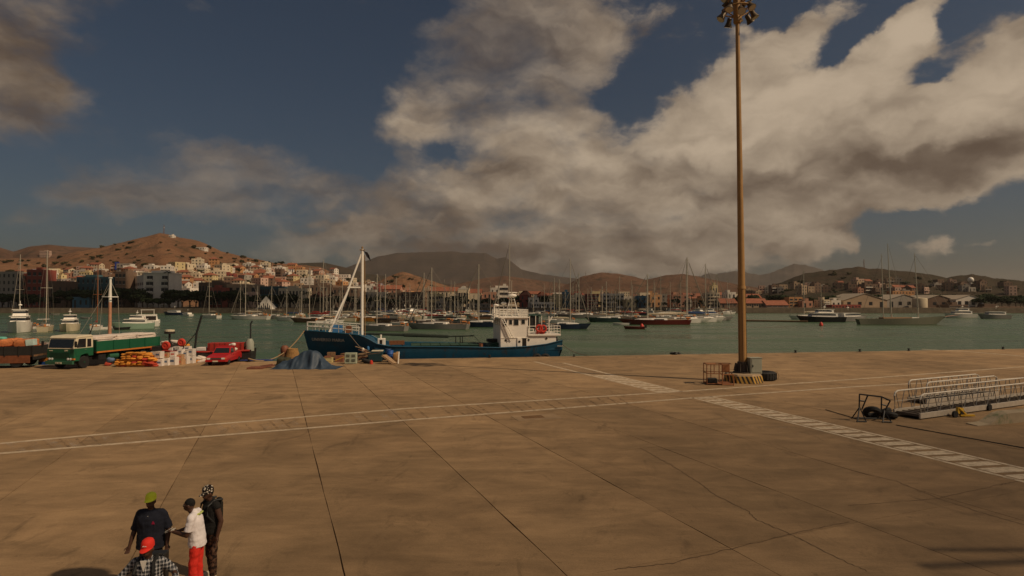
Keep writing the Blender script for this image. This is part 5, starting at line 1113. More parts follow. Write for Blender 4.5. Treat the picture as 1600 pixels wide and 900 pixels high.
m = MB(); [m.torus((0, 0, .07 + .09 * k), .62 - .03 * k, .06, 22, 6) for k in range(8)]; q = G(459, 560); o = link('rope_coil', m.mesh('rope_coil', mat('ochre_rope', (.34, .19, .07), .9, var=.3, scale=10), flat=False)); o.location = (q.x, q.y - .3, .0); o.scale = (1, 1, 1.25); tag(o, 'ochre rope coil behind the tarpaulin near the ship stem', 'rope')
# blue sheet lying at the edge right of the pickup, and the broken pallets
q = G(400, 563.5); m = MB(); nx = 24; vs = []
for j in range(5):
    for i in range(nx + 1): vs.append((lerp(-1.9, 1.6, i / nx), lerp(-.35, .45, j / 4), .02 + .10 * abs(math.sin(i * 1.3 + j)) * (1 if 0 < j < 4 else .2)))
m.add(vs, [(j * (nx + 1) + i, j * (nx + 1) + i + 1, (j + 1) * (nx + 1) + i + 1, (j + 1) * (nx + 1) + i) for j in range(4) for i in range(nx)])
o = link('blue_sheet', m.mesh('blue_sheet', mat('blue_sheet', (.03, .045, .16), .6), flat=False)); o.location = q; tag(o, 'dark blue plastic sheet crumpled on the quay edge right of the pickup', 'sheet')
def pallet(p, rz, tilt, label, sc_=1.0, mtl=wood, n=7):
    t_ = thing('pallet', label, 'pallet', p, rz, 'wooden pallets on the quay'); t_.rotation_euler = (tilt[0], tilt[1], rz); t_.scale = (sc_,) * 3
    for k in range(3): m = MB(); m.box((0, -.45 + .45 * k, .05), (1.1, .08, .10)); part('bearer', m, mtl, t_)
    for k in range(n): m = MB(); m.box((-.5 + 1.0 * k / (n - 1), 0, .112), (.10, 1.0, .022)); part('slat', m, mtl, t_)
redwood = mat('red_brown_wood', (.22, .085, .05), .85, var=.3)
pallet(G(399, 576.5) + Vector((0, .3, 0)), .1, (0, 0), 'broken red-brown pallet lying flat left of the blue tarpaulin', 1.1, redwood)
pallet(G(415, 575.5) + Vector((0, .4, .1)), .6, (.05, -.1), 'second red-brown pallet lying askew against the blue tarpaulin', .8, redwood)
# junk in front of the bow
pallet(G(541, 560) + Vector((0, .9, .95)), 0, (R(82), R(45), ), 'square wooden frame standing on its corner above the pale panel', .85, pale_wood, 3)
q = G(547.5, 568.5); pn = thing('pale_panel', 'pale green panel with four dark square vents leaning on the junk', 'panel', q, .03)
pgm = mat('pale_green_paint', (.42, .46, .34), .6, dirt=.12)
m = MB(); m.box((0, .2, .47), (.98, .38, .90)); part('board', m, pgm, pn, bevel=.02)
for a_, b_ in ((-.22, .30), (.24, .30), (-.22, .68), (.24, .68)):
    m = MB(); m.box((a_, .0, b_), (.28, .03, .2)); v_ = part('vent', m, dark, pn)
    m = MB(); m.box((a_, -.018, b_ + .04), (.26, .012, .02)); part('vent_bar', m, pgm, v_); m = MB(); m.box((a_, -.018, b_ - .04), (.26, .012, .02)); part('vent_bar', m, pgm, v_)
def drum(p, col, label, r=.29, h=.88, lid=None):
    t_ = thing('drum', label, 'drum', p, 0); m = MB(); m.lathe([(r - .02, 0), (r, .03), (r, h * .33), (r + .015, h * .35), (r, h * .37), (r, h * .65), (r + .015, h * .67), (r, h * .69), (r, h - .03), (r - .02, h)], 20); part('barrel', m, col, t_, smooth_=True)
    m = MB(); m.lathe([(r - .01, h), (r - .01, h + .02), (r - .05, h + .02), (r - .06, h - .01)], 20); part('lid', m, lid or col, t_)
drum(G(608, 566) + Vector((0, .4, .05)), mat('drum_blue', (.02, .09, .33), .5), 'bright blue plastic drum at the right of the junk heap', .28, .95)
drum(G(603, 564) + Vector((0, .9, .05)), mat('drum_dark_blue', (.015, .05, .12), .5), 'dark blue plastic drum behind the bright blue drum', .28, .95)
q = G(585, 566); tk = thing('insulated_tub', 'dark teal insulated fish tub with a cream lid in the junk heap', 'tub', q + Vector((0, .5, .05)), .1)
m = MB(); m.box((0, 0, .42), (1.15, .9, .84), top=1.06); part('tub', m, mat('dark_teal_plastic', (.015, .045, .055), .5), tk, bevel=.04); m = MB(); m.box((.15, 0, .90), (.95, .8, .08)); part('lid', m, cream, tk, bevel=.02)
pallet(G(607, 569) + Vector((.0, .3, .3)), -.2, (-.1, R(34)), 'slatted pallet leaning down to the right from the teal tub', 1.1, pale_wood, 8)
q = G(617, 567); o = link('jute_sack', sack_mesh(.55, .5, .85, 'jute_sack', mat('jute', (.36, .21, .09), .9, var=.2, bump=.3), 21, rough=.2)); o.location = (q.x, q.y + .5, .5); tag(o, 'brown jute sack standing at the right end of the junk heap', 'sack')
m = MB(); m.tube((0, 0, 0), (.05, .1, 1.0), .06, n=8); o = link('white_post', m.mesh('white_post', white_clean)); o.location = G(622, 568); tag(o, 'short white post leaning against the brown jute sack', 'post')
q = G(508, 567); t_ = thing('fish_crate', 'pale yellow plastic crate beside the right end of the tarpaulin', 'crate', q + Vector((0, .4, 0)), .1); t2 = link('tray', crate_mesh(1.0, .7, .42, mat('pale_yellow_plastic', (.50, .42, .20), .6, dirt=.3)), t_); m = MB(); m.box((.1, -.1, .45), (.5, .4, .22)); part('netting', m, redwood, t_, bevel=.05)
for k in range(16):
    px = rs.uniform(556, 582); q = G(px, rs.uniform(562, 568)); a_ = rs.uniform(-.6, .6); l_ = rs.uniform(.7, 1.5); m = MB(); m.box((0, 0, 0), (l_, .12, .035)); o = link('plank', m.mesh('plank', [pale_wood, redwood, wood][k % 3])); o.location = (q.x, q.y + .3, .12 + .055 * k + .05); o.rotation_euler = (rs.uniform(-.15, .15), rs.uniform(-.35, .35), a_)
    tag(o, 'loose plank in the pile right of the pale panel, %s from the bottom' % (ORD[k] if k else 'first'), 'plank', 'loose planks in the junk heap')
for (px, py, z_, c_, nm__, lb) in ((528, 566, .25, redwood, 'wooden_box', 'brown wooden box in the shade below the bow'), (515, 561, .3, wood, 'wooden_box', 'dark wooden box half hidden behind the yellow crate'), (537, 563, .3, wood, 'wooden_box', 'wooden box behind the left side of the pale panel'), (570, 569, .2, dark, 'black_bag', 'black bag on the ground left of the teal tub'), (578, 570, .15, mat('lifebuoy_red', (.55, .045, .025)), 'red_can', 'small red can on the ground below the teal tub'), (573, 561, .95, mat('sky_blue_plastic', (.05, .17, .36)), 'blue_bottle', 'sky blue jerrycan on top of the junk beside the tub'), (565, 562, .85, white_clean, 'white_can', 'small white can on top of the planks'), (580, 558, 1.0, redwood, 'brown_keg', 'brown keg standing behind the teal tub')):
    q = G(px, py); s_ = .7 if 'box' in nm__ else (.5 if 'bag' in nm__ else .25); o = None
    if 'box' in nm__: m = MB(); m.box((0, 0, 0), (s_, s_ * .7, s_ * .8)); me = m.mesh(nm__, c_, .015)
    elif 'bag' in nm__: me = sack_mesh(.8, .5, .4, nm__, c_, 3, rough=.3)
    else: m = MB(); m.lathe([(.1, -.16), (.13, -.14), (.13, .10), (.05, .16), (.05, .2)], 12); me = m.mesh(nm__, c_, flat=False)
    o = link(nm__, me); o.location = (q.x, q.y + .5, z_); o.rotation_euler = (0, 0, rs.uniform(-.3, .3)); tag(o, lb, nm__.split('_')[-1])
m = MB(); m.path([(0, 0, .2), (.7, .1, .5), (1.3, 0, .15)], .03, 5); o = link('yellow_pole', m.mesh('yellow_pole', mat('yellow_paint', (.60, .36, .03)))); o.location = G(524, 567); tag(o, 'thin bent yellow pole in front of the brown box below the bow', 'pole')

# ------------------------------------------------------------------ boats at anchor
HC = {'white': (.66, .62, .55), 'navy': (.015, .025, .05), 'grey': (.26, .24, .22), 'red': (.12, .016, .012), 'orange': (.45, .17, .03), 'brown': (.16, .08, .045), 'teal': (.03, .06, .055), 'black': (.015, .014, .014), 'cream': (.62, .52, .36), 'green': (.25, .36, .26), 'blue': (.03, .09, .22)}
hm = {k: mat('hull_' + k, v, .35, var=.08, dirt=.08) for k, v in HC.items()}
covers = {'blue': mat('cover_blue', (.02, .05, .14), .85), 'cream': mat('cover_cream', (.5, .42, .3), .85), 'red': mat('cover_red', (.28, .03, .025), .85), 'dark': mat('cover_dark', (.035, .03, .03), .85)}
teak = mat('teak_deck', (.30, .19, .11), .8, var=.2)
rig_m = mat('rigging_wire', (.22, .19, .15), .5)
woodmast = mat('varnished_mast', (.30, .09, .03), .45)
PROTO = {}
def sail_proto(hull, cover, two=False, bim=False, stern_gear=True, mastm=None):
    key = ('s', hull, cover, two, bim, mastm)
    if key in PROTO: return copy_tree(PROTO[key][0])
    r = link('sailing_yacht', None); mk = mastm or alu
    part('hull', hull_mesh(11, 3.3, 1.15, rise=.22, rake=.16, n=14, tr_=.7), hm[hull], r, smooth_=True)
    m = MB(); m.loft([[(x, -b, z0), (x + .1, -b * .85, z1), (x + .1, b * .85, z1), (x, b, z0)] for x, b, z0, z1 in ((-1.9, 1.05, 1.05, 1.62), (.5, 1.0, 1.08, 1.66), (2.3, .6, 1.15, 1.5), (2.9, .3, 1.2, 1.3))], closed=True); cb_ = part('coachroof', m, white_clean, r, bevel=.02)
    for s_ in (-1, 1): m = MB(); m.box((-.6, s_ * 1.0, 1.36), (1.5, .06, .17)); part('cabin_window', m, glass, cb_)
    m = MB(); m.box((-3.4, 0, 1.18), (2.6, 1.9, .2)); m.tube((-4.1, 0, 1.2), (-4.1, 0, 2.0), .05); m.torus((-4.1, 0, 2.0), .4, .03, 14, 5, (1, 0, 0)); part('cockpit', m, teak, r)
    m = MB(); m.tube((1.0, 0, 1.5), (1.0, 0, 15), .105, .075, 8); m.tube((.98, -1.15, 8), (.98, 1.15, 8), .035, n=5); m.tube((.98, -.8, 11.5), (.98, .8, 11.5), .03, n=5); part('mast', m, mk, r)
    m = MB(); m.tube((1.0, 0, 2.55), (-3.6, 0, 2.6), .07, n=6); m.ell((-1.3, 0, 2.78), (2.35, .17, .22), 8, 6); part('sail_cover', m, covers[cover], r, smooth_=True)
    m = MB(); m.tube((5.2, 0, 1.5), (1.1, 0, 14.6), .02, n=3); m.tube((4.95, 0, 2.0), (1.3, 0, 13.8), .09, .05, 6); m.tube((-5.2, 0, 1.4), (1.0, 0, 15), .018, n=3)
    for s_ in (-1, 1): m.tube((.9, s_ * 1.5, 1.2), (1.0, s_ * 1.15, 8), .018, n=3); m.tube((1.0, s_ * 1.15, 8), (1.0, 0, 14.8), .018, n=3)
    part('rigging', m, rig_m, r, stuff=True)
    m = MB(); P = [(5.1, .0, 1.45), (3.6, 1.0, 1.35), (0, 1.6, 1.2), (-4, 1.3, 1.15), (-5.3, 1.05, 1.2)]
    for s_ in (-1, 1):
        for z in (.35, .62): m.path([(x, y * s_, zz_ + z) for x, y, zz_ in P], .016, 4)
        for x, y, zz_ in P: m.tube((x, y * s_, zz_ - .05), (x, y * s_, zz_ + .62), .018, n=4)
    part('guard_rail', m, steel, r, stuff=True)
    if bim:
        m = MB(); m.prism([(-.9, -1.3), (.9, -1.3), (1.0, 1.2), (-1.0, 1.2)], 0, .0, 'z') if False else m.box((-3.6, 0, 2.95), (2.2, 2.3, .07)); part('bimini', m, white_clean, r, bevel=.02); m = MB(); [m.tube((x, y, 1.2), (x, y, 2.92), .025, n=4) for x in (-4.6, -2.6) for y in (-1.1, 1.1)]; part('bimini_frame', m, steel, r, stuff=True)
    m = MB(); m.lathe([(.22, -.35), (.24, .35)], 8, (-5.0, .95, 1.75), (1, 0, 0)); m.box((-5.35, -.5, 1.5), (.3, .35, .6)); part('stern_gear', m, mat('liferaft_orange', (.55, .20, .06), .6), r, stuff=True)
    if two: m = MB(); m.tube((-3.9, 0, 1.2), (-3.9, 0, 10.5), .09, .06, 8); m.tube((-3.9, -.7, 7), (-3.9, .7, 7), .03, n=5); part('mizzen_mast', m, mk, r)
    PROTO[key] = (r,)
    return r
def motor_proto(hull, kind='cruiser'):
    key = ('m', hull, kind)
    if key in PROTO: return copy_tree(PROTO[key][0])
    r = link('motor_yacht', None)
    part('hull', hull_mesh(11, 3.9, 1.5, rise=.3, rake=.18, tr_=.88, n=14), hm[hull], r, smooth_=True)
    def deckh(x0, x1, b, z0, z1, nm_2, slope=.7):
        m = MB(); m.loft([[(x0, -b, z0), (x1, -b * .85, z0), (x1, b * .85, z0), (x0, b, z0)], [(x0 + .1, -b * .92, z1), (x1 - slope, -b * .75, z1), (x1 - slope, b * .75, z1), (x0 + .1, b * .92, z1)]]); d = part(nm_2, m, white_clean, r, bevel=.04)
        m = MB(); zc = lerp(z0, z1, .62); h_ = (z1 - z0) * .36; k_ = .62
        m.loft([[(x0 + .5, -lerp(b, b * .92, .44) - .02, zc - h_ / 2), (lerp(x1, x1 - slope, .44) + .03, -lerp(b * .85, b * .75, .44) - .0, zc - h_ / 2), (lerp(x1, x1 - slope, .44) + .03, lerp(b * .85, b * .75, .44), zc - h_ / 2), (x0 + .5, lerp(b, b * .92, .44) + .02, zc - h_ / 2)], [(x0 + .55, -lerp(b, b * .92, .8) - .02, zc + h_ / 2), (lerp(x1, x1 - slope, .8) + .03, -lerp(b * .85, b * .75, .8), zc + h_ / 2), (lerp(x1, x1 - slope, .8) + .03, lerp(b * .85, b * .75, .8), zc + h_ / 2), (x0 + .55, lerp(b, b * .92, .8) + .02, zc + h_ / 2)]]); part('window_band', m, glass, d)
        m = MB(); m.box(((x0 + x1 - slope) / 2, 0, z1 + .04), (x1 - x0 - slope + .5, b * 1.9, .08)); part('deck_roof', m, white_clean, d, bevel=.02)
    deckh(-3.6, 2.6, 1.55, 1.5, 2.75, 'saloon')
    if kind != 'low': deckh(-2.8, .9, 1.25, 2.83, 3.85, 'flybridge', .5)
    m = MB()
    for s_ in (-1, 1):
        P = [(5.2, .05, 1.95), (3.8, 1.25, 1.85), (1.5, 1.8, 1.7), (-4.9, 1.7, 1.6)]; m.path([(x, y * s_, z + .6) for x, y, z in P], .02, 4); [m.tube((x, y * s_, z - .1), (x, y * s_, z + .6), .02, n=4) for x, y, z in P]
    part('guard_rail', m, steel, r, stuff=True)
    m = MB(); m.tube((-1, 0, 3.9), (-1.2, 0, 5.4), .05, n=5); m.ell((-1.1, 0, 4.7), (.35, .35, .14), 10, 6); part('radar_arch', m, white_clean, r)
    PROTO[key] = (r,); return r
def cat_proto():
    r = link('catamaran', None)
    for s_ in (-1, 1):
        o = part('hull', hull_mesh(12, 1.7, 1.6, rise=.12, n=12, tr_=.7), white_clean, r, smooth_=True, loc=(0, s_ * 2.4, 0))
    m = MB(); m.loft([[(x, -3.2, z0), (x, 3.2, z0), (x, 3.0, z1), (x, -3.0, z1)] for x, z0, z1 in ((-5.6, 1.0, 1.75), (3.2, .95, 1.85), (3.8, 1.4, 1.6))]); part('bridge_deck', m, white_clean, r, bevel=.03)
    m = MB(); m.loft([[(x, -b, 1.75), (x, b, 1.75), (x, b * .9, z1), (x, -b * .9, z1)] for x, b, z1 in ((-4.6, 2.7, 3.3), (1.2, 2.5, 3.2), (2.8, 2.0, 2.1))]); d = part('saloon', m, white_clean, r, bevel=.04)
    m = MB(); m.box((-4.62, -.9, 2.45), (.08, 2.6, 1.2)); part('aft_opening', m, mat('dark_interior', (.02, .015, .012), .9), d); m = MB(); m.box((-4.7, .95, 2.4), (.1, .5, .6)); part('red_towel', m, covers['red'], d)
    for s_ in (-1, 1): m = MB(); m.box((-1.2, s_ * 2.52, 2.65), (4.0, .1, .45)); part('window_band', m, glass, d)
    m = MB(); m.box((-2.3, 0, 3.45), (4.6, 4.8, .12)); part('hard_top', m, white_clean, r, bevel=.03)
    m = MB(); m.box((-2.2, 0, 4.9), (2.2, 3.6, .1)); [m.tube((x, y, 3.4), (x, y, 4.9), .05, n=5) for x in (-3.2, -1.2) for y in (-1.6, 1.6)]; part('bridge_canopy', m, white_clean, r)
    return r
NB = [0]
def taller(o, k): o.scale.z *= k; return o
def place(o, px, wl, L, head, label, cat, masttop=None, base_len=11., mast_h=15., group='yachts and boats at anchor', pitch=1.0):
    p = G(px, wl, WZ); s_ = L / base_len; o.location = (p.x, p.y, WZ); o.rotation_euler = (0, 0, R(head)); o.scale = (s_, s_ ** .8, s_ ** .25 if s_ > 1 else s_); sz_ = o.scale[2]
    if masttop:
        zt = D(px, masttop, p.y).z - WZ; k = zt / (mast_h * sz_)
        for c in (o.children if len(o.children) else []):
            if c.name.split('.')[0] in ('mast', 'rigging', 'mizzen_mast'): c.scale.z = k
    o['label'] = label; o['category'] = cat; o['group'] = group
    return o
# children of copies are only known after a view-layer update, so keep our own list
_cp = copy_tree
def copy_tree(o, parent=None):
    c = o.copy(); COL.objects.link(c)
    if parent: c.parent = parent
    for k in list(o.children): copy_tree(k, c)
    return c
S = sail_proto
taller_ = place(motor_proto('white'), 30, 519, 11, -56, 'white two-deck trawler yacht seen head-on at the far left', 'yacht')
taller(taller_, 1.35); taller_.scale.y *= 1.15; place(S('brown', 'dark', False, False), 33, 515, 9, -80, 'mast and dark hull of a yacht behind the head-on white trawler yacht', 'sailing yacht', 398)
place(S('cream', 'cream', False, True, mastm=None), 71, 517, 11, 122, 'cream sailing yacht seen from its open stern with the tallest mast at left', 'sailing yacht', 391)
place(motor_proto('cream', 'cruiser'), 108, 517, 11, -60, 'cream motor cruiser seen head-on left of the green truck mast', 'motor cruiser')
place(S('white', 'red', False, False, mastm=woodmast), 151, 515, 8.5, 118, 'small white yacht with red covers and a varnished brown mast', 'sailing yacht', 412)
place(motor_proto('green'), 207, 514, 10, -150, 'white pilot boat with pale green hull beside the catamaran', 'pilot boat')
c_ = cat_proto(); place(c_, 231, 509, 11.5, 120, 'white catamaran with dark open stern right of the pilot boat', 'catamaran', base_len=12.)
def dinghy(px, wl, L, head, hull, label, cat='dinghy'):
    r = link('dinghy', None); part('hull', hull_mesh(3.2, 1.5, .5, draft=.15, rise=.3, n=8, tr_=.85), hm[hull], r, smooth_=True); m = MB(); m.box((-.3, 0, .42), (.3, 1.3, .06)); part('thwart', m, teak, r); m = MB(); m.box((-1.7, 0, .6), (.25, .3, .6)); part('outboard', m, black, r)
    return place(r, px, wl, L, head, label, cat, base_len=3.2)
dinghy(181, 513, 4.2, -120, 'white', 'white dinghy left of the pilot boat'); dinghy(191, 515, 3.6, 30, 'black', 'black dinghy touching the pilot boat bow'); dinghy(48, 514, 4, 20, 'white', 'white dinghy tied beside the head-on trawler yacht'); dinghy(58, 511, 3.5, -70, 'grey', 'grey dinghy between trawler yacht and cream yacht'); dinghy(163, 515, 3.2, 60, 'white', 'white dinghy beside the small yacht with red covers')
dinghy(133, 498, 5, 170, 'grey', 'grey open boat farther out behind the cream cruiser'); dinghy(86, 492, 5, 0, 'grey', 'grey open boat near the sea wall at left')
place(motor_proto('navy', 'low'), 270, 492.5, 10, 175, 'low dark motor boat right of the catamaran', 'motor boat'); place(motor_proto('white', 'low'), 292, 494, 7, 150, 'small white motor boat right of the low dark one', 'motor boat')
SB = [(329, 497, 12, 433, 150, 'white', 'cream', 0, 'white sailing yacht alone left of the white pyramid'),
 (389, 499, 17, 424, 172, 'white', 'cream', 0, 'long white sailing yacht with orange stern gear left of the pyramid'), (378, 494.5, 10, 444, 165, 'grey', 'dark', 0, 'grey yacht half hidden left of the long white yacht'), (404, 495, 10, 447, 150, 'white', 'blue', 0, 'white yacht right in front of the pyramid'),
 (428, 498, 12, 447, 170, 'grey', 'dark', 0, 'grey yacht just right of the pyramid'), (452, 501, 12.5, 452, 165, 'white', 'blue', 1, 'white two-masted yacht between pyramid and the blue bow'),
 (490, 504, 17, 418, 170, 'brown', 'red', 1, 'brown two-masted wooden yacht above the blue bow rail'), (509, 499, 14, 405, 160, 'navy', 'red', 0, 'navy yacht with red sail cover and tall mast above the bow rail'), (516, 505.5, 9, 460, 20, 'white', 'cream', 0, 'white yacht directly above the blue ship bow rail'), (535, 502, 11, 454, 170, 'cream', 'cream', 0, 'cream yacht seen through the white mast legs'),
 (575, 502, 15, 448, 175, 'orange', 'dark', 0, 'orange hulled yacht right of the white ship mast'), (596, 517, 13.5, 428, 165, 'grey', 'dark', 0, 'grey sailing yacht nearest behind the ship, left one'), (606, 505, 11, 428, 160, 'brown', 'dark', 0, 'brown yacht behind the nearest grey one'),
 (628, 510, 9, 462, 150, 'white', 'cream', 0, 'bright white yacht pointing right with its dinghy astern'), (669, 508, 15, 426, 170, 'brown', 'red', 0, 'brown yacht with tall mast above the hatches'), (683, 514, 17, 418, 168, 'grey', 'dark', 0, 'grey sailing yacht with white stern arch above the boom'),
 (716, 505.5, 13, 440, 175, 'teal', 'dark', 0, 'dark teal yacht above the boom end'), (757, 511, 18, 413, 178, 'navy', 'dark', 0, 'long navy yacht left of the white wheelhouse'), (738, 497, 12, 447, 172, 'green', 'cream', 0, 'pale green hulled yacht behind the navy one'), (803, 505, 16, 379, 170, 'white', 'blue', 0, 'yacht hidden by the wheelhouse with the tallest mast in the middle'),
 (884, 514, 13, 404, -8, 'navy', 'cream', 0, 'navy and white yacht just right of the wheelhouse stern'), (871, 506, 11, 434, 170, 'white', 'dark', 0, 'white yacht behind the navy and white one'), (912, 497, 22, 426, 178, 'grey', 'dark', 1, 'long grey two-masted yacht in the middle of the marina'),
 (955, 503, 18, 440, 177, 'teal', 'dark', 0, 'long dark teal hull left of the red yacht'), (973, 499, 13, 432, 170, 'white', 'red', 0, 'white yacht with red cover behind the teal hull'), (1022, 507, 22, 428, 179, 'red', 'cream', 0, 'long dark red racing yacht in the middle right'), (993, 500, 12, 446, 168, 'brown', 'red', 0, 'brown yacht behind the bow of the dark red yacht'),
 (1038, 500, 14, 430, 172, 'white', 'cream', 0, 'white yacht behind the middle of the dark red one'), (1066, 504.5, 20, 402, 5, 'white', 'cream', 0, 'tall white sloop right of the dark red yacht'), (1096, 503, 17, 412, 4, 'white', 'blue', 0, 'second tall white sloop right of the dark red yacht'), (1115, 501, 15, 428, 4, 'grey', 'blue', 0, 'grey sloop next to the floating jetty'), (1078, 499, 14, 404, 170, 'navy', 'blue', 0, 'navy yacht between the two tall white sloops'),
 (1262, 499, 15, 421, 178, 'white', 'cream', 1, 'white yacht with raked masts left of the dark motor yacht')]
for (px, wl, L, mt, hd, hc, cv, tw, lb) in SB: place(S(hc, cv, bool(tw), random.random() < .4), px, wl, L, hd, lb, 'sailing yacht', mt)
dinghy(643, 511, 4, 170, 'white', 'white dinghy astern of the bright white yacht'); dinghy(970, 508, 5, 175, 'white', 'white dinghy in front of the long teal hull'); dinghy(722, 508, 5, 170, 'black', 'black open boat right of the dark teal yacht')
dg = dinghy(991, 514, 5.5, 170, 'red', 'red open boat nearest in the water below the red yacht')
place(motor_proto('grey', 'low'), 1552, 498, 12, 175, 'low dark open motor boat far right', 'motor boat'); place(motor_proto('white', 'cruiser'), 1499, 496.5, 13, 175, 'small white cruiser behind the ketch bowsprit', 'motor cruiser')
mby = motor_proto('black'); place(mby, 1281, 503, 16, 178, 'large black hulled motor yacht with white upper decks left of the ketch', 'motor yacht')
place(motor_proto('grey', 'low'), 1330, 502, 13, 10, 'grey motor boat squeezed between black yacht and ketch', 'motor boat')
# the classic ketch at the right
kp = G(1409, 507, WZ); kt = thing('classic_ketch', 'long grey-green three-masted classic yacht with bowsprit at the right', 'sailing yacht', (kp.x, kp.y, WZ), R(2), 'yachts and boats at anchor')
Lk_ = (1478 - 1335) / F * kp.y
part('hull', hull_mesh(Lk_, 5, 1.7, rise=.42, rake=.2, n=20, tr_=.4), mat('hull_sage', (.16, .155, .11), .5, dirt=.1), kt, smooth_=True)
m = MB(); m.box((-2, 0, 1.95), (9, 2.4, .6)); part('deckhouse', m, teak, kt, bevel=.05); m = MB(); m.box((3.5, 0, 1.95), (2.5, 2.2, .5)); part('white_skylight', m, white_clean, kt, bevel=.03)
for px_, tp_, r_ in ((1380, 397, .15), (1393, 381, .2), (1436, 396, .19)):
    x0 = (px_ - 1409) / F * kp.y; pt = 1378 if px_ == 1380 else (1388 if px_ == 1393 else 1431); m = MB(); m.tube((x0, 0, 1.2), ((pt - 1409) / F * kp.y, 0, D(px_, tp_, kp.y).z - WZ), r_, .08, 8); zz_ = D(px_, (tp_ + 490) / 2, kp.y).z - WZ; m.tube((x0 - .5, -1.4, zz_), (x0 - .5, 1.4, zz_), .05, n=5); part('mast', m, alu, kt)
m = MB(); 
for a_, b2 in (((1431, 400), (1492, 488)), ((1440, 428), (1478, 492)), ((1393, 420), (1428, 490)), ((1388, 385), (1415, 486)), ((1378, 400), (1346, 488)), ((1431, 400), (1400, 488))):
    A_ = D(*a_, kp.y); B_ = D(*b2, kp.y); m.tube((A_.x - kp.x, 0, A_.z - WZ), (B_.x - kp.x, 0, max(1.6, B_.z - WZ)), .045, n=3)
part('rigging', m, rig_m, kt, stuff=True)
m = MB(); m.tube((Lk_ / 2 - 2, 0, 2.2), (Lk_ / 2 + 4.2, 0, 3.0), .14, .08, 6); part('bowsprit', m, woodmast, kt)
# floating jetty and buoys
j0, j1 = G(1163, 502, WZ), G(1262, 503.5, WZ); m = MB(); d = (j1 - j0); m.box((0, 0, .25), (d.length, 2.2, .5)); o = link('floating_jetty', m.mesh('floating_jetty', wood)); o.location = (j0 + j1) / 2; o.rotation_euler = (0, 0, math.atan2(d.y, d.x)); tag(o, 'low dark floating jetty running to the right of the light mast', 'jetty')
for px, wl, c_, lb in ((1283, 509, 'red', 'small red mooring buoy below the black motor yacht'), (1003, 512, 'orange', 'orange buoy beside the red open boat')):
    p = G(px, wl, WZ); m = MB(); m.lathe([(.3, -.3), (.55, .1), (.45, .7), (.15, 1.1)], 12); o = link('buoy', m.mesh('buoy', mat('buoy_' + c_, (.6, .05, .03), .5), flat=False)); o.location = p; tag(o, lb, 'buoy')
# packed marina rows
rs = random.Random(23); zones = [((470, 570), (494, 500), 7, 'behind the blue ship bow'), ((585, 690), (489, 499), 15, 'in the packed marina left of centre'), ((690, 790), (489, 499), 15, 'in the packed marina left of the wheelhouse'), ((835, 935), (489, 497), 14, 'in the packed marina right of the wheelhouse'), ((940, 1040), (488, 497), 13, 'in the packed marina behind the red yacht'), ((1045, 1145), (488, 497), 11, 'in the packed marina left of the light mast')]
for (x0, x1), (w0, w1), n, where in zones:
    byc = {}
    for k in range(n):
        hc = rs.choice(['white', 'white', 'white', 'grey', 'cream', 'navy', 'brown', 'white']); cv = rs.choice(['blue', 'cream', 'dark', 'red']); px = x0 + (x1 - x0) * (k + rs.random()) / n; wl = rs.uniform(w0, w1)
        if rs.random() < .25: o = place(motor_proto(rs.choice(['white', 'cream', 'navy']), rs.choice(['low', 'cruiser'])), px, wl, rs.uniform(8, 12), rs.choice([175, 160, 5, -60]), '', 'motor boat', group='boats packed in the marina'); nm__ = 'motor boat'
        else: o = place(S(hc, cv, rs.random() < .12, False), px, wl, rs.uniform(9, 14), rs.choice([172, 160, 100, 5, -80]), '', 'sailing yacht', rs.uniform(432, 462), group='boats packed in the marina'); nm__ = '%s sailing yacht' % hc
        byc.setdefault(nm__, []).append((px, o))
    for k_, v in byc.items(): ordl(v, k_, where)
for k, px in enumerate((635, 644, 653)):
    place(motor_proto('white', 'low'), px, 491, 11, 40, ('left', 'middle', 'right')[k] + ' one of three sloping white motor yachts berthed at the marina', 'motor yacht', group='three white motor yachts side by side')
# ------------------------------------------------------------------ the town
PAL = {'white': (.68, .62, .53), 'cream': (.60, .50, .35), 'pale yellow': (.58, .47, .25), 'orange': (.52, .27, .12), 'pink': (.50, .34, .26), 'red': (.28, .07, .05), 'grey': (.34, .30, .25), 'tan': (.40, .29, .19), 'salmon': (.45, .23, .15), 'blue': (.06, .15, .22), 'brown': (.17, .11, .075), 'teal': (.05, .11, .13), 'green': (.25, .32, .18), 'lilac': (.30, .26, .33)}
wallm = {k: mat('wall_' + k.replace(' ', '_'), v, .85, var=.10, scale=.25, dirt=.18, dcol=tuple(q * .45 for q in v), dscale=.35, rand=.12) for k, v in PAL.items()}
tile = mat('clay_roof_tiles', (.25, .09, .05), .85, var=.25, scale=.8, rand=.15); flatroof = mat('flat_roof_grey', (.30, .25, .19), .9, rand=.2); winm = mat('window_dark', (.02, .018, .018), .3, spec=.6); shut = mat('shutter_brown', (.09, .05, .03), .8)
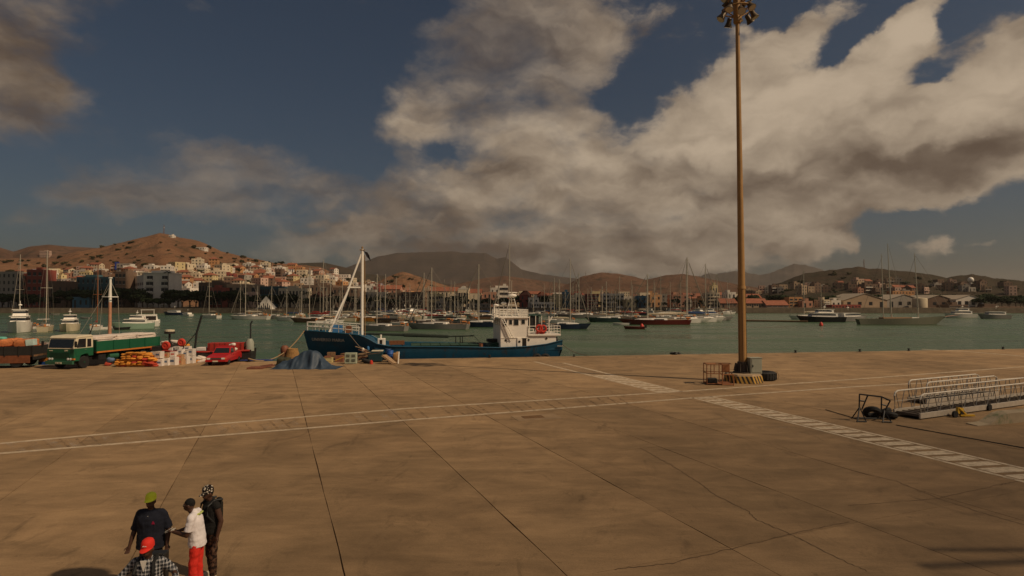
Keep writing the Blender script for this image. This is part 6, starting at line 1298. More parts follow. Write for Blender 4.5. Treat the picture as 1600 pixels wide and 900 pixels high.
def house(x, y, zg, w_, d_, h_, rz, col, roof='flat', floors=2, label='', cat='house', group=None, balc=False, bigwin=False, name='house', winw=1.1, sidewin=True, nwin=None):
    t_ = thing(name, label, cat, (x, y, zg), rz, group)
    m = MB(); m.bx(-w_ / 2, w_ / 2, 0, d_, -4, h_)
    if roof == 'flat':
        for a in ((-w_ / 2, w_ / 2, -.0, .25), (-w_ / 2, w_ / 2, d_ - .25, d_)): m.bx(a[0], a[1], a[2], a[3], h_ + .003, h_ + .8)
        for a in ((-w_ / 2, -w_ / 2 + .25), (w_ / 2 - .25, w_ / 2)): m.bx(a[0], a[1], .25, d_ - .25, h_ + .003, h_ + .8)
    part('wall', m, wallm[col], t_)
    m = MB()
    if roof == 'flat': m.bx(-w_ / 2 + .26, w_ / 2 - .26, .26, d_ - .26, h_ + .005, h_ + .12); part('roof', m, flatroof, t_)
    elif roof == 'hip':
        e = .5; m.loft([[(-w_ / 2 - e, -e, h_), (w_ / 2 + e, -e, h_), (w_ / 2 + e, d_ + e, h_), (-w_ / 2 - e, d_ + e, h_)], [(-w_ / 2 + d_ * .42, d_ * .48, h_ + d_ * .26), (w_ / 2 - d_ * .42, d_ * .48, h_ + d_ * .26), (w_ / 2 - d_ * .42, d_ * .52, h_ + d_ * .26), (-w_ / 2 + d_ * .42, d_ * .52, h_ + d_ * .26)]]); part('roof', m, tile, t_)
    elif roof == 'gable':
        e = .4; m.prism([(-e, h_), (d_ / 2, h_ + d_ * .25), (d_ + e, h_), (d_ + e, h_ + .12), (d_ / 2, h_ + d_ * .25 + .2), (-e, h_ + .12)], -w_ / 2 - e, w_ / 2 + e, 'x'); part('roof', m, tile, t_)
        m = MB(); m.prism([(0, h_), (d_ / 2, h_ + d_ * .25), (d_, h_)], -w_ / 2 + .02, w_ / 2 - .02, 'x'); part('gable_wall', m, wallm[col], t_)
    elif roof == 'end_gable':
        e = .4; m.prism([(-w_ / 2 - e, h_), (0, h_ + w_ * .16), (w_ / 2 + e, h_), (w_ / 2 + e, h_ + .15), (0, h_ + w_ * .16 + .2), (-w_ / 2 - e, h_ + .15)], -.3, d_ + .3, 'y'); part('roof', m, flatroof, t_)
        m = MB(); m.prism([(-w_ / 2, h_), (0, h_ + w_ * .16), (w_ / 2, h_)], .02, d_ - .02, 'y'); part('gable_wall', m, wallm[col], t_)
    m = MB(); fh = h_ / floors; n = nwin or max(2, int(w_ / 2.9)); big = bigwin
    wd = []
    for f_ in range(floors):
        z0 = f_ * fh + fh * .33; z1 = f_ * fh + fh * .80
        for k in range(n):
            xw = -w_ / 2 + w_ * (k + .5) / n; ww = w_ / n * .62 if balc else winw
            if big: mm_ = MB(); mm_.bx(xw - ww / 2, xw + ww / 2, -.08, .02, z0, z1); wd.append(part('window', mm_, winm, t_)); mm_ = MB(); mm_.bx(xw - ww / 2 - .1, xw + ww / 2 + .1, -.14, -.0, z0 - .14, z0 - .02); part('sill', mm_, wallm['white'], wd[-1])
            else: m.bx(xw - ww / 2, xw + ww / 2, -.05, .02, z0 if (f_ or k % 3) else 0, z1)
        if sidewin and not big:
            for k in range(max(1, int(d_ / 3.6))):
                yw = d_ * (k + .5) / max(1, int(d_ / 3.6)); m.bx(w_ / 2 - .02, w_ / 2 + .05, yw - .5, yw + .5, z0, z1); m.bx(-w_ / 2 - .05, -w_ / 2 + .02, yw - .5, yw + .5, z0, z1)
    if m.v: part('windows', m, winm, t_, stuff=True)
    if balc or (not big and random.random() < .35 and floors > 1):
        m = MB()
        for f_ in range(1, floors): m.bx(-w_ / 2 + w_ * .08, w_ / 2 - w_ * .08, -1.1, -.0, f_ * fh - .12, f_ * fh + .05); m.bx(-w_ / 2 + w_ * .08, w_ / 2 - w_ * .08, -1.1, -1.02, f_ * fh + .05, f_ * fh + .85)
        part('balcony', m, wallm['white'] if random.random() < .6 else wallm[col], t_, stuff=floors > 2)
    if roof == 'flat' and random.random() < .6:
        m = MB(); a_ = random.uniform(-.25, .25) * w_; m.bx(a_ - w_ * .16, a_ + w_ * .16, d_ * .3, d_ * .75, h_ + .12, h_ + 2.4); part('stair_hut', m, wallm[col], t_)
    if roof == 'flat' and random.random() < .5: m = MB(); m.lathe([(.55, 0), (.6, .9), (.3, 1.1)], 8, (random.uniform(-.35, .35) * w_, d_ * .5, h_ + .12)); part('water_tank', m, random.choice([flatroof, black, wallm['white']]), t_)
    return t_
def bld(px0, px1, ytop, Y, col, label, roof='flat', floors=3, depth=12, rz=0, cat='building', zb=1.0, **k):
    a = D(px0, 470, Y); b_ = D(px1, 470, Y); h_ = D((px0 + px1) / 2, ytop, Y).z - zb; return house((a.x + b_.x) / 2, Y, zb, b_.x - a.x, depth, h_, rz, col, roof, floors, label, cat, **k)
random.seed(5)
bld(-12, 24, 426, 392, 'grey', 'dark grey building cut by the left edge of the waterfront', floors=5, depth=20)
bld(24, 42, 429, 398, 'red', 'narrow dull red building second from the left edge', floors=5, rz=.1)
bld(41, 66, 423, 394, 'red', 'red-topped waterfront block behind the cream yacht mast', floors=5, bigwin=True, nwin=3, winw=2)
bld(75, 100, 441, 388, 'brown', 'windowless dark brown block on the waterfront right of the tall left mast', floors=1, nwin=2, depth=16)
bld(119, 177, 434.5, 400, 'teal', 'long dark blue building on the left waterfront', floors=4, bigwin=True, nwin=8)
bld(179, 196, 426, 400, 'brown', 'brown building with striped bays left of the white apartment block', floors=5, bigwin=True, nwin=3, winw=1.6)
# the white apartment block
xa_, xb_ = D(224, 470, 386).x, D(263, 470, 386).x; ht = D(240, 427, 386).z - 1
apt = thing('apartment_block', 'white five-storey apartment block with two columns of balconies on the waterfront', 'apartment block', ((xa_ + xb_) / 2, 386, 1), .02)
W2 = (xb_ - xa_) / 2; m = MB(); m.bx(-W2, W2, 0, 16, -2, ht); part('wall', m, wallm['white'], apt)
m = MB(); m.bx(-W2 - .3, W2 + .3, -.4, 16.2, ht, ht + .5); m.bx(-W2 * .6, W2 * .7, 3, 12, ht + .5, ht + 1.9); part('roof', m, wallm['white'], apt)
fl5 = ht / 5.6
for f_ in range(5):
    z0 = .8 + fl5 * (f_ + .25)
    for cx0, cx1 in ((-W2 * .78, -W2 * .22), (W2 * .42, W2 * .95)):
        if f_ == 4: cx0, cx1 = cx0 + .5, cx1 - .3
        m = MB(); m.bx(cx0, cx1, -.12, .02, z0 + .3, z0 + fl5 * .72); b_ = part('balcony_opening', m, winm, apt)
        m = MB(); m.bx(cx0, cx1, -.9, -.8, z0 - .15, z0 + .85); m.bx(cx0, cx1, -.9, 0, z0 - .3, z0 - .15); part('balcony_front', m, wallm['white'], b_)
        m = MB(); m.bx(lerp(cx0, cx1, .48), lerp(cx0, cx1, .52), -.2, -.05, z0, z0 + fl5 * .75); part('balcony_divider', m, wallm['grey'], b_)
wl_ = D(194, 470, 400); m = MB(); m.add([(wl_.x - (xa_ + xb_) / 2, 26, -2), (-W2 - .01, 0, -2), (-W2 - .01, 12, -2), (wl_.x - (xa_ + xb_) / 2, 38, -2), (wl_.x - (xa_ + xb_) / 2, 26, ht - 1), (-W2 - .01, 0, ht - 1), (-W2 - .01, 12, ht - 1), (wl_.x - (xa_ + xb_) / 2, 38, ht - 1)], [(0, 1, 5, 4), (1, 2, 6, 5), (2, 3, 7, 6), (3, 0, 4, 7), (4, 5, 6, 7)]); wing = part('wing', m, wallm['white'], apt)
a_ = Vector((wl_.x - (xa_ + xb_) / 2, 26, 0)); c_ = Vector((-W2, 0, 0)); dv = c_ - a_; nv = Vector((dv.y, -dv.x, 0)).normalized()
for f_ in range(4):
    for k in range(5):
        p = a_ + dv * ((k + .5) / 5); m = MB(); m.box((p.x, p.y, fl5 * (f_ + .9)), (dv.length / 5 * .6, .14, fl5 * .45), rz=math.atan2(dv.y, dv.x)); part('window', m, mat('grey_window', (.10, .09, .085), .4), wing)
bld(310, 350, 443, 400, 'brown', 'brown shaded block behind the trees right of the apartment block', floors=2, nwin=8); bld(327, 346, 451, 385, 'red', 'small dark red building with pale openings among the dark trees', floors=2, bigwin=True, nwin=3, winw=2)
bld(354, 402, 446, 396, 'tan', 'pinkish building with four large square windows above the dark trees', floors=2, bigwin=True, nwin=4, winw=2.6); bld(376, 392, 458, 384, 'pink', 'small pink building in front of the square-windowed one', floors=2)
bld(402, 440, 449, 400, 'teal', 'low teal-grey building behind the white pyramid', floors=2, nwin=10); bld(435, 477, 452, 392, 'cream', 'cream building with a row of small windows right of the pyramid', floors=2, nwin=8); bld(470, 520, 447, 410, 'brown', 'brown long building behind the two-masted brown yacht', floors=3); bld(520, 560, 451, 405, 'brown', 'brown building behind the white ship mast legs', floors=3)
bld(484, 505, 463, 380, 'tan', 'low tan house with hipped roof behind the brown yacht', 'hip', 1)
bld(583, 592.5, 449, 420, 'red', 'bright red box-shaped building right of the white ship mast', floors=2); bld(572, 584, 448, 430, 'white', 'white building left of the bright red box', floors=3); bld(594, 625, 452, 430, 'salmon', 'long salmon building with red roof right of the red box', 'gable', 2); bld(562, 604, 458, 396, 'grey', 'grey shaded warehouse below the bright red box', floors=2)
bld(606, 627, 459, 400, 'brown', 'brown building with palms in front', floors=3); bld(627, 660, 458, 392, 'brown', 'wide grey-brown waterfront building above the three motor yachts', floors=3, bigwin=True, nwin=6); bld(660, 672, 452, 440, 'tan', 'narrow tan house above the waterfront', floors=3); bld(671, 692, 461, 396, 'pale yellow', 'pale yellow colonnaded building on the waterfront', floors=2, bigwin=True, nwin=6, winw=1.2)
bld(668, 715, 455, 440, 'cream', 'long cream building with ochre roof left of the gabled palace', 'gable', 2); bld(681, 712, 472, 384, 'grey', 'low grey waterfront hall with flat roof', floors=1, nwin=8); bld(710, 722, 472.5, 383, 'white', 'small white kiosk building right of the grey hall', floors=1)
# gabled cream palace
pa = bld(716, 732, 452, 430, 'cream', 'cream palace with stepped gable and tall arched windows', floors=1, nwin=4, bigwin=True, winw=1.4, cat='palace'); W3 = (D(732, 470, 430).x - D(716, 470, 430).x) / 2; h3 = D(724, 452, 430).z - 1
m = MB(); m.prism([(-W3, h3), (-W3 * .6, h3 + .8), (-W3 * .45, h3 + 1.6), (0, h3 + 2.6), (W3 * .45, h3 + 1.6), (W3 * .6, h3 + .8), (W3, h3)], -.1, 1.0, 'y'); part('stepped_gable', m, wallm['white'], pa); m = MB(); m.bx(-W3 - 8, -W3, 1, 10, -2, h3 - 3); part('left_wing', m, wallm['cream'], pa); m = MB(); m.bx(W3, W3 + 8, 1, 10, -2, h3 - 3); part('right_wing', m, wallm['cream'], pa)
bld(732, 752, 458, 436, 'tan', 'tan building right of the palace', 'gable', 2); bld(766, 780, 451, 460, 'white', 'white terraced building left of the wheelhouse mast', floors=3); bld(779, 794, 448, 466, 'white', 'taller white building just left of the wheelhouse mast', floors=4, bigwin=True, nwin=3, winw=2.4); bld(755, 775, 458, 430, 'salmon', 'salmon building below the white terraced one', floors=2); bld(728, 765, 476, 374, 'grey', 'low pale waterfront sheds behind the navy yacht', floors=1, nwin=6)
bld(812, 830, 461, 400, 'red', 'building with red roof just right of the radar mast', 'hip', 2); bld(838, 856, 463, 405, 'red', 'low building with red roof above the awning', 'hip', 1); bld(830, 866, 474, 376, 'white', 'long low white clubhouse on the waterfront', floors=1, nwin=9); bld(826, 842, 467, 384, 'white', 'white house behind the low clubhouse', floors=2)
bld(864, 878, 461, 398, 'pale yellow', 'pale yellow house behind the tallest right-centre mast', floors=3); bld(880, 891, 458, 402, 'blue', 'small bright blue building left of the red block', floors=3); bld(891, 914, 463, 398, 'cream', 'cream building between blue and red blocks', floors=2); bld(917, 935, 461, 390, 'red', 'dark red block on the waterfront centre right', floors=4, bigwin=True, nwin=5); bld(925, 938, 457, 420, 'pale yellow', 'yellow roof storey behind the dark red block', floors=2)
bld(942, 975, 460.5, 398, 'white', 'white three-storey building with long balconies right of the red block', floors=3, balc=True, nwin=6); bld(978, 994, 470, 385, 'pale yellow', 'low pale yellow house left of the blue one', floors=1); bld(996, 1011, 464, 388, 'blue', 'light blue two-part building on the waterfront', floors=2); bld(1000, 1016, 459, 420, 'cream', 'cream house above the light blue building', floors=2)
bld(1016, 1034, 462, 410, 'orange', 'orange building right of the light blue one', floors=2); bld(1050, 1075, 462, 405, 'salmon', 'salmon building behind the tall white sloops', floors=3); bld(1090, 1103, 468, 392, 'orange', 'small orange building behind the second sloop', floors=2)
bld(1105, 1125, 459, 392, 'cream', 'cream four-storey building with balconies left of the light mast', floors=4, balc=True, nwin=4); bld(1113, 1122, 447, 402, 'pale yellow', 'bright yellow tower block above the balconied building', floors=2, depth=6); bld(1126, 1152, 474, 384, 'brown', 'open brown shed left of the light mast', 'gable', 1)
bld(1137, 1150, 458, 430, 'white', 'white house with arched gable left of the light mast', floors=2); bld(1163, 1200, 474, 384, 'tan', 'long low orange-roofed shed right of the light mast', 'gable', 1, nwin=10); bld(1198, 1232, 477, 380, 'pink', 'low pinkish shed with dark arches', 'gable', 1, nwin=4, bigwin=True, winw=3); bld(1160, 1190, 466, 420, 'tan', 'tan shed behind the orange-roofed one', 'gable', 1)
bld(1233, 1254, 466, 392, 'orange', 'bright orange building right of the low sheds', floors=3, bigwin=True, nwin=3, winw=2); bld(1254, 1270, 472, 386, 'salmon', 'low salmon building right of the bright orange one', floors=1); bld(1287, 1297, 470, 380, 'cream', 'pale tower-like building behind the black motor yacht', floors=3); bld(1299, 1314, 471, 382, 'white', 'white windowless hall right of the pale tower', floors=1, nwin=2); bld(1300, 1345, 478, 372, 'red', 'long low dark red wall building behind the motor yacht', floors=1, nwin=9)
def hall(px0, px1, ytop, Y, col, label, dep=26, rz=0): return bld(px0, px1, ytop + 3, Y, col, label, 'end_gable', 1, dep, rz, cat='warehouse', nwin=4, winw=2.2)
hall(1318, 1386, 466.5, 384, 'tan', 'wide tan warehouse with low pitched pale roof, leftmost of three'); hall(1386, 1441, 466, 386, 'grey', 'middle warehouse with pale curved roof behind the ketch'); hall(1440, 1495, 467, 392, 'brown', 'brown side of the rightmost warehouse pair'); hall(1494, 1537, 465, 386, 'white', 'white fronted warehouse with small square vents at far right')
m = MB(); bt = G(1433, 489, 1); m.lathe([(4.2, 0), (4.2, 5.4), (3.9, 6), (.2, 6.4)], 24); o = link('storage_tank', m.mesh('storage_tank', wallm['cream'], flat=False)); o.location = (D(1437, 470, 380).x, 380, 1); tag(o, 'cream cylindrical storage tank at the end of the middle warehouse', 'tank')
bld(1484, 1512, 478, 372, 'brown', 'dark open shelter below the white fronted warehouse', floors=1, nwin=2, bigwin=True, winw=6)
bld(1535, 1600, 481, 376, 'brown', 'long low dark shed at the far right waterfront', floors=1, nwin=12)
bld(152, 175, 466, 366, 'blue', 'small bright blue kiosk on the left promenade', floors=1, depth=5) if False else bld(113, 139, 466, 364, 'blue', 'small bright blue kiosk on the left promenade', floors=1, depth=5, cat='kiosk')
# white pyramid tent-shaped building
pb = G(415.5, 491, .6); pyw = 13.2 / F * 352 * 1.0; ph = D(415, 462.5, 349).z - .2
m = MB(); m.add([(-pyw, -3, 0), (pyw, -3, 0), (pyw, 6, 0), (-pyw, 6, 0), (0, 0, ph)], [(0, 1, 4), (1, 2, 4), (2, 3, 4), (3, 0, 4)]); py_ = thing('pyramid_pavilion', 'white pyramid-shaped pavilion on the left waterfront', 'pavilion', (D(415.5, 470, 349).x, 349, .2)); part('roof', m, wallm['white'], py_)
m = MB(); [m.box((-pyw * .7 + k * pyw * .23, -3.1 + .0, 1.2 + .6 * (k % 2)), (.5, .2, 2.4 + 1.2 * (k % 2))) for k in range(7)]; part('door_slats', m, winm, py_, stuff=True)
m = MB(); m.box((0, 0, -1.4), (pyw * 2 + 8, 10, 3.2)); part('platform', m, sw, py_, loc=(0, 1.5, 0))
# houses on the slopes, found by looking up where the ground is
rs = random.Random(77); random.seed(78); HS = []
topA = [(-20, 428), (0, 426), (60, 424), (120, 415), (180, 410), (215, 416), (250, 413), (300, 412), (340, 410), (372, 411), (410, 414), (440, 412), (470, 412), (490, 420), (520, 424), (545, 432), (565, 440), (600, 450), (650, 460)]
colsA = ['white'] * 8 + ['cream'] * 8 + ['pale yellow'] * 2 + ['tan'] * 3 + ['pink'] * 2 + ['salmon'] * 2 + ['orange'] * 2 + ['grey'] * 2 + ['red', 'lilac', 'brown']
def slope_zone(x0, x1, topf, ybot, rows, dens, wh, cols, zone_of, roofp=(.72, .14, .14), gname='houses on the left hillside', hmin=4.0):
    for k in range(rows):
        px = x0 + rs.uniform(0, 10)
        while px < x1:
            top = prof(topf, px) if isinstance(topf, list) else topf; py = lerp(top + 6, ybot, (k + .3 + rs.uniform(-.2, .2)) / rows); w_ = rs.uniform(*wh)
            hp = hit(px, py) if py > top else None
            if hp and 400 < hp.y < 1400:
                wp = w_ * F / hp.y
                if rs.random() < dens:
                    rf = rs.choices(['flat', 'hip', 'gable'], roofp)[0]; fl_ = rs.choice([1, 2, 2, 3]); c_ = rs.choice(cols); h_ = max(hmin, fl_ * 3.0 + rs.uniform(0, .6))
                    o = house(hp.x, hp.y, hp.z - .3, w_, rs.uniform(8, 11), h_, rs.uniform(-.5, .35), c_, rf, fl_, 'x', 'house', gname); HS.append((px, py, c_, rf, fl_, o, zone_of(px, py)))
                px += wp * rs.uniform(.85, 1.25)
            else: px += 12
def zA(px, py):
    t = 'upper' if py < prof(topA, px) + 16 else ('middle' if py < prof(topA, px) + 30 else 'lower')
    a = 'above the red-topped block' if px < 75 else 'above the brown block' if px < 118 else 'above the long blue building' if px < 190 else 'above the white apartment block' if px < 265 else 'right of the apartment block' if px < 325 else 'above the square windows' if px < 400 else 'above the pyramid' if px < 445 else 'left of the blue ship mast' if px < 510 else 'behind the white mast legs' if px < 570 else 'right of the white ship mast'
    return 'on the %s slope %s' % (t, a)
slope_zone(-15, 640, topA, 462, 9, .52, (8, 12), colsA, zA)
def zR(px, py): return 'on the right hill ' + ('right of the light mast' if px < 1260 else 'above the tan warehouse' if px < 1385 else 'above the ketch masts' if px < 1470 else 'at the far right')
slope_zone(1170, 1600, [(1170, 452), (1250, 444), (1350, 436), (1450, 436), (1600, 445)], 463, 4, .34, (6, 10), ['tan', 'brown', 'tan', 'pink', 'grey', 'brown', 'brown'], zR, (.95, .0, .05), gname='houses on the right hill')
def flat_zone(x0, x1, rows, dens, cols, wfn, g):
    for (Y, ya, yb) in rows:
        px = x0
        while px < x1:
            w_ = rs.uniform(10, 17)
            if rs.random() < dens:
                top = rs.uniform(ya, yb); h_ = D(px, top, Y).z - 1; rf = rs.choices(['flat', 'hip', 'gable'], (.5, .2, .3))[0]; fl_ = max(1, round(h_ / 3.3)); c_ = rs.choice(cols)
                o = house(D(px, 470, Y).x, Y + rs.uniform(-15, 15), 1, w_, rs.uniform(9, 13), h_ if rf == 'flat' else h_ * .8, rs.uniform(-.3, .3), c_, rf, fl_, 'x', 'house', g); HS.append((px, top, c_, rf, fl_, o, wfn(px, Y)))
            px += w_ * F / Y * rs.uniform(.8, 1.15)
def zF(px, Y): return ('far back' if Y > 600 else 'midway' if Y > 470 else 'in front') + ' in low town ' + ('right of the bright red box' if px < 660 else 'around the cream palace' if px < 745 else 'left of the wheelhouse' if px < 800 else 'right of the wheelhouse' if px < 910 else 'around the dark red block' if px < 990 else 'around the light blue building' if px < 1060 else 'left of the light mast')
flat_zone(590, 1160, ((860, 453, 460), (640, 455, 462), (500, 459, 466), (430, 463, 469)), .44, ['tan', 'salmon', 'cream', 'orange', 'pink', 'white', 'brown', 'brown', 'red', 'tan', 'grey'], zF, 'houses of the low town')
cat2 = {}
for px, py, c_, rf, fl_, o, zn in HS: cat2.setdefault(('%s %s house' % (c_, {'flat': 'flat-roofed', 'hip': 'hip-roofed', 'gable': 'gabled'}[rf]), zn), []).append((px, o))
for (a, b_), v in cat2.items(): ordl(v, a, b_)
# special slope houses
def at_house(px, pyb, wpx, hpx, col, label, roof='flat', fl_=2, **k):
    hp = hit(px, pyb)
    if not hp: return
    return house(hp.x, hp.y, hp.z - .5, wpx / F * hp.y, 10, hpx / F * hp.y, 0, col, roof, fl_, label, 'house', **k)
at_house(455, 420, 13, 7, 'orange', 'bright orange house on the skyline of the left slope', 'gable'); at_house(465, 421, 8, 4, 'salmon', 'salmon annex right of the bright orange skyline house', 'gable', 1)
at_house(192, 423, 20, 11, 'grey', 'large grey block on the slope with a blue side panel'); 
hp = hit(184, 422)
if hp: m = MB(); m.box((0, 0, 4.6), (7 / F * hp.y, .4, 8.5)); o = link('billboard', m.mesh('billboard', mat('blue_mural', (.03, .06, .30), .7, var=.5, scale=.5))); o.location = (hp.x, hp.y - 1.2, hp.z); tag(o, 'blue billboard left of the large grey block on the slope', 'billboard')
at_house(133, 423, 28, 7, 'pink', 'wide pink two-storey house above the long blue building', fl_=2); at_house(349, 429, 15, 13, 'pale yellow', 'tall pale yellow house in the middle of the left slope', fl_=3); at_house(404, 425, 18, 6, 'orange', 'wide orange house on the upper slope right of the yellow one'); at_house(433, 426, 17, 9, 'white', 'white double house on the upper slope below the orange skyline house')
at_house(537, 437, 16, 8, 'white', 'white stepped house at the right end of the slope'); at_house(520, 430, 10, 5, 'white', 'white house with skyline view right of the tallest slope mast'); at_house(533, 446, 14, 7, 'white', 'white balconied house below the stepped white house'); at_house(315, 428, 12, 8, 'cream', 'cream block right above the dark trees'); at_house(104, 450, 30, 8, 'white', 'white house with red hipped roof above the brown block', 'hip', 1)
at_house(1345, 459, 9, 8, 'salmon', 'salmon pink house on the right hill'); at_house(1412, 464, 34, 9, 'orange', 'orange house group behind the middle warehouse'); at_house(1408, 455, 20, 7, 'orange', 'orange upper house behind the ketch masts', 'gable'); at_house(1259, 453, 12, 5, 'pale yellow', 'yellow house on the right hill below the skyline', fl_=1); at_house(1336, 456, 9, 4, 'tan', 'tan house left of the salmon pink one', fl_=1)
at_house(310, 389, 19, 2.6, 'white', 'long low white wall building high on the brown hill', fl_=1); at_house(266, 371, 5, 3.5, 'white', 'tiny white hut right of the hilltop antenna', fl_=1)
at_house(69, 402, 15, 10, 'pink', 'pinkish house on the skyline of the far left hill', fl_=2) or None
hp = hit(1517, 448)
if hp: m = MB(); m.tube((0, 0, 0), (0, 0, 6), 1.2, n=10); m.ell((0, 0, 8), (3.2, 3.2, 3.4), 14, 10); o = link('radar_dome', m.mesh('radar_dome', white_clean, flat=False)); o.location = hp; tag(o, 'white round dome on the right hill', 'dome')
def antenna(px, py, topy, label):
    hp = hit(px, py + .6) or hit(px, py + 2)
    if not hp: return
    h_ = D(px, topy, hp.y).z - hp.z; t_ = thing('antenna_mast', label, 'antenna', hp, .3, 'antennas on the hilltops'); m = MB()
    for a in range(3): q = R(120 * a); m.tube((math.cos(q) * 1.2, math.sin(q) * 1.2, -1), (math.cos(q) * .3, math.sin(q) * .3, h_), .16, .1, 4)
    part('lattice_tower', m, rust, t_); m = MB()
    for k in range(7):
        r_ = lerp(1.2, .3, k / 7); m.torus((0, 0, h_ * k / 7), r_, .08, 3, 4)
    part('cross_braces', m, rust, t_, stuff=True); m = MB(); m.lathe([(.8, 0), (.8, 1.6)], 10, (0, 0, h_ * .62)); part('dish', m, wallm['grey'], t_)
antenna(256, 364.5, 351, 'thin lattice antenna on top of the left brown hill'); antenna(1350, 420, 405, 'thin lattice antenna on top of the right dark hill'); antenna(915, 434, 424, 'small antenna on the saddle of the middle hills')

# ------------------------------------------------------------------ trees and shrubs
leaf = mat('tree_leaves', (.032, .045, .018), .8, var=.45, scale=.6, rand=.25, spec=.15); leaf2 = mat('dry_shrub_leaves', (.055, .05, .022), .85, var=.4, scale=.8, rand=.3, spec=.1); bark = mat('tree_bark', (.09, .06, .04), .9)
def crown_mesh(seed, n, R_, flat_=.72, ls=.55, m_=leaf, clumps=11):
    r_ = random.Random(seed); cl = [(Vector((r_.gauss(0, .5), r_.gauss(0, .5), r_.uniform(-.45, .6))) * R_ * .85, r_.uniform(.28, .52) * R_) for _ in range(clumps)]; mb = MB(); vs = []; fs = []
    for k in range(n):
        c, rad = cl[r_.randrange(clumps)]; v = Vector((r_.gauss(0, 1), r_.gauss(0, 1), r_.gauss(0, 1))).normalized() * rad * r_.uniform(.55, 1.0) ** .5; p = c + Vector((v.x, v.y, v.z * flat_)); p.z *= flat_ + .1
        a = Vector((r_.gauss(0, 1), r_.gauss(0, 1), r_.gauss(0, 1))).normalized(); b_ = a.cross(v.normalized() + Vector((.01, 0, 0))).normalized(); a = b_.cross((v.normalized() * .7 + Vector((r_.gauss(0, .4), r_.gauss(0, .4), r_.gauss(0, .4))))).normalized(); s_ = ls * r_.uniform(.6, 1.3)
        i = len(vs); vs += [p - a * s_ * .5, p + b_ * s_ * .35, p + a * s_ * .6, p - b_ * s_ * .35]; fs.append((i, i + 1, i + 2, i + 3))
    mb.add(vs, fs); return mb.mesh('crown', m_, fixn=False)
CR = [crown_mesh(k, 1500, 5, ls=.95) for k in range(5)]; SR = [crown_mesh(20 + k, 260, 1.6, ls=.6, m_=leaf2, clumps=6) for k in range(4)]
tm = MB(); tm.tube((0, 0, -1), (0.2, 0, 3.2), .42, .28, 7)
for k in range(5): q = R(72 * k + 10); tm.tube((.2, 0, 3.0 - .2 * k), (math.cos(q) * 2.6, math.sin(q) * 2.6, 6), .2, .07, 5)
TM = tm.mesh('trunk', bark)
TR = []
def tree(px, Y, topy, label=None, zone='', wpx=None, zb=None):
    p = D(px, 470, Y); zb = 1 if zb is None else zb; h_ = D(px, topy, Y).z - zb; t_ = thing('tree', label or 'x', 'tree', (p.x, p.y, zb), rs.uniform(0, 6), 'trees along the waterfront and in the town')
    s_ = h_ / 9.6; wx = (wpx / F * Y / 10.5) if wpx else s_ * rs.uniform(.95, 1.3); tr_ = link('trunk', TM, t_); tr_.scale = (s_, s_, s_); c = link('crown', CR[rs.randrange(5)], t_); c.location = (0, 0, 6.2 * s_); c.scale = (wx, wx, s_ * .95)
    if not label: TR.append((px, t_, zone))
    return t_
for (x0, x1, Y0, Y1, ta, tb, st, zn) in ((-6, 40, 362, 372, 455, 462, 11, 'on the promenade at the far left'), (40, 100, 364, 376, 462, 467, 13, 'below the red-topped and brown blocks'), (102, 200, 366, 378, 447, 455, 10, 'in the dark row below the long blue building'), (196, 232, 366, 374, 453, 460, 10, 'in front of the white apartment block'), (232, 266, 362, 368, 463, 467, 9, 'right below the balconies of the apartment block'), (264, 325, 366, 380, 450, 457, 10, 'in the dark row right of the apartment block'), (334, 374, 364, 376, 451, 456, 9, 'in the dark row left of the pyramid'), (376, 470, 366, 376, 457, 465, 11, 'in the dark row around the pyramid'),
        (475, 560, 364, 382, 459, 467, 13, 'behind the yachts left of the ship mast'), (562, 630, 364, 380, 462, 469, 13, 'right of the ship mast'), (704, 722, 380, 386, 459, 463, 8, 'left of the cream palace'), (722, 800, 366, 380, 463, 469, 9, 'in the dark row left of the wheelhouse'), (806, 862, 380, 420, 460, 468, 14, 'right of the wheelhouse'), (900, 1100, 372, 400, 464, 473, 22, 'on the waterfront right of centre'), (1150, 1240, 392, 430, 459, 468, 9, 'right of the light mast'), (1270, 1345, 392, 420, 460, 467, 9, 'behind the black motor yacht'), (1345, 1440, 400, 440, 458, 464, 16, 'behind the warehouses'), (1530, 1615, 380, 420, 457, 468, 8, 'in the dark grove at the far right'), (1440, 1500, 400, 420, 458, 465, 14, 'behind the brown warehouse')):
    px = x0
    while px < x1: tree(px + rs.uniform(-3, 3), rs.uniform(Y0, Y1), rs.uniform(ta, tb), zone=zn); px += st * rs.uniform(.8, 1.2)
for k in range(70):
    px = rs.choice([rs.uniform(-10, 560), rs.uniform(1170, 1600), rs.uniform(330, 560)]); py = rs.uniform(prof(topA, px) + 2 if px < 600 else 446, 462); hp = hit(px, py)
    if hp and hp.y > 400: t_ = tree(px, hp.y, py - rs.uniform(4, 8), zone='among the houses on the ' + ('left slope' if px < 600 else 'right hill'), zb=hp.z)
zz_ = {}
for px, t_, zn in TR: zz_.setdefault(zn, []).append((px, t_))
for zn, v in zz_.items(): ordl(v, 'dark green tree' if 'slope' not in zn and 'hill' not in zn else 'bushy tree', zn)
SH = []
sh_list = [(128, 410), (145, 404), (93, 403), (285, 401), (283, 418), (321, 397), (312, 409), (330, 414), (345, 420), (234, 400), (185, 404), (172, 408), (210, 412), (225, 414), (345, 404), (388, 407), (366, 409), (410, 411), (420, 412), (300, 405), (180, 383), (205, 380), (160, 386), (250, 380), (264, 392), (275, 384), (400, 409), (378, 403), (355, 396), (120, 420), (100, 412), (60, 412), (30, 414), (45, 408), (15, 409), (620, 434), (640, 437), (612, 441), (655, 443), (630, 448), (675, 447)]
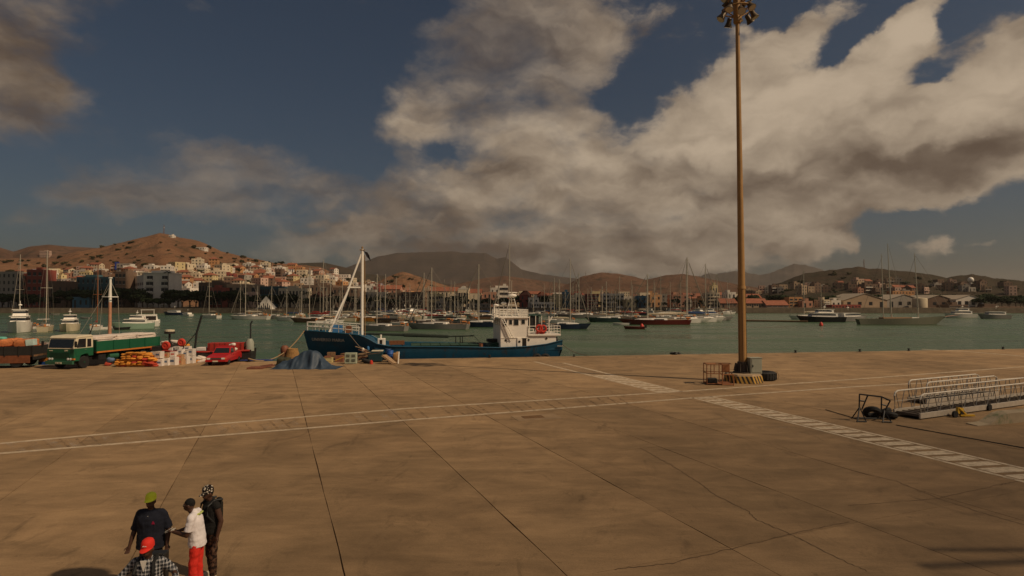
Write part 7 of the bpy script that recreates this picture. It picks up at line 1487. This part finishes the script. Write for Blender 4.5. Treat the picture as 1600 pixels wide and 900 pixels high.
for k in range(80): px = rs.choice([rs.uniform(0, 430), rs.uniform(0, 430), rs.uniform(1200, 1600)]); sh_list.append((px, rs.uniform(prof(crestA, px) + 4, prof(topA, px) + 4) if px < 600 else rs.uniform(424, 455)))
for px, py in sh_list:
    hp = hit(px, py)
    if not hp or hp.y < 420 or hp.y > 1600: continue
    o = link('shrub', SR[rs.randrange(4)]); o.location = hp + Vector((0, 0, .6)); s_ = rs.uniform(.8, 2.6) * hp.y / 800; o.scale = (s_ * 1.3, s_ * 1.3, s_ * 1.2); o.rotation_euler = (0, 0, rs.uniform(0, 6)); o['category'] = 'shrub'; o['group'] = 'shrubs on the hillsides'; SH.append((px, o, 'on the brown hill left of the antenna' if px < 256 else 'on the brown hill right of the antenna' if px < 560 else 'on the brown cone hill' if px < 760 else 'on the dark right hill'))
zz_ = {}
for px, t_, zn in SH: zz_.setdefault(zn, []).append((px, t_))
for zn, v in zz_.items(): ordl(v, 'dry shrub', zn)
# palms
pm = MB()
for k in range(15):
    q = 2 * PI * k / 15; up = .9 if k % 3 else 1.6; prev = Vector((0, 0, 0)); n_ = Vector((-math.sin(q), math.cos(q), 0))
    L_ = [Vector((math.cos(q) * d, math.sin(q) * d, up * d * .5 - d * d * .19)) for d in (0, .8, 1.6, 2.4, 3.2)]; ws_ = (.15, .5, .55, .4, .05)
    for a, b_, wa_, wb_ in zip(L_, L_[1:], ws_, ws_[1:]): pm.add([a - n_ * wa_ + Vector((0, 0, -.2 * wa_)), a, a + n_ * wa_ + Vector((0, 0, -.2 * wa_)), b_ + n_ * wb_ + Vector((0, 0, -.2 * wb_)), b_, b_ - n_ * wb_ + Vector((0, 0, -.2 * wb_))], [(0, 1, 4, 5), (1, 2, 3, 4)])
PM = pm.mesh('fronds', leaf, fixn=False); ptm = MB(); ptm.path([(0, 0, -1), (.1, 0, 3), (.3, 0, 7)], [.3, .2, .17], 6); PT = ptm.mesh('trunk', bark); PL = []
for px, tp in ((263, 418), (480, 455), (492, 458), (521, 456), (541, 459), (605, 458), (609, 461), (588, 462), (462, 461), (1058, 462), (1081, 460), (960, 466)):
    Y = rs.uniform(364, 384); h_ = D(px, tp, Y).z - 1; p = D(px, 470, Y); t_ = thing('palm', 'x', 'palm', (p.x, p.y, 1), rs.uniform(0, 6), 'palms along the waterfront'); a = link('trunk', PT, t_); a.scale = (1, 1, h_ / 8); b_ = link('fronds', PM, t_); b_.location = (.3, 0, h_ * 7 / 8); PL.append((px, t_))
ordl(PL, 'palm tree', 'among the palms along the waterfront')
# ------------------------------------------------------------------ people
def fused(name, mb, voxel, mtl, parent, smooth_n=3, extra=None):
    me = mb.mesh(name, mtl, fixn=False); ob = bpy.data.objects.new('tmp', me); COL.objects.link(ob)
    rm = ob.modifiers.new('r', 'REMESH'); rm.mode = 'VOXEL'; rm.voxel_size = voxel; rm.use_smooth_shade = True
    sm = ob.modifiers.new('s', 'SMOOTH'); sm.iterations = smooth_n; sm.factor = .5
    bpy.context.view_layer.update(); m2 = bpy.data.meshes.new_from_object(ob.evaluated_get(bpy.context.evaluated_depsgraph_get())); bpy.data.objects.remove(ob)
    if extra:
        nr = [v.normal.copy() for v in m2.vertices]
        for v, n0 in zip(m2.vertices, nr):
            c = v.co; f_ = noise.fractal(Vector((c.x * 9, c.y * 9, c.z * 5)), .8, 2, 3) * extra + noise.noise(Vector((c.x * 4, c.y * 4 + 3, c.z * 16))) * extra * .7; v.co = c + n0 * f_
    m2.name = name; m2.materials.clear(); m2.materials.append(mtl); m2.polygons.foreach_set('material_index', [0] * len(m2.polygons)); m2.polygons.foreach_set('use_smooth', [True] * len(m2.polygons))
    return link(name, m2, parent)
def cap_(m, a, b, ra, rb=None):
    rb = ra if rb is None else rb; m.ell(a, ra, 12, 8); m.ell(b, rb, 12, 8); m.tube(a, b, ra, rb, 12)
def hand(m, wrist, d, side, curl=.5, palm_n=None):
    d = Vector(d).normalized(); up = Vector(palm_n or (0, -1, 0)); sd = d.cross(up).normalized(); up = sd.cross(d).normalized(); w_ = Vector(wrist)
    cap_(m, w_, w_ + d * .03, .026); 
    for o_ in (-.024, -.008, .008, .024): cap_(m, w_ + d * .02 + sd * o_ * .7, w_ + d * .085 + sd * o_, .015, .013)
    for k, (o_, l_) in enumerate(((-.030, .060), (-.010, .075), (.010, .080), (.030, .068))):
        a = w_ + d * .088 + sd * o_; b_ = a + (d * math.cos(curl * .5) + up * math.sin(curl * .5)) * l_ * .5; c = b_ + (d * math.cos(curl * 1.4) + up * math.sin(curl * 1.4)) * l_ * .5
        cap_(m, a, b_, .0105, .0095); cap_(m, b_, c, .0095, .008)
    t0 = w_ + d * .035 + sd * .028 * side; t1 = t0 + (d * .6 + sd * .7 * side + up * .3).normalized() * .036; cap_(m, t0, t1, .014, .012); cap_(m, t1, t1 + (d + up * .5).normalized() * .032, .011, .009)
skin = mat('dark_skin', (.075, .034, .020), .5, var=.1, spec=.4); hairm = mat('short_black_hair', (.008, .007, .006), .8, scale=60, bump=.5)
eyem = mat('eye_white', (.5, .45, .4), .3)
def person(label, loc, rz, shirt_m, leg_m, arms, head=(0, -.02, 0), cap=None, cap_tilt=0, hair=True, shoes=None, stance=((-.11, .02), (.12, -.03)), shirt_len=.90, sleeve=.75, fat=1.0, hscale=1.0, hands=((.5, None), (.5, None)), long_sleeve=False, lean=0.0, spine=0.0):
    P = thing('person', label, 'person', loc, rz, None); P.scale = (hscale,) * 3
    ly = lambda z: lean * max(0, (z - .95)) / .5 * .1
    hd = Vector((head[0], head[1] + ly(1.6), 1.655 + head[2]))
    m = MB()
    m.ell((0, ly(.98), .98), (.155 * fat, .115 * fat, .13), 16, 10); m.ell((0, ly(1.13), 1.13), (.145 * fat, .11 * fat, .16), 16, 10); m.ell((0, ly(1.30), 1.30), (.165 * fat, .12 * fat, .17), 16, 10)
    cap_(m, (-.17, ly(1.42), 1.425), (.17, ly(1.42), 1.425), .06); cap_(m, (0, ly(1.45), 1.44), hd + Vector((0, .015, -.09)), .056, .052)
    m.ell(hd, (.074, .094, .108), 18, 12); m.ell(hd + Vector((0, -.035, -.055)), (.055, .058, .056), 14, 8); m.ell(hd + Vector((0, -.097, -.015)), (.014, .02, .022), 8, 6); m.ell(hd + Vector((0, -.089, -.058)), (.026, .013, .013), 10, 6)
    m.ell(hd + Vector((0, -.082, .022)), (.05, .016, .012), 10, 6)
    for s_ in (-1, 1): m.ell(hd + Vector((s_ * .077, .005, -.012)), (.012, .022, .033), 8, 6)
    for i, (el_, wr) in enumerate(arms):
        s_ = -1 if i == 0 else 1; sh = Vector((s_ * .185, ly(1.42), 1.42)); el_ = Vector(el_); wr = Vector(wr)
        cap_(m, sh, el_, .058, .045); cap_(m, el_, el_.lerp(wr, .35), .044, .043); cap_(m, el_.lerp(wr, .35), wr, .042, .028); c_, pn = hands[i]; hand(m, wr, wr - el_, -s_, c_, pn)
    for i, (fx_, fy_) in enumerate(stance):
        s_ = -1 if i == 0 else 1; hp_ = Vector((s_ * .09, 0, .92)); kn = Vector((lerp(s_ * .095, fx_, .5), fy_ * .55 - .02, .50)); an_ = Vector((fx_, fy_, .09)); cap_(m, hp_, kn, .078, .054); cap_(m, kn, kn.lerp(an_, .35), .052, .053); cap_(m, kn.lerp(an_, .35), an_, .052, .036); m.ell((fx_, fy_ - .06, .04), (.04, .12, .035))
    fused('body', m, .0085, skin, P, 3)
    for s_ in (-1, 1): m = MB(); m.ell(hd + Vector((s_ * .032, -.080, .006)), (.012, .008, .007), 8, 6); e_ = part('eye', m, eyem, P, smooth_=True); m = MB(); m.ell(hd + Vector((s_ * .032, -.087, .006)), (.005, .003, .005), 6, 4); part('pupil', m, black, e_)
    # shirt
    m = MB(); g = .022
    m.lathe([(.155 * fat + g, 0), (.16 * fat + g, .25)], 18, (0, ly(1.0), shirt_len)) if False else None
    m.loft([[(math.cos(q) * (a_ * fat + g), math.sin(q) * (b2_ * fat + g) + ly(z), z) for q in [2 * PI * k / 24 for k in range(24)]] for z, a_, b2_ in ((shirt_len, .178, .138), (1.0, .172, .132), (1.15, .166, .124), (1.3, .176, .126), (1.38, .176, .112), (1.43, .15, .085), (1.47, .09, .07))])
    cap_(m, (-.175, ly(1.42), 1.425), (.175, ly(1.42), 1.425), .075); cap_(m, (0, ly(1.4), 1.42), (0, ly(1.47) - .0, 1.475), .085, .07)
    for i, (el_, wr) in enumerate(arms):
        s_ = -1 if i == 0 else 1; sh = Vector((s_ * .185, ly(1.42), 1.42)); el_ = Vector(el_); wr = Vector(wr); e_ = sh.lerp(el_, sleeve)
        if long_sleeve: cap_(m, sh, el_, .072, .058); cap_(m, el_, el_.lerp(wr, .93), .056, .042)
        else: m.tube(sh, e_, .070, .072, 14); m.ell(sh, .07)
    fused('shirt', m, .010, shirt_m, P, 14, .009)
    # trousers
    m = MB(); m.ell((0, 0, .96), (.165 * fat + .012, .125 * fat + .012, .12), 16, 10)
    for i, (fx_, fy_) in enumerate(stance):
        s_ = -1 if i == 0 else 1; hp_ = Vector((s_ * .092, 0, .90)); kn = Vector((lerp(s_ * .095, fx_, .5), fy_ * .55 - .02, .50)); an_ = Vector((fx_, fy_, .11)); cap_(m, hp_, kn, .100, .078); m.tube(kn, an_, .078, .066, 14); m.ell(kn, .078); m.torus(an_ + Vector((0, 0, .02)), .06, .012, 14, 6)
    fused('trousers', m, .010, leg_m, P, 6, .010)
    for i, (fx_, fy_) in enumerate(stance):
        m = MB(); m.ell((fx_, fy_ - .075, .05), (.052, .15, .048)); m.ell((fx_, fy_, .08), (.048, .06, .06)); m.box((fx_, fy_ - .07, .015), (.10, .28, .03)); fused('shoe', m, .008, shoes or black, P, 2)
    if hair: m = MB(); m.ell(hd + Vector((0, .012, .030)), (.079, .093, .092), 18, 12); fused('hair', m, .008, hairm, P, 2)
    if cap:
        cm, front = cap; X = Matrix.Translation(hd + Vector((0, 0, .02))) @ Matrix.Rotation(cap_tilt, 4, 'X'); m = MB(); m.X = X
        n = 20; vs = []
        prf = [(1.0, .0), (1.0, .035), (.95, .07), (.78, .10), (.45, .118), (.12, .124)]
        rg = [[(math.cos(2 * PI * k / n) * .086 * r_, .005 + math.sin(2 * PI * k / n) * .104 * r_, z + .01) for k in range(n)] for r_, z in prf]; m.loft(rg)
        m.ell((0, 0.005, .136), (.01, .01, .006), 8, 4)
        cp_ = part('cap', m, cm, P, smooth_=True)
        m = MB(); m.X = X; br_ = []; 
        for k in range(13):
            q = PI + PI * k / 12; br_.append((math.cos(q) * .076, math.sin(q) * .098 + .0, .012)); 
        outer = [(math.cos(PI + PI * k / 12) * .080, math.sin(PI + PI * k / 12) * (.172) + .0, .0 - .012 * math.sin(PI * k / 12)) for k in range(13)]
        t_ = .005; nn = 13; vs = br_ + outer + [(x, y, z - t_) for x, y, z in br_ + outer]; fs = [(k, k + 1, nn + k + 1, nn + k) for k in range(nn - 1)] + [(2 * nn + k, 3 * nn + k, 3 * nn + k + 1, 2 * nn + k + 1) for k in range(nn - 1)] + [(nn + k, nn + k + 1, 3 * nn + k + 1, 3 * nn + k) for k in range(nn - 1)]
        m.add(vs, fs); part('peak', m, cm, cp_, smooth_=True)
        if front: m = MB(); m.X = X; [m.box((-.022 + .011 * k, -.096 + .0, .052 + .002 * (k % 2)), (.008, .012, .010), rz=0) for k in range(5)]; part('cap_emblem', m, front, cp_, stuff=True)
    return P, hd
neon = mat('neon_yellow_cloth', (.90, .95, .06), .8, var=.05); redc = mat('red_cloth', (.78, .035, .02), .75, var=.06); navyc = mat('black_navy_tshirt', (.010, .012, .022), .9, var=.2, bump=.2, scale=12); wcl = mat('white_polo_cloth', (.84, .78, .78), .85, var=.05, scale=8, bump=.3); darkj = mat('dark_jeans', (.014, .014, .02), .85)
def cloth_nodes(name, fn):
    m = bpy.data.materials.new(name); m.use_nodes = True; t = m.node_tree; b = t.nodes['Principled BSDF']; b.inputs['Roughness'].default_value = .85; b.inputs['Specular IOR Level'].default_value = .15
    tcn = t.nodes.new('ShaderNodeTexCoord'); fn(t, tcn.outputs['Object'], b); return m
def camo(t, co, b):
    n = t.nodes.new('ShaderNodeTexNoise'); n.inputs['Scale'].default_value = 17; n.inputs['Detail'].default_value = 2; t.links.new(co, n.inputs['Vector']); r = t.nodes.new('ShaderNodeValToRGB'); r.color_ramp.interpolation = 'CONSTANT'; e = r.color_ramp.elements; e[0].color = (.018, .012, .010, 1); e[1].position = .47; e[1].color = (.075, .040, .026, 1); e2 = r.color_ramp.elements.new(.56); e2.color = (.11, .062, .038, 1); t.links.new(n.outputs['Fac'], r.inputs[0]); t.links.new(r.outputs[0], b.inputs['Base Color'])
def spots(t, co, b):
    n = t.nodes.new('ShaderNodeTexVoronoi'); n.inputs['Scale'].default_value = 26; t.links.new(co, n.inputs['Vector']); r = t.nodes.new('ShaderNodeValToRGB'); r.color_ramp.interpolation = 'CONSTANT'; e = r.color_ramp.elements; e[0].color = (.62, .55, .45, 1); e[1].position = .40; e[1].color = (.018, .012, .01, 1); t.links.new(n.outputs['Distance'], r.inputs[0]); t.links.new(r.outputs[0], b.inputs['Base Color'])
def plaid(t, co, b):
    s = t.nodes.new('ShaderNodeSeparateXYZ'); t.links.new(co, s.inputs[0])
    def stripe_(v, f, th):
        return nm_('GREATER_THAN', nm_('FRACT', nm_('ADD', nm_('MULTIPLY', v, f, t), 40.0, t), 0, t), th, t)
    tot = nm_('ADD', nm_('ADD', stripe_(nm_('ADD', s.outputs[0], nm_('MULTIPLY', s.outputs[1], .6, t), t), 19, .60), stripe_(s.outputs[2], 19, .60), t), stripe_(s.outputs[0], 38, .86), t)
    r = t.nodes.new('ShaderNodeValToRGB'); e = r.color_ramp.elements; e[0].color = (.012, .016, .02, 1); e[1].color = (.60, .58, .55, 1); e2 = r.color_ramp.elements.new(.4); e2.color = (.16, .16, .17, 1); dv_ = nm_('MULTIPLY', tot, .4, t); t.links.new(dv_, r.inputs[0]); t.links.new(r.outputs[0], b.inputs['Base Color'])
camo_m = cloth_nodes('camouflage_cloth', camo); spot_m = cloth_nodes('spotted_cloth', spots); plaid_m = cloth_nodes('plaid_cloth', plaid)
def at_h(px, pytop, h):        # where a person of height h stands when the head top is at the pixel
    r = ray(px, pytop); t = (h - H) / r.z; return Vector((r.x * t, r.y * t, 0))
pA = at_h(237, 771, 1.80)
P1, hd = person('man in black T-shirt and neon yellow cap standing with his arms hanging', pA, R(8), navyc, darkj, (((-.285, .03, 1.13), (-.33, -.05, .88)), ((.275, .04, 1.13), (.285, -.04, .87))), head=(0, -.035, -.01), cap=(neon, None), cap_tilt=R(-6), hands=((1.0, None), (1.0, None)), hair=True, fat=1.22, hscale=1.02, shirt_len=.82, sleeve=.98, shoes=black)
m = MB(); m.torus((0, -.095, 1.435), .05, .006, 16, 5, (0, -.7, .7)); m.box((0, -.135, 1.395), (.018, .006, .03)); part('pendant', m, white_clean, P1); m = MB(); m.box((.10, -.168, 1.30), (.055, .006, .05), top=.4); part('chest_emblem', m, mat('crimson_print', (.30, .01, .05), .8), P1)
pC = at_h(331, 756, 1.80)
P3, hd3 = person('man in black vest, camouflage trousers and spotted black and white cap', pC, R(-38), mat('black_vest', (.012, .011, .010), .9, scale=10, bump=.2), camo_m, (((-.26, -.02, 1.14), (-.25, -.12, .90)), ((.27, .05, 1.13), (.29, -.03, .86))), head=(0, -.07, -.03), cap=(spot_m, None), cap_tilt=R(10), hair=True, fat=1.02, hscale=1.01, sleeve=.22, stance=((-.16, .10), (.13, -.02)), shirt_len=.88, shoes=mat('cream_sneaker', (.60, .52, .38), .7))
m = MB(); m.box((0, .145, 1.28), (.22, .05, .30)); m.ell((0, .15, 1.45), (.09, .05, .05)); bp_ = fused('backpack', m, .012, mat('olive_backpack', (.022, .02, .014), .9), P3, 4)
m = MB(); [m.path([(s_ * .12, .15, 1.48), (s_ * .125, .0, 1.50), (s_ * .13, -.13, 1.42), (s_ * .15, -.15, 1.25), (s_ * .17, -.02, 1.08)], .020, 6) for s_ in (-1,)]; part('strap', m, black, P3); m = MB(); [m.path([(s_ * .12, .15, 1.48), (s_ * .125, .0, 1.50), (s_ * .13, -.13, 1.42), (s_ * .15, -.15, 1.25), (s_ * .17, -.02, 1.08)], .020, 6) for s_ in (1,)]; part('strap', m, black, P3)
pB = at_h(309, 781, 1.66)
P2, hd2 = person('bareheaded man in white polo shirt and red trousers holding a folded paper in both hands', pB, R(-80), wcl, redc, (((-.22, -.13, 1.14), (-.09, -.34, 1.12)), ((.22, -.11, 1.13), (.07, -.38, 1.15))), head=(0, -.075, -.035), hair=True, fat=.95, hscale=.975, sleeve=.80, lean=-.55, shoes=black, hands=((.9, (.3, 0, 1)), (.9, (-.3, 0, 1))), shirt_len=.86)
m = MB(); m.box((-.01, -.47, 1.16), (.11, .15, .006), rx=.3); m.box((.02, -.49, 1.185), (.08, .13, .004), rx=.5); o = link('folded_paper', m.mesh('folded_paper', mat('paper', (.62, .58, .50), .8))); o.location = pB; o.rotation_euler = (0, 0, R(-80)); o.scale = (.975,) * 3; tag(o, 'folded white paper held by the man in the white polo shirt', 'paper')
m = MB(); m.path([(.09, -.03, 1.43), (.05, .07, 1.47), (-.05, .07, 1.47), (-.09, -.03, 1.43), (-.04, -.12, 1.40), (.04, -.12, 1.40)], .018, 6); part('collar', m, mat('yellow_green_trim', (.55, .62, .18), .8), P2, smooth_=True)
pD = at_h(233, 844, 1.74)
P4, hd4 = person('man in plaid shirt and red cap with dark shoulder straps, nearest the camera', pD, R(6), plaid_m, darkj, (((-.34, .0, 1.27), (-.50, -.17, 1.13)), ((.34, .04, 1.28), (.47, -.17, 1.22))), head=(0, -.04, -.02), cap=(redc, white_clean), cap_tilt=R(4), hair=True, fat=1.05, long_sleeve=True, shirt_len=.84)
m = MB(); m.prism([(-.045, 1.50), (.045, 1.50), (0, 1.34)], -.165, -.150, 'y'); part('undershirt', m, white_clean, P4)
for s_ in (-1, 1): m = MB(); m.path([(s_ * .11, .14, 1.46), (s_ * .115, .02, 1.515), (s_ * .12, -.11, 1.46), (s_ * .13, -.165, 1.32), (s_ * .15, -.15, 1.12)], .026, 6); part('shoulder_strap', m, black, P4, smooth_=True)
m = MB(); m.box((0, .21, 1.25), (.32, .17, .46)); fused('backpack', m, .014, black, P4, 4)
# unseen boom and arm, forms guessed, added to throw shadows into the bottom corners
m = MB(); m.tube((30.8, 1.5, 25), (38.8, 2.3, 25), .13, n=8); m.tube((31.5, 2.3, 25), (38.8, 2.3, 25), .10, n=8); m.tube((38.8, 2.3, 0), (38.8, 2.3, 26), .4, n=8); o = link('shadow_caster_boom', m.mesh('shadow_caster_boom', steel)); tag(o, 'unseen steel boom added outside the right edge to cast the corner streaks', 'boom')
m = MB(); m.ell((1.2, 7.2, 10.6), (.55, .3, .25)); m.tube((1.2, 7.2, 10.6), (1.2, .5, 11.2), .06, n=6); m.tube((1.2, .5, 11.2), (1.2, .5, 0), .15, n=8); o = link('shadow_caster_arm', m.mesh('shadow_caster_arm', steel)); tag(o, 'unseen steel arm added above the view to cast the lower left shadow', 'floodlight')

# ------------------------------------------------------------------ clouds overhead (out of the picture) that shade the waterfront, and the air
cw = mat('cloud_white', (.8, .8, .8), 1.0, var=.03, spec=0)
def cloud(cx, cy, cz, lx, ly_, lz, seed, label):
    r_ = random.Random(seed); m = MB()
    for k in range(34):
        a = r_.uniform(-1, 1); b_ = r_.uniform(-1, 1)
        m.ell((cx + a * lx, cy + b_ * ly_, cz + r_.uniform(-.3, .6) * lz), (lx * r_.uniform(.16, .28), ly_ * r_.uniform(.5, .8), lz * r_.uniform(.6, 1)), 12, 8)
    o = struct(link('cloud', m.mesh('cloud', cw, flat=False, fixn=False))); return o
kz = 640 / SUN.z
cloud(-200 + SUN.x * kz, 376 + SUN.y * kz, 640, 270, 22, 20, 1, '')
cloud(0 + SUN.x * kz, 386 + SUN.y * kz, 640, 110, 14, 16, 2, '')
thin = bpy.data.materials.new('added_shade_cloud'); thin.use_nodes = True; tn = thin.node_tree.nodes; df = tn.new('ShaderNodeBsdfDiffuse'); tr0 = tn.new('ShaderNodeBsdfTransparent'); ms = tn.new('ShaderNodeMixShader'); ms.inputs[0].default_value = .66  # half-transparent, for the added cloud that dims the near right quay
tn.remove(tn['Principled BSDF']); thin.node_tree.links.new(tr0.outputs[0], ms.inputs[1]); thin.node_tree.links.new(df.outputs[0], ms.inputs[2]); thin.node_tree.links.new(ms.outputs[0], tn['Material Output'].inputs['Surface'])
kq = 2600 / SUN.z; m = MB(); m.ell((27 + SUN.x * kq, -1 + SUN.y * kq, 2600), (28, 27, 8), 40, 16, rz=-.2)  # unseen blocker added in the sun's path, shaped to darken the near right quay
m.v = [(x + 5 * noise.noise(Vector((x * .05, y * .05, 0))), y + 5 * noise.noise(Vector((x * .05, y * .05, 9))), z) for x, y, z in m.v]
struct(link('cloud', m.mesh('cloud', thin, flat=False)))  # added unseen blocker, only there to shade the near right quay
m = MB(); m.bx(-9500, 9500, -160, 11800, -8, 480); hz = link('haze', m.mesh('haze', None)); hz['kind'] = 'stuff'
hmt = bpy.data.materials.new('haze'); hmt.use_nodes = True; hn = hmt.node_tree.nodes; hn.remove(hn['Principled BSDF']); pv = hn.new('ShaderNodeVolumePrincipled'); pv.inputs['Density'].default_value = 6e-5; pv.inputs['Color'].default_value = (.85, .8, .74, 1); pv.inputs['Anisotropy'].default_value = .3
hmt.node_tree.links.new(pv.outputs[0], hn['Material Output'].inputs['Volume']); hz.data.materials.clear(); hz.data.materials.append(hmt)
